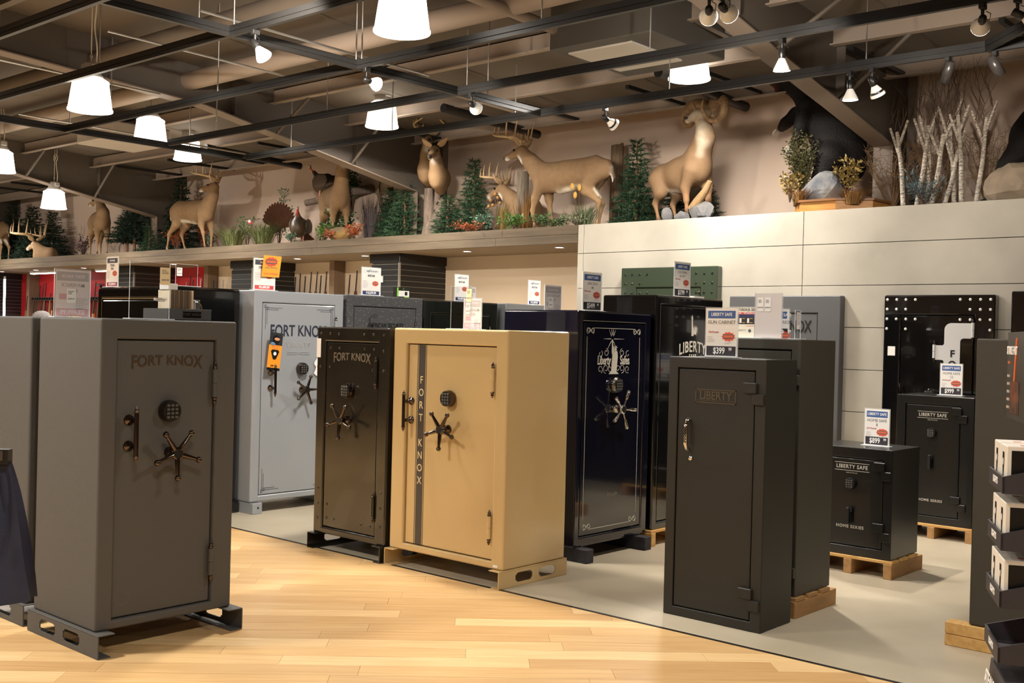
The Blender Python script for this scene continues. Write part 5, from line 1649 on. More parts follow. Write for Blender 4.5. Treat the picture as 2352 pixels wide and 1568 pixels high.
for sg in (-1, 1):
    y = sg * .10
    fx = (.10 if sg < 0 else .24)
    pr += [((.18, y * .9, .56), (fx, y, .38), .11, .068, RB_), ((fx, y, .38), (fx + .02, y, .24), .062, .042, RL), ((fx + .02, y, .24), (fx + .03, y, .13), .036, .03, RL), ((fx + .03, y, .13), (fx + .05, y, .09), .032, .034, (70, 58, 46))]
    hx = -.34 if sg < 0 else -.26
    pr += [((-.34, y * .8, .50), (hx + .05, y, .36), .135, .09, RB_), ((hx + .05, y, .36), (hx - .03, y, .24), .075, .042, RB_), ((hx - .03, y, .24), (hx + .03, y, .06), .038, .03, RL), ((hx + .03, y, .06), (hx + .05, y, .025), .03, .034, (60, 50, 42))]
blob('body', pr, M_fur, s, 0.014, 0.016)
M_horn = mat('ram_horn', (158, 128, 92), 0.55, vary=(30, (110, 84, 58), 0.7), bump=(60, 0.6))
for sg in (-1, 1):
    c0 = Vector((0.25, 0.03, 1.20))
    pth, rad = [], []
    for i in range(23):
        t = i / 22
        a = R(165 - 395 * t)
        rr_ = 0.135 - 0.03 * t + (0.05 * max(0, t - 0.8) / 0.2)
        pth.append(c0 + Vector((sg * (0.165 + 0.02 * t + rr_ * math.cos(a)), 0.07 - 0.20 * t, rr_ * math.sin(a) - 0.005)))
        rad.append(0.060 * (1 - t) ** 0.7 + 0.006)
    MB().tube(pth, rad, 12).build('horn', M_horn, s)
    MB().ball((0.243 + sg * 0.069, -0.075, 1.18), 0.016, 10).build('eye', M_eye, s)
    leaf_ear(s, (0.25 + sg * 0.07, 0.02, 1.14), (sg, 0.2, -0.25), (0, -1, 0.2), 0.10, 0.055)

MB().ball((0.212, -0.236, 1.108), 0.026, 12, (1.1, 0.7, 0.7)).build('nose', M_hoof, s)

# bears
BK, BK2 = (19, 16, 15), (40, 30, 24)
s = thing('mounted_bear', 'black bear rearing upright on an oak plinth with open jaws', 'bear', (-5.02, 10.62, Z + 0.12), R(180))
# local +X faces left in the picture
pr = [((-.02, 0, .50), (.02, 0, .80), .27, .27, BK, .9), ((.02, 0, .80), (.20, 0, 1.06), .26, .23, BK, .9), ((-.12, 0, .42), (-.10, 0, .62), .24, .25, BK, .9), ((.20, 0, 1.06), (.36, 0, 1.24), .21, .165, BK, .9),
      ((.38, 0, 1.27), (.52, 0, 1.33), .15, .13, BK), ((.52, 0, 1.34), (.64, 0, 1.34), .105, .07, BK2), ((.62, 0, 1.36), (.72, 0, 1.345), .055, .042, (92, 66, 48)), ((.60, 0, 1.27), (.68, 0, 1.245), .04, .03, (64, 46, 36)),
      ((.725, 0, 1.36), (.735, 0, 1.355), .022, .02, (14, 12, 12)), ((.42, .10, 1.42), (.41, .12, 1.45), .045, .04, BK), ((.42, -.10, 1.42), (.41, -.12, 1.45), .045, .04, BK), ((.62, 0, 1.30), (.67, 0, 1.295), .02, .02, (190, 70, 66))]
for y, sx, sz, ax, az, px_, pz in ((.17, .24, 1.0, .27, .82, .32, .68), (-.14, .28, 1.08, .52, 1.02, .64, .94)):
    pr += [((sx, y, sz), (ax, y * 1.15, az), .125, .095, BK), ((ax, y * 1.15, az), (px_, y * 1.1, pz), .088, .070, BK), ((px_, y * 1.1, pz), (px_ + .05, y * 1.1, pz - .045), .075, .062, BK2)]
for sg in (-1, 1):
    y = sg * .16
    pr += [((-.05, y, .46), (.04, y * 1.05, .26), .19, .125, BK), ((.04, y * 1.05, .26), (.0, y * 1.05, .08), .12, .095, BK), ((.0, y * 1.05, .05), (.16, y * 1.1, .045), .07, .055, BK)]
blob('body', pr, M_bear, s, 0.018, 0.024)
M_claw = mat('claw', (190, 180, 164), 0.3)
for yc, px_, pz in ((.187, .38, .63), (-.154, .70, .89)):
    for i in range(5):
        y = yc + (i - 2) * 0.028
        MB().tube([(px_ + .02, y, pz - .015), (px_ + .055, y, pz - .04), (px_ + .06, y, pz - .075)], [0.008, 0.0065, 0.0015], 6).build('claw', M_claw, s)
for sg in (-1, 1):
    MB().ball((.60, sg * .062, 1.40), 0.013, 10).build('eye', M_eye, s)
for i in range(4):
    MB().tube([(.69, -.02 + i * .013, 1.318), (.692, -.02 + i * .013, 1.295)], [0.006, 0.002], 6).build('tooth', M_white, s)
s = thing('mounted_bear', 'second black bear at the right edge, one hind leg braced on a boulder', 'bear', (-3.05, 10.5, Z), 0)
pr = [((.10, 0, .62), (.75, .05, .72), .30, .30, BK, .85), ((.0, 0, .60), (.12, 0, .70), .24, .28, BK, .85), ((.02, -.14, .56), (-.17, -.16, .34), .20, .115, BK), ((-.17, -.16, .34), (-.27, -.16, .14), .105, .075, BK), ((-.27, -.16, .14), (-.29, -.16, .05), .075, .07, BK), ((-.29, -.16, .045), (-.40, -.16, .04), .055, .045, BK),
      ((.10, .16, .52), (.16, .16, .30), .18, .10, BK), ((.16, .16, .30), (.14, .16, .08), .10, .085, BK), ((.75, .05, .72), (1.0, .05, .8), .27, .2, BK), ((.8, -.15, .6), (.82, -.15, .1), .13, .08, BK), ((.8, .2, .6), (.82, .2, .1), .13, .08, BK), ((1.0, .05, .85), (1.25, .05, .95), .16, .12, BK), ((1.25, .05, .93), (1.42, .05, .88), .09, .06, BK2)]
blob('body', pr, M_bear, s, 0.024, 0.034)

# turkeys
def turkey(label, loc, rz, fan=False, S=1.0, head=(0.20, 0, 0.52), perch=False, neckbase=(0.12, 0, 0.30)):
    s = thing('mounted_turkey', label, 'turkey', loc, rz)
    DKB, REDC, BLU = (44, 36, 30), (190, 46, 48), (206, 206, 216)
    hx = Vector(head)
    nb = Vector(neckbase)
    pr = [((.06, 0, .24), (-.10, 0, .24), .135, .125, DKB, .85), ((-.10, 0, .24), (-.24, 0, .22), .115, .05, (62, 48, 36), .9), ((.10, 0, .20), (.02, 0, .17), .11, .10, (72, 54, 38), .9), (nb - Vector((0.02, 0, 0)), nb + (hx - nb) * .45, .07, .036, DKB),
          (nb + (hx - nb) * .45, hx - Vector((0, 0, .03)), .03, .022, REDC), (hx, hx + Vector((.02, 0, .005)), .027, .022, BLU), (hx + Vector((.02, 0, -.03)), hx + Vector((.02, 0, -.07)), .012, .009, REDC)]
    blob('body', pr, M_plume, s, 0.012, 0.018)
    MB().tube([hx + Vector((.035, 0, .005)), hx + Vector((.065, 0, -.008))], [0.009, 0.002], 6).build('beak', mat('beak', (206, 170, 110), 0.5), s)
    for sg in (-1, 1):
        MB().ball(hx + Vector((.012, sg * .022, .008)), 0.005, 8).build('eye', M_eye, s)
        lx = .0 if sg > 0 else .03
        MB().tube([(lx, sg * .05, .14), (lx + .01, sg * .05, .02)], [0.013, 0.009], 8).build('leg', mat('turkey_leg', (196, 136, 118), 0.5), s)
        b = MB()
        for a in (-30, 0, 30, 180):
            b.tube([(lx + .01, sg * .05, .016), (lx + .01 + .06 * math.cos(R(a)), sg * .05 + .06 * math.sin(R(a)), .006)], [0.008, 0.004], 6)
        b.build('foot', MATS['turkey_leg'], s)
        MB().ball((-.07, sg * .105, .245), 0.19, 14, (1.0, 0.16, 0.52)).build('wing', mat('wing_feather', (62, 50, 40), 0.5, vary=(40, (110, 94, 76), 0.8), stretch=(1, 1, 5), bump=(60, 0.8)), s)
    Mt = mat('tail_feather', (104, 66, 44), 0.55, vary=(30, (62, 42, 30), 0.6))
    if fan:
        for i in range(17):
            a = R(-75 + i * 150 / 16)
            d = Vector((-.25, math.sin(a), math.cos(a) * 0.95)).normalized()
            sd = Vector((0.3, math.cos(a), -math.sin(a))).normalized()
            c = Vector((-.22, 0, .22))
            L_ = .36
            MB().add([c + sd * .008, c + d * L_ * .8 + sd * .036, c + d * L_ + sd * .012, c + d * L_ - sd * .012, c + d * L_ * .8 - sd * .036, c - sd * .008], [(0, 1, 2, 3, 4, 5)]).build('tail_feather', Mt, s)
    else:
        for i in range(7):
            a = (i - 3) * 0.07
            c = Vector((-.24, 0, .22))
            d = Vector((-.9, a, -.35)).normalized()
            sd = Vector((0, 1, 0))
            MB().add([c + sd * .008, c + d * .3 + sd * .03, c + d * .34, c + d * .3 - sd * .03, c - sd * .008], [(0, 1, 2, 3, 4)]).build('tail_feather', Mt, s)
    s.scale = (S, S, S)
    return s
turkey('strutting turkey with raised tail fan behind the grass clumps', (-14.62, 10.5, Z + 0.06), R(190), True, 1.15, (0.27, 0, 0.33), neckbase=(0.13, 0, 0.27))
turkey('upright turkey with red neck and pale head standing alone', (-13.46, 10.32, Z), R(-50), False, 1.15, (0.15, 0, 0.47))
turkey('dark turkey perched high on a sawn branch beside the rafter', (-13.42, 10.72, Z + 0.72), R(175), False, 1.1, (0.34, 0, 0.50), neckbase=(0.14, 0, 0.31))
# ------------------------------------------------------------------ artificial plants, rocks and timber on the ledge
def leaf_tri(b, p, d, L, w, nrm=None):
    d = Vector(d).normalized()
    sd = d.cross(nrm or Vector((rnd.uniform(-1, 1), rnd.uniform(-1, 1), rnd.uniform(-1, 1)))).normalized()
    b.add([p, p + d * L * .5 + sd * w * .5, p + d * L, p + d * L * .5 - sd * w * .5], [(0, 1, 2, 3)])
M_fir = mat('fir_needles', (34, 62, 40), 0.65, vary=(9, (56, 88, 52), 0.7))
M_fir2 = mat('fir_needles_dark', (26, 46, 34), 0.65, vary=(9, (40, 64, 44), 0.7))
M_trunk = mat('fir_trunk', (132, 94, 66), 0.8, vary=(20, (96, 66, 46), 0.7))
M_twig = mat('brown_twig', (92, 72, 58), 0.8)
def fir_mesh(h, r, seed, bare=0.08, dens=1.0, droop=0.25):
    rr = random.Random(seed)
    f = MB()
    nl = int(h / 0.05)
    for i in range(nl):
        z = h * (bare + (1 - bare) * i / nl)
        L = r * (1 - (i / nl) ** 1.15) * rr.uniform(0.85, 1.1) + 0.035
        nb = max(4, int(9 * dens * (1 - i / nl * 0.5)))
        for q in range(nb):
            a = 2 * PI * (q + rr.random() * 0.7) / nb + i * 1.3
            d = Vector((math.cos(a), math.sin(a), -droop + rr.uniform(-0.12, 0.18))).normalized()
            l2 = L * rr.uniform(0.75, 1.1)
            n = max(3, int(l2 / 0.022))
            for k in range(1, n + 1):
                p = Vector((0, 0, z)) + d * l2 * k / n + Vector((0, 0, 0.03 * (k / n) ** 2))
                for e in range(6):
                    dd = d * 0.75 + Vector((rr.uniform(-1, 1), rr.uniform(-1, 1), rr.uniform(-0.7, 0.9))) * 0.85
                    dd.normalize()
                    sd = dd.cross(Vector((rr.uniform(-1, 1), rr.uniform(-1, 1), rr.uniform(-1, 1)))).normalized()
                    ll = rr.uniform(0.045, 0.075)
                    f.add([p - sd * 0.0055, p + sd * 0.0055, p + dd * ll], [(0, 1, 2)])
    t = MB().tube([(0, 0, 0), (0, 0, h * 0.5), (0, 0, h * 0.97)], [0.026, 0.018, 0.004], 8)
    return f.mesh('foliage'), t.mesh('trunk')
FIRS = {}
def fir(label, loc, h, r, seed, m=None, bare=0.06):
    key = (seed, bare)
    if key not in FIRS:
        FIRS[key] = fir_mesh(1.0, 0.24, seed, bare)
    fm, tm = FIRS[key]
    fm = fm.copy()
    o = thing('artificial_fir', label, 'fir tree', loc, rnd.uniform(0, 6), 'artificial firs on the ledge')
    a = obj('foliage', fm, m or M_fir, o)
    a.scale = (r / 0.24, r / 0.24, h)
    tt = tm.copy()
    b_ = obj('trunk', tt, M_trunk, o)
    b_.scale = (1.2, 1.2, h)
    return o
fir('tall dark fir between the big buck and the ram', (-7.60, 10.78, Z), 1.10, 0.27, 1)
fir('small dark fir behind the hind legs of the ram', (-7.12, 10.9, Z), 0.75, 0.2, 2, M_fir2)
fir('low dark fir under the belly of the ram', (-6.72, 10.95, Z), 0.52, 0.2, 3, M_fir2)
fir('tall fir with pointed top right of the split stump', (-10.22, 10.72, Z), 1.08, 0.27, 2)
fir('short bright fir in front of the tall one beside the stump', (-10.43, 10.45, Z), 0.58, 0.22, 1)
fir('fir standing left of the split stump', (-11.38, 10.55, Z), 0.94, 0.27, 3)
fir('fir with a bare lower trunk left of the stump firs', (-11.85, 10.70, Z), 0.80, 0.26, 4, None, 0.1)
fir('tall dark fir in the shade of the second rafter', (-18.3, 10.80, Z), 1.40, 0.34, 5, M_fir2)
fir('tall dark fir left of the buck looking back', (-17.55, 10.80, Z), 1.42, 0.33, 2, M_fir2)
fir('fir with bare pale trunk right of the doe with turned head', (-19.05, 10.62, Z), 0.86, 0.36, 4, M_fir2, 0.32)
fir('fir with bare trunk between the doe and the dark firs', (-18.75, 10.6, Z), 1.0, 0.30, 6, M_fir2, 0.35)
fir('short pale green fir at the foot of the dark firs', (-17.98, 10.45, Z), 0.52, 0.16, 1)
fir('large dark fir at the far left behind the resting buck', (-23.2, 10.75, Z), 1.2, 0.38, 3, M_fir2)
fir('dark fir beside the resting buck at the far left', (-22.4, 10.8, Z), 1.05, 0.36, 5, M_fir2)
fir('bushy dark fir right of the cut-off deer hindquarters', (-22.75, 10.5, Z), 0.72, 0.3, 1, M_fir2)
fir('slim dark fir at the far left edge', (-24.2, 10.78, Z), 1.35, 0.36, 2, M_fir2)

def shrub(label, loc, h, r, n, leaf, m, name='artificial_shrub', cat='shrub', stems=7, up=0.9, seed=0, lw=0.6):
    rr = random.Random(seed + 11)
    o = thing(name, label, cat, loc, 0, 'artificial plants on the ledge')
    st, lf = MB(), MB()
    for i in range(stems):
        a = rr.uniform(0, 2 * PI)
        tip = Vector((math.cos(a) * r * rr.uniform(.3, 1), math.sin(a) * r * .6 * rr.uniform(.3, 1), h * rr.uniform(.55, 1.0)))
        mid = Vector((tip.x * .35, tip.y * .35, tip.z * .55))
        pts = [Vector((0, 0, 0)), mid, tip]
        st.tube(pts, [0.007, 0.005, 0.002], 5)
        for k in range(n // stems):
            t = rr.uniform(.25, 1) ** .8
            p = pts[0].lerp(mid, t * 2) if t < .5 else mid.lerp(tip, t * 2 - 1)
            dv = Vector((rr.uniform(-1, 1), rr.uniform(-1, 1), rr.uniform(-.3, 1)))
            p2 = p + dv * leaf * rr.uniform(0.2, 1.3)
            leaf_tri(lf, p2, dv + Vector((0, -.2, 0)), leaf * rr.uniform(.7, 1.2), leaf * lw)
    st.build('stems', M_twig, o)
    lf.build('leaves', m, o)
    return o
M_leafg = mat('green_leaves', (52, 88, 46), 0.55, vary=(14, (84, 120, 62), 0.6))
M_leafb = mat('blue_green_leaves', (74, 104, 84), 0.55, vary=(14, (110, 136, 112), 0.6))
M_leafl = mat('lime_leaves', (72, 108, 44), 0.5, vary=(14, (98, 130, 58), 0.6))
M_leafo = mat('rust_leaves', (162, 84, 42), 0.6, vary=(14, (120, 58, 32), 0.7))
M_leafy = mat('golden_leaves', (146, 122, 62), 0.6, vary=(14, (112, 98, 54), 0.6))
M_gold = mat('golden_straw', (150, 110, 58), 0.7, vary=(14, (118, 84, 44), 0.6))
M_grass = mat('green_grass', (70, 84, 44), 0.6, vary=(6, (112, 112, 66), 0.7))
M_leafc = mat('cedar_sprays', (62, 72, 42), 0.6, vary=(9, (96, 82, 46), 0.7))
shrub('leafy shrub with round leaves behind the strutting turkey', (-14.55, 10.75, Z), 0.98, 0.30, 260, 0.05, M_leafb, seed=1)
shrub('low green bush under the climbing doe', (-12.95, 10.65, Z), 0.55, 0.38, 420, 0.055, M_leafg, seed=2)
shrub('bright lime fern at the hind hooves of the climbing doe', (-12.82, 10.28, Z), 0.26, 0.2, 160, 0.05, M_leafl, seed=3)
shrub('dense green bush behind the perched turkey', (-13.0, 10.95, Z + 0.55), 0.75, 0.36, 420, 0.055, M_leafg, seed=4)
shrub('dark leafy branches under the rafter right of the climbing doe', (-12.15, 10.9, Z), 1.0, 0.25, 220, 0.05, mat('dark_leaves', (44, 58, 42), 0.55), seed=5)
shrub('rust orange leaves in front of the mossy rock', (-12.42, 10.10, Z), 0.14, 0.16, 150, 0.035, M_leafo, seed=6)
shrub('rust orange leaf spray at the foot of the bare-trunk fir', (-12.0, 10.12, Z), 0.2, 0.24, 260, 0.04, M_leafo, seed=7)
shrub('rust red leaves strewn at the ledge edge by the fence post', (-9.72, 10.12, Z), 0.10, 0.42, 300, 0.035, M_leafo, seed=8, stems=12)
shrub('golden orange bush behind the legs of the buck looking back', (-17.15, 10.5, Z), 0.46, 0.3, 420, 0.05, M_leafo, seed=9, lw=0.3)
shrub('tall rust leaf spray behind the back of the buck looking back', (-17.0, 10.9, Z), 1.12, 0.18, 170, 0.045, M_leafo, seed=10, stems=4)
shrub('rust bush between the front and hind legs of the buck looking back', (-16.6, 10.75, Z), 0.44, 0.26, 300, 0.045, mat('brown_rust_leaves', (140, 76, 40), 0.6), seed=11)
shrub('green weeds under the belly of the buck looking back', (-16.2, 10.55, Z), 0.4, 0.16, 160, 0.035, M_leafb, seed=12)
shrub('leafy spray with pale buds left of the strutting turkey', (-15.2, 10.6, Z), 0.55, 0.26, 190, 0.045, M_leafg, seed=13)
shrub('small blue-green plant at the feet of the upright turkey', (-13.42, 10.14, Z), 0.16, 0.16, 140, 0.04, M_leafb, seed=14)
shrub('grey-green leaf clump at the ledge edge below the buck bust', (-9.6, 10.25, Z), 0.26, 0.24, 260, 0.05, M_leafb, seed=15)
shrub('lime green ferns at the front hooves of the big buck', (-8.98, 10.16, Z), 0.16, 0.3, 240, 0.05, M_leafl, seed=16)
shrub('low green ground cover under the belly of the big buck', (-8.35, 10.16, Z), 0.14, 0.38, 300, 0.04, M_leafg, seed=17)
shrub('pale berry plant at the hind hooves of the big buck', (-7.98, 10.14, Z), 0.14, 0.26, 200, 0.035, mat('grey_green_leaves', (128, 132, 104), 0.6), seed=18)
shrub('bushy cedar with rust tips in front of the rearing bear', (-5.22, 10.33, Z + 0.12), 0.82, 0.25, 2600, 0.036, M_leafc, seed=19, stems=22, lw=0.5)
shrub('golden flowering shrub right of the boulder on the plinth', (-4.72, 10.32, Z + 0.13), 0.44, 0.17, 300, 0.045, M_leafy, seed=20)
shrub('golden leaf shrub at the left end of the plinth', (-5.30, 10.22, Z + 0.13), 0.30, 0.15, 200, 0.045, M_leafy, seed=21)
shrub('purple-brown heather behind the resting buck', (-20.7, 10.6, Z), 0.5, 0.42, 420, 0.04, mat('heather', (112, 86, 92), 0.7), seed=22, stems=16)
shrub('blue spruce sprig among the birch poles', (-3.98, 10.35, Z), 0.36, 0.22, 420, 0.06, mat('blue_spruce', (98, 118, 122), 0.6), seed=23, stems=12, lw=0.14)

def grass(label, loc, h, r, n, m, seed=0, droop=0.5):
    rr = random.Random(seed)
    o = thing('grass_clump', label, 'grass', loc, 0, 'grass clumps on the ledge')
    b = MB()
    for i in range(n):
        a = rr.uniform(0, 2 * PI)
        d = Vector((math.cos(a), math.sin(a) * .7, 0))
        p = d * rr.uniform(0, r * .3)
        L_ = h * rr.uniform(.6, 1.05)
        w = 0.0035
        q = p + d * r * .35 * rr.random() + Vector((0, 0, L_ * .6))
        e = q + d * r * rr.uniform(.2, .9) * droop + Vector((0, 0, L_ * .4 * (1 - droop * .6)))
        sd = Vector((-d.y, d.x, 0)) * w
        b.add([p - sd, p + sd, q + sd, q - sd, e], [(0, 1, 2, 3), (3, 2, 4)])
    b.build('blades', m, o)
    return o
grass('long green grass clump in front of the strutting turkey', (-15.05, 10.22, Z), 0.40, 0.62, 380, M_grass, 1)
grass('pale green grass clump between the two ground turkeys', (-14.2, 10.2, Z), 0.42, 0.58, 380, M_grass, 2)
grass('grey-green grass tuft at the hind legs of the big buck', (-7.95, 10.25, Z), 0.32, 0.34, 300, mat('sage_grass', (104, 116, 84), 0.6), 3)
grass('rusty reed sheaf leaning by the front leg of the big buck', (-9.12, 10.5, Z), 0.62, 0.26, 80, M_gold, 4, 0.3)
grass('straw tuft hanging over the right corner of the plinth', (-4.60, 10.16, Z + 0.06), 0.22, 0.28, 260, M_gold, 5, 1.0)
grass('straw tuft at the left corner of the plinth', (-5.16, 10.14, Z + 0.10), 0.20, 0.22, 180, M_gold, 6, 0.9)
grass('straw-brown grass at the foot of the fence post', (-9.4, 10.4, Z), 0.45, 0.2, 200, M_leafy, 7, 0.4)
grass('bundle of dark twigs right of the climbing doe', (-12.05, 10.5, Z), 0.78, 0.34, 170, mat('dark_twigs', (62, 52, 52), 0.8), 8, 0.35)

# seed heads by the post
o = thing('dried_thistle', 'dried plant with round golden seed heads by the grey fence post', 'dried plant', (-9.45, 10.3, Z))
b = MB()
for dx, dz in ((-.06, .40), (-.09, .33), (-.02, .34), (.06, .43), (.10, .36), (.02, .48)):
    b.tube([(0, 0, 0), (dx * .6, 0, dz * .6), (dx, 0, dz)], 0.004, 5)
b.build('stems', M_twig, o)
for dx, dz in ((-.06, .42), (-.09, .345), (-.02, .355), (.06, .445), (.10, .375), (.02, .495)):
    MB().ball((dx, 0, dz), 0.024, 10).build('seed_head', M_gold, o)
o = thing('dried_seed_pods', 'three flat amber seed pods beside the hind leg of the big buck', 'dried plant', (-8.02, 10.22, Z))
b = MB()
for dx, dz in ((-.11, .46), (.0, .44), (-.06, .36)):
    b.tube([(0, 0, 0), (dx * .5, 0, dz * .6), (dx, 0, dz)], 0.003, 5)
b.build('stems', M_twig, o)
for dx, dz in ((-.11, .49), (.0, .47), (-.06, .385)):
    MB().ball((dx, 0, dz), 0.042, 10, (0.7, 0.25, 1.0)).build('seed_pod', mat('amber_pod', (196, 152, 66), 0.5), o)

# timber
M_grypost = mat('weathered_post', (132, 120, 104), 0.85, vary=(16, (92, 82, 70), 0.8), bump=(50, 0.6), stretch=(3, 3, 0.4))
M_brnpost = mat('brown_weathered_post', (118, 96, 72), 0.85, vary=(16, (84, 66, 48), 0.8), bump=(50, 0.6), stretch=(3, 3, 0.4))
def rough_post(label, loc, h, r, m, seed, name='fence_post', cat='post', lean=(0, 0)):
    rr = random.Random(seed)
    n = 10
    b = MB()
    pr_ = [1 + rr.uniform(-.16, .16) for _ in range(n)]
    vs_, fs = [], []
    H = [0, h * .3, h * .6, h * .97, h]
    for q, z in enumerate(H):
        for k in range(n):
            a = 2 * PI * k / n
            rad = r * pr_[k] * (1 - .08 * q / 4) * (1 + rr.uniform(-.03, .03))
            vs_.append((lean[0] * z + rad * math.cos(a), lean[1] * z + rad * math.sin(a), z + (rr.uniform(-.02, .02) if q == 4 else 0)))
    for q in range(len(H) - 1):
        for k in range(n):
            fs.append((q * n + k, q * n + (k + 1) % n, (q + 1) * n + (k + 1) % n, (q + 1) * n + k))
    fs.append(tuple(range((len(H) - 1) * n, len(H) * n)))
    b.add(vs_, fs)
    o = b.build(name, m, None, loc)
    return tag(o, label, cat)
rough_post('grey split fence post in front of the buck bust', (-9.22, 10.58, Z), 0.80, 0.075, M_grypost, 1)
rough_post('brown weathered fence post behind the rump of the big buck', (-8.04, 10.98, Z), 1.09, 0.075, M_brnpost, 2)
o = thing('split_stump', 'split grey stump carrying the two deer busts', 'stump', (-10.80, 10.58, Z))
M_bark = mat('stump_bark', (118, 102, 88), 0.9, vary=(14, (80, 68, 58), 0.8), bump=(40, 0.8), stretch=(3, 3, 0.5))
MB().tube([(-.08, -.02, 0), (-.09, 0, .2), (-.13, 0, .45), (-.14, 0, .70)], [0.13, 0.10, 0.075, 0.062], 12).build('left_fork', M_bark, o)
MB().tube([(.03, 0, 0), (.05, 0, .2), (.12, 0, .42), (.17, 0, .54)], [0.15, 0.12, 0.07, 0.05], 12).build('right_fork', M_bark, o)
MB().tube([(-.13, 0, .5), (-.24, 0, .60), (-.30, .02, .61)], [0.04, 0.03, 0.025], 8).build('stub_branch', M_bark, o)
MB().tube([(.02, 0, .5), (.08, -.02, .52), (.12, -.02, .5)], [0.025, 0.02, 0.015], 8).build('stub_branch', M_bark, o)
MB().tube([(-.02, .05, .4), (-.02, .07, .9), (.02, .05, 1.1)], [0.05, 0.045, 0.04], 8).build('mount_post', M_bark, o)
o = MB().tube([(-13.80, 10.70, Z + 0.69), (-13.5, 10.72, Z + 0.715), (-13.0, 10.8, Z + 0.80), (-12.8, 11.18, Z + 0.9)], [0.052, 0.050, 0.06, 0.07], 12).build('sawn_branch', M_bark)
tag(o, 'sawn grey branch carrying the perched turkey', 'branch')
o = MB().tube([(-12.15, 10.8, Z), (-12.05, 10.78, Z + .35), (-12.2, 10.76, Z + .75), (-12.1, 10.74, Z + 1.1)], [0.03, 0.026, 0.022, 0.016], 8).tube([(-12.05, 10.78, Z + .35), (-11.9, 10.76, Z + .65), (-11.85, 10.76, Z + .95)], [0.02, 0.014, 0.008], 7).build('bare_sapling', M_bark)
tag(o, 'bare grey forked sapling right of the climbing doe', 'sapling')

# rocks
def rock(label, loc, size, m, seed, rz=0.0, top=None):
    rr = random.Random(seed)
    bm = bmesh.new()
    bmesh.ops.create_icosphere(bm, subdivisions=3, radius=1.0)
    dirs = [Vector((rr.uniform(-1, 1), rr.uniform(-1, 1), rr.uniform(-1, 1))).normalized() for _ in range(12)]
    for v in bm.verts:
        d = v.co.normalized()
        k = min([1.0] + [(0.72 + 0.2 * rr.random() * 0) / max(0.05, d.dot(q)) for q in dirs if d.dot(q) > 0.4])
        v.co = d * k
        v.co = Vector((v.co.x * size[0], v.co.y * size[1], max(v.co.z * size[2] + size[2] * .55, 0)))
    o = MB().bm(bm).build('rock', m, None, loc)
    o.rotation_euler = (0, 0, rz)
    return tag(o, label, 'rock')
M_rock = mat('grey_rock', (104, 101, 98), 0.85, vary=(9, (72, 72, 76), 0.9), bump=(20, 0.6))
M_brock = mat('blue_grey_rock', (78, 81, 88), 0.8, vary=(7, (136, 132, 126), 0.9), bump=(24, 0.9))
M_mrock = mat('mossy_rock', (112, 98, 78), 0.9, vary=(6, (158, 118, 44), 0.7), bump=(20, 0.6))
M_trock = mat('tan_boulder', (158, 140, 118), 0.9, vary=(9, (122, 108, 92), 0.7), bump=(30, 0.5))
rock('rounded grey stone under the ram beside its hind hoof', (-6.80, 10.24, Z), (0.075, 0.06, 0.11), M_rock, 1)
rock('angular grey rock under the front hooves of the ram', (-6.36, 10.26, Z), (0.17, 0.12, 0.14), M_rock, 2)
rock('pale low rock between the two stones at the feet of the ram', (-6.58, 10.22, Z), (0.10, 0.08, 0.08), M_rock, 3)
o = MB().tube([(-6.50, 10.30, Z + .13), (-6.42, 10.28, Z + .22), (-6.32, 10.26, Z + .32), (-6.26, 10.25, Z + .42)], [0.06, 0.052, 0.04, 0.028], 9).build('driftwood', mat('driftwood', (150, 122, 86), 0.8, vary=(20, (132, 100, 62), 0.7), bump=(50, 0.6)))
tag(o, 'tan driftwood stub rising beside the front hoof of the ram', 'driftwood')
rock('mossy brown rock under the front hooves of the climbing doe', (-12.42, 10.28, Z), (0.28, 0.20, 0.15), M_mrock, 4)
rock('big blue-grey boulder on the oak plinth', (-4.96, 10.30, Z + 0.125), (0.26, 0.15, 0.20), M_brock, 5)
rock('tan boulder under the second bear at the right edge', (-3.02, 10.30, Z), (0.40, 0.24, 0.26), M_trock, 6)

# oak plinth
o = thing('oak_plinth', 'faceted golden oak plinth under the rearing bear', 'plinth', (-4.86, 10.6, Z))
M_oak = mat('oak_veneer', (188, 132, 62), 0.45, vary=(9, (150, 98, 42), 0.8), stretch=(0.6, 0.6, 6))
pl = [(-.43, -.28), (-.25, -.52), (.12, -.52), (.42, -.34), (.46, .2), (.2, .5), (-.3, .5), (-.46, .2)]
MB().prism(pl, 0.0, 0.115, None).build('side_panels', M_oak, o)
pl2 = [(x * 1.04, y * 1.04) for x, y in pl]
MB().prism(pl2, 0.1, 0.122, None).build('top_moulding', mat('dark_oak', (126, 82, 40), 0.45), o)

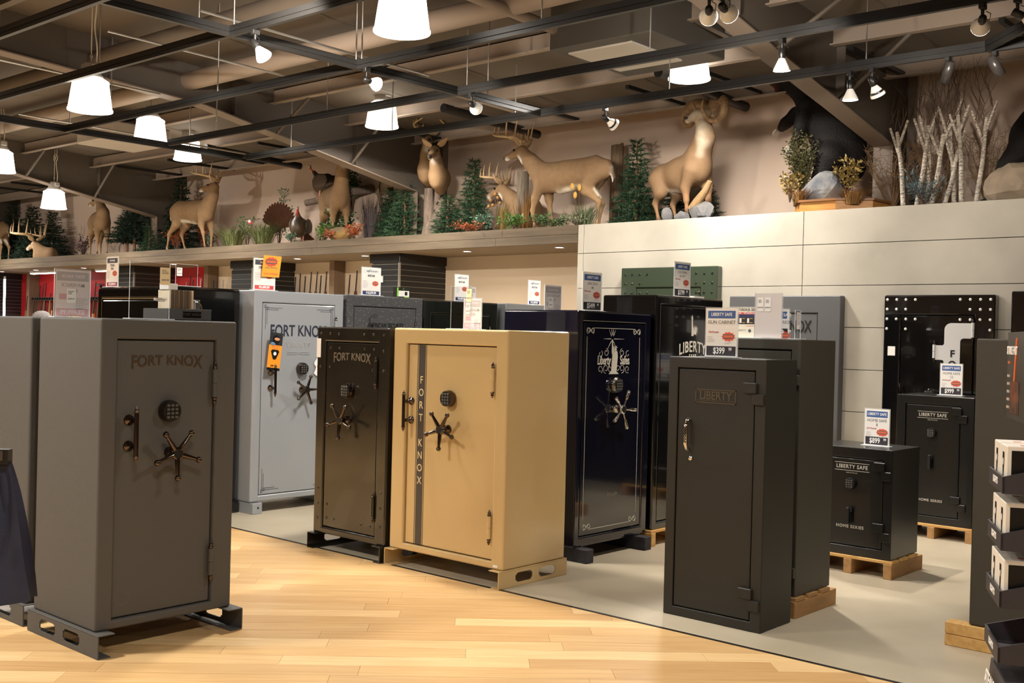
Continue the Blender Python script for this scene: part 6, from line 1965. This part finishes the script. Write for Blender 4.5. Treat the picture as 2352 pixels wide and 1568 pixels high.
# birch poles with cut forks and twigs
M_birch = mat('birch_bark', (230, 218, 200), 0.7, vary=(30, (88, 76, 68), 0.9), stretch=(1, 1, 3), bump=(40, 0.3))
bl = ['first white birch pole right of the column, forked at the top', 'second birch pole with a long side fork', 'third birch pole leaning slightly left', 'fourth birch pole, thin and leaning right', 'short leaning birch pole beside the blue spruce sprig', 'sixth birch pole with two cut forks', 'tall straight birch pole right of the middle', 'rightmost birch pole with spreading tips']
bx = [(-4.22, -.15, .78), (-4.12, .16, .82), (-4.03, -.02, .8), (-3.96, .16, .72), (-3.86, .2, .55), (-3.77, -.14, .86), (-3.67, -.1, .88), (-3.56, .12, .84)]
for i, (x, lean, h) in enumerate(bx):
    o = thing('birch_pole', bl[i], 'birch pole', (x, 10.46 + 0.05 * (i % 3), Z), 0, 'birch poles beside the column')
    r0 = 0.024
    tp = Vector((lean * 0.6, 0.02, h))
    MB().tube([(0, 0, 0), tp * .5 + Vector((.015, 0, 0)), tp], [r0, r0 * .9, r0 * .8], 9).build('trunk', M_birch, o)
    for sg in (-1, 1):
        q = tp * (0.72 if sg < 0 else 0.8)
        e = q + Vector((sg * (.09 + .02 * (i % 2)), -.01, .26 + .05 * (i % 3)))
        MB().tube([q, q.lerp(e, .4), e], [r0 * .75, r0 * .62, r0 * .5], 8).build('fork', M_birch, o)
    if i == 4:
        continue
    b = MB()
    rr = random.Random(i)
    for j in range(7):
        a0 = tp + Vector((rr.uniform(-.12, .12), rr.uniform(-.05, .05), rr.uniform(-.1, .15)))
        pts = [a0]
        for q in range(4):
            pts.append(pts[-1] + Vector((rr.uniform(-.05, .05), rr.uniform(-.03, .03), rr.uniform(.08, .15))))
        b.tube(pts, [0.0045, 0.004, 0.003, 0.002, 0.001], 4, cap=False)
        for q in range(1, 4):
            e = pts[q] + Vector((rr.uniform(-.1, .1), rr.uniform(-.04, .04), rr.uniform(.06, .14)))
            b.tube([pts[q], e], [0.002, 0.001], 4, cap=False)
    b.build('twigs', M_twig, o)
for i, (x, lb) in enumerate(((-4.38, 'brown twiggy brush left of the birch poles'), (-3.98, 'brown twiggy brush among the birch poles'), (-3.50, 'brown twiggy brush right of the birch poles'))):
    o = thing('twig_brush', lb, 'brush', (x, 10.6, Z))
    rr = random.Random(i + 40)
    b = MB()
    for j in range(30):
        p = Vector((0, 0, 0.05))
        pts = [p]
        dx = rr.uniform(-.5, .5)
        for q in range(5):
            pts.append(pts[-1] + Vector((dx * .12 + rr.uniform(-.03, .03), rr.uniform(-.03, .02), rr.uniform(.08, .15))))
        b.tube(pts, [0.004, 0.0035, 0.003, 0.0025, 0.0018, 0.001], 4, cap=False)
        for q in range(2, 6):
            for w in range(2):
                e = pts[q] + Vector((rr.uniform(-.12, .12), rr.uniform(-.05, .05), rr.uniform(.0, .1)))
                b.tube([pts[q], e], [0.0022, 0.001], 4, cap=False)
    b.build('twigs', mat('warm_twig', (120, 92, 62), 0.8), o)
# ------------------------------------------------------------------ rifle bays under the ledge
M_gunm = mat('blued_steel', (34, 33, 34), 0.3, metal=0.7)
M_gunw = mat('walnut_stock', (96, 64, 40), 0.45)
M_gunl = mat('laminate_stock', (150, 112, 70), 0.5)
M_guns = mat('stainless_barrel', (150, 146, 140), 0.3, metal=0.8)
def gun_proto(mb_, ms, L, label, group):
    g = thing('long_gun', label, 'long gun', (0, 0, 0), 0, group)
    MB().tube([(0, 0, 0.62), (0, 0, L)], [0.011, 0.0085], 8).build('barrel', mb_, g)
    T = Matrix.Rotation(PI / 2, 4, 'X')
    MB().prism([(-0.03, 0.0), (0.07, 0.0), (0.045, 0.30), (0.03, 0.40), (0.02, 0.80), (-0.014, 0.80), (-0.016, 0.42), (-0.012, 0.33)], -0.018, 0.018, T).build('stock', ms, g)
    MB().rbox(-0.018, 0.022, -0.016, 0.016, 0.40, 0.64, 0.004, 1).build('receiver', mb_, g)
    MB().box(-0.014, -0.008, -0.002, 0.002, L - 0.03, L - 0.012).build('front_sight', mb_, g)
    return g
protos = [gun_proto(M_gunm, M_gunw, 1.12, 'dark barrelled long gun standing in the rack against the cream wall', 'long guns in the cream bays'),
          gun_proto(M_guns, M_gunl, 1.06, 'steel barrelled long gun standing in the rack against the cream wall', 'long guns in the cream bays'),
          gun_proto(M_gunm, M_gunl, 0.92, 'short dark barrelled gun standing in the rack against the cream wall', 'long guns in the cream bays')]
rproto = [gun_proto(M_gunm, M_gunw, 1.12, 'dark long gun standing in the rack against the red wall', 'long guns in the red bays'),
          gun_proto(M_gunm, M_gunl, 0.95, 'tan stocked gun standing in the rack against the red wall', 'long guns in the red bays')]
used = set()
def put_gun(p, x, y, z):
    if id(p) in used:
        o = copy_tree(p)
    else:
        used.add(id(p))
        o = p
    o.location = (x, y, z)
    o.rotation_euler = (R(-4), 0, rnd.uniform(-0.4, 0.4))
rr = random.Random(4)
xs = [-12.0, -12.12, -12.28, -12.55, -13.0, -13.18, -13.62, -13.72, -13.86, -13.98, -14.12, -14.26, -14.36, -14.5, -14.60, -15.45, -15.55, -15.66, -15.78, -15.92, -16.05, -16.15, -16.30, -16.45, -16.58, -16.72, -16.84, -17.1, -17.18, -17.27, -17.36, -17.5, -17.62, -17.75]
for i, x in enumerate(xs):
    p = protos[rr.choice((0, 0, 0, 1, 2))]
    put_gun(p, x, 11.0, 1.345 + rr.uniform(0.0, 0.1))
x = -18.95
while x > -23.5:
    put_gun(rproto[rr.choice((0, 0, 1))], x, 11.0, 1.33 + rr.uniform(-0.04, 0.05))
    x -= rr.uniform(0.13, 0.24)
    if -20.6 < x < -20.3:
        x = -20.65
x = -19.3
while x > -23.3:
    put_gun(rproto[rr.choice((0, 1))], x, 10.62, 1.05 + rr.uniform(-0.04, 0.04))
    x -= rr.uniform(0.22, 0.34)
M_rack = mat('rack_timber', (120, 96, 78), 0.7)
for x0, x1, lb in ((-13.35, -11.85, 'brown notched gun rack in the cream bay beside the slat column'), (-14.6, -13.55, 'brown notched gun rack between two cream bay posts'), (-16.8, -15.3, 'brown notched gun rack behind the pale grey safe'), (-18.2, -17.05, 'brown notched gun rack at the left end of the cream bays'), (-20.3, -18.92, 'notched gun rack of the first red bay'), (-23.7, -20.5, 'notched gun rack of the far red bay')):
    o = thing('gun_rack', lb, 'gun rack', (x0, 10.9, 0))
    W = x1 - x0
    MB().box(0, W, 0.0, 0.28, 1.30, 1.345).build('butt_shelf', M_rack, o)
    MB().box(0, W, 0.13, 0.28, 2.10, 2.17).build('barrel_rail', M_rack, o)
    b = MB()
    n = int(W / 0.11)
    for i in range(n):
        b.box(0.04 + i * W / n, 0.075 + i * W / n, 0.07, 0.13, 2.11, 2.16)
    b.build('notch_blocks', M_black, o)
    MB().box(0, W, 0.06, 0.28, 0.0, 1.30).build('cabinet_base', M_rack, o)
# pistols on the red wall
for i in range(4):
    o = thing('wall_pistol', ('topmost', 'second', 'third', 'lowest')[i] + ' silver pistol hung on the red wall left of the gloss black safe', 'pistol', (-21.0, 11.12, 2.40 - i * 0.17))
    MB().rbox(-0.14, 0.10, -0.015, 0.015, 0.0, 0.035, 0.003, 1).build('slide', M_guns, o)
    MB().obox((0.07, 0, -0.045), (0.045, 0.026, 0.11), Matrix.Rotation(R(-14), 3, 'Y')).build('grip', M_gunm, o)
o = thing('yellow_case', 'bright yellow case with black latches left of the gloss black safe', 'case', (-20.7, 10.45, 1.62))
MB().rbox(-0.14, 0.14, -0.08, 0.08, 0, 0.32, 0.012, 2).build('shell', mat('safety_yellow', (238, 220, 40), 0.5), o)
for x in (-0.07, 0.05):
    MB().rbox(x - 0.015, x + 0.015, -0.088, -0.078, 0.0, 0.22, 0.002, 1).build('latch', M_black, o)
o = thing('sales_counter', 'low brown counter in front of the red rifle bays', 'counter', (-24.0, 10.2, 0))
MB().rbox(0, 4.6, 0, 0.5, 0, 1.57, 0.01, 1).build('cabinet', M_rack, o)
MB().rbox(-0.02, 4.62, -0.03, 0.52, 1.57, 1.62, 0.006, 1).build('countertop', M_black, o)
o = thing('light_tube', 'bright vertical light tube at the far left bay', 'light tube', (-23.46, 10.3, 1.66))
MB().tube([(0, 0, 0.02), (0, 0, 0.86)], 0.022, 10).build('tube', mat('tube_glow', (255, 255, 255), 0.4, emit=((240, 246, 255), 12)), o)
MB().tube([(0, 0, -0.04), (0, 0, 0.02)], 0.026, 10).build('lower_cap', M_alu, o)
MB().tube([(0, 0, 0.86), (0, 0, 0.92)], 0.026, 10).build('upper_cap', M_alu, o)
for x, lb in ((-22.6, 'slim glowing batten light over the far red bay'), (-19.8, 'slim glowing batten light over the near red bay')):
    o = thing('batten_light', lb, 'light', (x, 10.75, 2.66))
    MB().rbox(-0.6, 0.6, -0.05, 0.05, 0.0, 0.04, 0.004, 1).build('housing', M_white, o)
    MB().rbox(-0.58, 0.58, -0.04, 0.04, -0.015, 0.0, 0.004, 1).build('diffuser', mat('batten_glow', (255, 255, 255), 0.4, emit=((255, 244, 228), 9)), o)
MB().rbox(-11.62, -11.56, 10.255, 10.28, 2.27, 2.36, 0.004, 1)
o = MB().rbox(-0.03, 0.03, -0.025, 0, 0, 0.09, 0.004, 1).build('sensor_box', M_white, None, (-11.52, 10.279, 2.30))
tag(o, 'small white sensor box on the black slat column', 'sensor')

# ------------------------------------------------------------------ shopper behind the safes
SK, JK, TR = (206, 160, 128), (78, 84, 92), (48, 50, 58)
p_ = thing('person', 'person in a pale grey knit cap standing behind the charcoal safes', 'person', (-12.39, 5.87, 0), R(120))
pr = [((0, 0, 1.60), (.015, 0, 1.62), .088, .085, SK), ((.03, 0, 1.55), (.045, 0, 1.53), .062, .055, SK), ((0, 0, 1.50), (0, 0, 1.42), .055, .065, SK), ((.095, 0, 1.585), (.105, 0, 1.57), .014, .016, SK),
      ((0, .13, 1.36), (0, -.13, 1.36), .085, .085, JK), ((0, .07, 1.25), (0, .06, 1.02), .13, .115, JK), ((0, -.07, 1.25), (0, -.06, 1.02), .13, .115, JK), ((0, .07, .95), (0, -.07, .95), .13, .13, TR)]
for sg in (-1, 1):
    pr += [((0, sg * .19, 1.37), (-.01, sg * .24, 1.10), .062, .05, JK), ((-.01, sg * .24, 1.10), (.06, sg * .24, .86), .047, .036, JK), ((.06, sg * .24, .86), (.09, sg * .235, .79), .034, .026, SK),
           ((0, sg * .09, .90), (.01, sg * .10, .50), .092, .066, TR), ((.01, sg * .10, .50), (-.01, sg * .10, .09), .062, .045, TR), ((-.02, sg * .10, .05), (.14, sg * .11, .04), .048, .04, (40, 36, 34)),
           ((0, sg * .088, 1.585), (-.005, sg * .092, 1.565), .018, .016, SK)]
    for i in range(4):
        pr.append(((.09 + .004 * i, sg * (.225 + .0) + (i - 1.5) * .014, .785), (.105, sg * .225 + (i - 1.5) * .014, .715 + .008 * abs(i - 1)), .0095, .008, SK))
    pr.append(((.10, sg * .225 - sg * .03, .80), (.125, sg * .225 - sg * .04, .745), .011, .009, SK))
blob('body', pr, mat('person_skin_cloth', (120, 110, 100), 0.75, attr='pelt'), p_, 0.014, 0.012)
M_knit = mat('grey_knit', (112, 106, 106), 0.9, bump=(120, 0.8), vary=(30, (150, 142, 140), 0.6))
MB().lathe([(0.108, 0.0), (0.112, 0.012), (0.110, 0.045), (0.107, 0.05), (0.102, 0.085), (0.08, 0.122), (0.045, 0.142), (0, 0.148)], (0, 0, 1.61), (0, 0, 1), 22).build('knit_cap', M_knit, p_)
for sg in (-1, 1):
    MB().ball((.082, sg * .032, 1.605), 0.011, 8).build('eye', M_eye, p_)

# ------------------------------------------------------------------ orange display stand at the right edge
e1, e2 = Vector((-0.43, 0.903, 0)), Vector((0.903, 0.43, 0))
P0 = Vector((-0.972, 3.145, 0))
M_orange = mat('stand_orange', (208, 98, 34), 0.5)
M_tray = mat('tray_charcoal', (58, 54, 58), 0.5)
st = thing('display_stand', 'orange cardboard display stand with black trays at the right edge', 'display stand', P0)
ang = math.atan2(e1.y, e1.x)
st.rotation_euler = (0, 0, ang)
# local X = e1 (away), local -Y = e2 (right/into stand)
def tray(z, i):
    t = MB().box(0, 0.262, -0.006, 0, z - 0.042, z).build('tray', M_tray, st)
    T = Matrix.Rotation(PI / 2, 4, 'X') @ Matrix.Identity(4)
    for x in (0.0, 0.256):
        b = MB()
        b.add([(x, 0, z - 0.042), (x + .006, 0, z - 0.042), (x + .006, -.22, z - .042), (x, -.22, z - .042), (x, 0, z), (x + .006, 0, z), (x + .006, -.22, z + 0.06), (x, -.22, z + 0.06)], [(0, 3, 2, 1), (4, 5, 6, 7), (0, 1, 5, 4), (1, 2, 6, 5), (2, 3, 7, 6), (3, 0, 4, 7)])
        b.build('tray_side', M_tray, t)
    MB().box(0.0, 0.262, -0.22, 0, z - 0.046, z - 0.042).build('tray_floor', M_tray, t)
    me = text_mesh('LIGHTS', 0.026, bold=0.03, ext=0.0004)
    o = obj('tray_label', me, M_wt, t, (0.13, 0.0006, z - 0.022))
    o.rotation_euler = (0, 0, PI)
TRZ = [1.264, 1.108, 0.950, 0.797]
for i, z in enumerate(TRZ):
    tray(z, i)
MB().box(0.03, 0.232, -0.26, -0.225, 0.0, 1.62).build('back_panel', M_orange, st)
MB().box(0.0, 0.03, -0.30, -0.10, 0.0, 1.45).build('side_panel', M_orange, st)
b = MB()
b.add([(-0.02, 0.05, 0.0), (0.28, 0.05, 0.0), (0.28, -0.25, 0.0), (-0.02, -0.25, 0.0), (0.0, -0.02, 0.70), (0.26, -0.02, 0.70), (0.26, -0.25, 0.70), (0.0, -0.25, 0.70)], [(0, 3, 2, 1), (4, 5, 6, 7), (0, 1, 5, 4), (1, 2, 6, 5), (2, 3, 7, 6), (3, 0, 4, 7)])
b.build('base_cabinet', M_tray, st)
me = text_mesh('STEALTH', 0.05, bold=0.03, ext=0.0006)
o = obj('base_lettering', me, M_wt, st, (0.12, 0.0, 0.66)); o.rotation_euler = (R(-6), 0, PI)
MB().box(0.06, 0.16, -0.012, -0.010, 0.60, 0.615).build('orange_dash', M_orange, st)
M_poster = mat('poster_dark', (74, 70, 64), 0.35, vary=(6, (52, 48, 44), 0.7))
MB().box(-0.5, 0.0, -0.012, -0.004, 1.43, 1.66).build('header_poster', M_poster, st)
me = text_mesh('STRIKE FAST', 0.03, bold=0.03, ext=0.0004)
o = obj('header_lettering', me, M_wt, st, (-0.085, -0.002, 1.61)); o.rotation_euler = (0, 0, PI)
MB().box(-0.05, -0.02, -0.004, -0.002, 1.575, 1.582).build('header_dash', M_orange, st)
MB().obox((-0.13, -0.003, 1.56), (0.02, 0.002, 0.17), Matrix.Rotation(R(-14), 3, 'Y')).build('header_flash', M_orange, st)
b = MB()
for i in range(5):
    b.box(-0.05, -0.012, -0.004, -0.002, 1.455 + i * 0.021, 1.462 + i * 0.021)
b.build('header_text_lines', mat('poster_grey_text', (176, 164, 150), 0.6), st)
MB().box(-0.20, -0.07, -0.004, -0.002, 1.445, 1.53).build('header_picture', mat('poster_photo', (60, 42, 36), 0.4, vary=(30, (150, 96, 70), 0.6)), st)
# boxes in the trays: two deep rows
for ti, z in enumerate(TRZ[:3]):
    for k in range(2):
        d_ = ('upper', 'middle', 'lower')[ti]
        bxo = thing('flashlight_box', 'white and black boxed flashlight, %s of the pair in the %s tray' % (('nearer', 'farther')[k], d_), 'box', P0 + e1 * (0.02 + k * 0.118) + e2 * 0.012 + Vector((0, 0, z - 0.0415)), ang)
        hh = 0.125
        MB().rbox(0, 0.11, -0.16, 0, 0, hh, 0.002, 1).build('carton', mat('box_white', (236, 228, 214), 0.5), bxo)
        MB().box(-0.0008, 0.0, -0.155, -0.012, 0.006, hh - 0.012).build('black_side', M_key, bxo)
        T = Matrix.Translation((0.055, 0.0002, 0.0)) @ Matrix.Rotation(PI / 2, 4, 'X')
        MB().prism([(-0.012, 0.105), (0.012, 0.105), (0.014, 0.085), (0.006, 0.04), (0.004, 0.01), (-0.004, 0.01), (-0.006, 0.04), (-0.014, 0.085)], -0.0008, 0.0, T).build('flashlight_picture', M_key, bxo)
        MB().ball((0.055, 0.001, 0.078), 0.008, 8, (0.7, 0.15, 1.3)).build('lens_picture', M_wt, bxo)
        MB().box(0.03, 0.05, -0.06, -0.04, hh, hh + 0.0006).box(0.07, 0.085, -0.11, -0.095, hh, hh + 0.0006).build('red_print', mat('faint_red_print', (206, 132, 118), 0.6), bxo)

# ------------------------------------------------------------------ navy shorts on a clip hanger at the left edge
cr = Vector((math.cos(YAW), math.sin(YAW), 0))     # picture-right direction
fw_ = Vector((-math.sin(YAW), math.cos(YAW), 0))
G0 = Vector((-3.423, 1.511, 0))
gm = thing('hanging_shorts', 'navy shorts hanging from a clip hanger at the left edge', 'shorts', G0)
M_navyc = mat('navy_fabric', (44, 46, 64), 0.85, bump=(300, 0.2), vary=(12, (34, 36, 54), 0.5))
def cloth(sgn):
    nu, nv = 26, 22
    vs_, fs = [], []
    for j in range(nv + 1):
        v = j / nv
        for i in range(nu + 1):
            u = i / nu
            xr = 0.02 + 0.085 * v ** 0.8
            xl = -0.36 - 0.05 * v ** 0.8
            x = xl + (xr - xl) * u
            zt = 1.195
            zb_ = 0.765 - 0.09 * (1 - u) * (1 if u > .5 else 1)
            z = zt + (zb_ - zt) * v
            near = math.exp(-((u - 0.93) / 0.08) ** 2) * (1 - v) ** 1.5
            fold = 0.022 * math.sin(u * 26 + 1.3 * v) * (0.25 + 0.75 * (1 - v)) * min(1, 0.3 + v * 3) + 0.012 * math.sin(u * 11 + 4 * v)
            y = sgn * (0.012 + 0.05 * math.sin(PI * min(1, max(0, u))) ** .6 * (0.25 + .75 * v)) + fold * sgn
            p = cr * x + fw_ * y + Vector((0, 0, z))
            vs_.append(p)
    for j in range(nv):
        for i in range(nu):
            a = j * (nu + 1) + i
            fs.append((a, a + 1, a + nu + 2, a + nu + 1))
    return vs_, fs
b = MB()
for sg in (-1, 1):
    b.add(*cloth(sg), smooth=True)
b.build('fabric', M_navyc, gm)
b = MB()
for zz, h_ in ((0.93, 0.07), (0.80, 0.012)):
    c0 = cr * (-0.012) + fw_ * (-0.075) + Vector((0, 0, zz))
    b.add([c0 - cr * 0.06, c0 + cr * 0.005, c0 + cr * 0.008 + Vector((0, 0, h_)), c0 - cr * 0.06 + Vector((0, 0, h_))], [(0, 1, 2, 3)])
b.build('orange_motif', mat('motif_orange', (226, 158, 50), 0.7), gm)
hg = thing('clip_hanger', 'dark clip hanger with a shiny clip holding the navy shorts', 'hanger', G0)
for dx in (0.0, -0.34):
    c0 = cr * dx + Vector((0, 0, 1.185))
    Rm = Matrix(((cr.x, fw_.x, 0), (cr.y, fw_.y, 0), (0, 0, 1)))
    MB().obox(c0 + Vector((0, 0, 0.018)), (0.042, 0.03, 0.045), Rm).build('clip', M_black, hg)
    MB().obox(c0 + fw_ * -0.017 + Vector((0, 0, 0.022)), (0.014, 0.006, 0.03), Rm).build('clip_spring', M_chrome, hg)
MB().tube([cr * 0.015 + Vector((0, 0, 1.215)), cr * -0.36 + Vector((0, 0, 1.215))], 0.007, 8).build('bar', M_black, hg)
MB().tube([cr * -0.17 + Vector((0, 0, 1.215)), cr * -0.17 + Vector((0, 0, 1.28)), cr * -0.16 + Vector((0, 0, 1.31)), cr * -0.185 + Vector((0, 0, 1.33)), cr * -0.20 + Vector((0, 0, 1.315))], 0.004, 8).build('hook', M_chrome, hg)
rk = thing('garment_rack', 'chrome garment rack just outside the left edge', 'garment rack', G0 + cr * -0.17)
MB().tube([cr * 0.0 + Vector((0, 0, 1.318)), cr * -0.4 + Vector((0, 0, 1.318))], 0.009, 10).build('arm', M_chrome, rk)
MB().tube([cr * -0.4 + Vector((0, 0, 0.02)), cr * -0.4 + Vector((0, 0, 1.4))], 0.016, 12).build('post', M_chrome, rk)
MB().tube([cr * -0.7 + Vector((0, 0, 0.015)), cr * -0.1 + Vector((0, 0, 0.015))], 0.015, 10).tube([cr * -0.4 + fw_ * -0.3 + Vector((0, 0, 0.015)), cr * -0.4 + fw_ * 0.3 + Vector((0, 0, 0.015))], 0.015, 10).build('foot', M_chrome, rk)
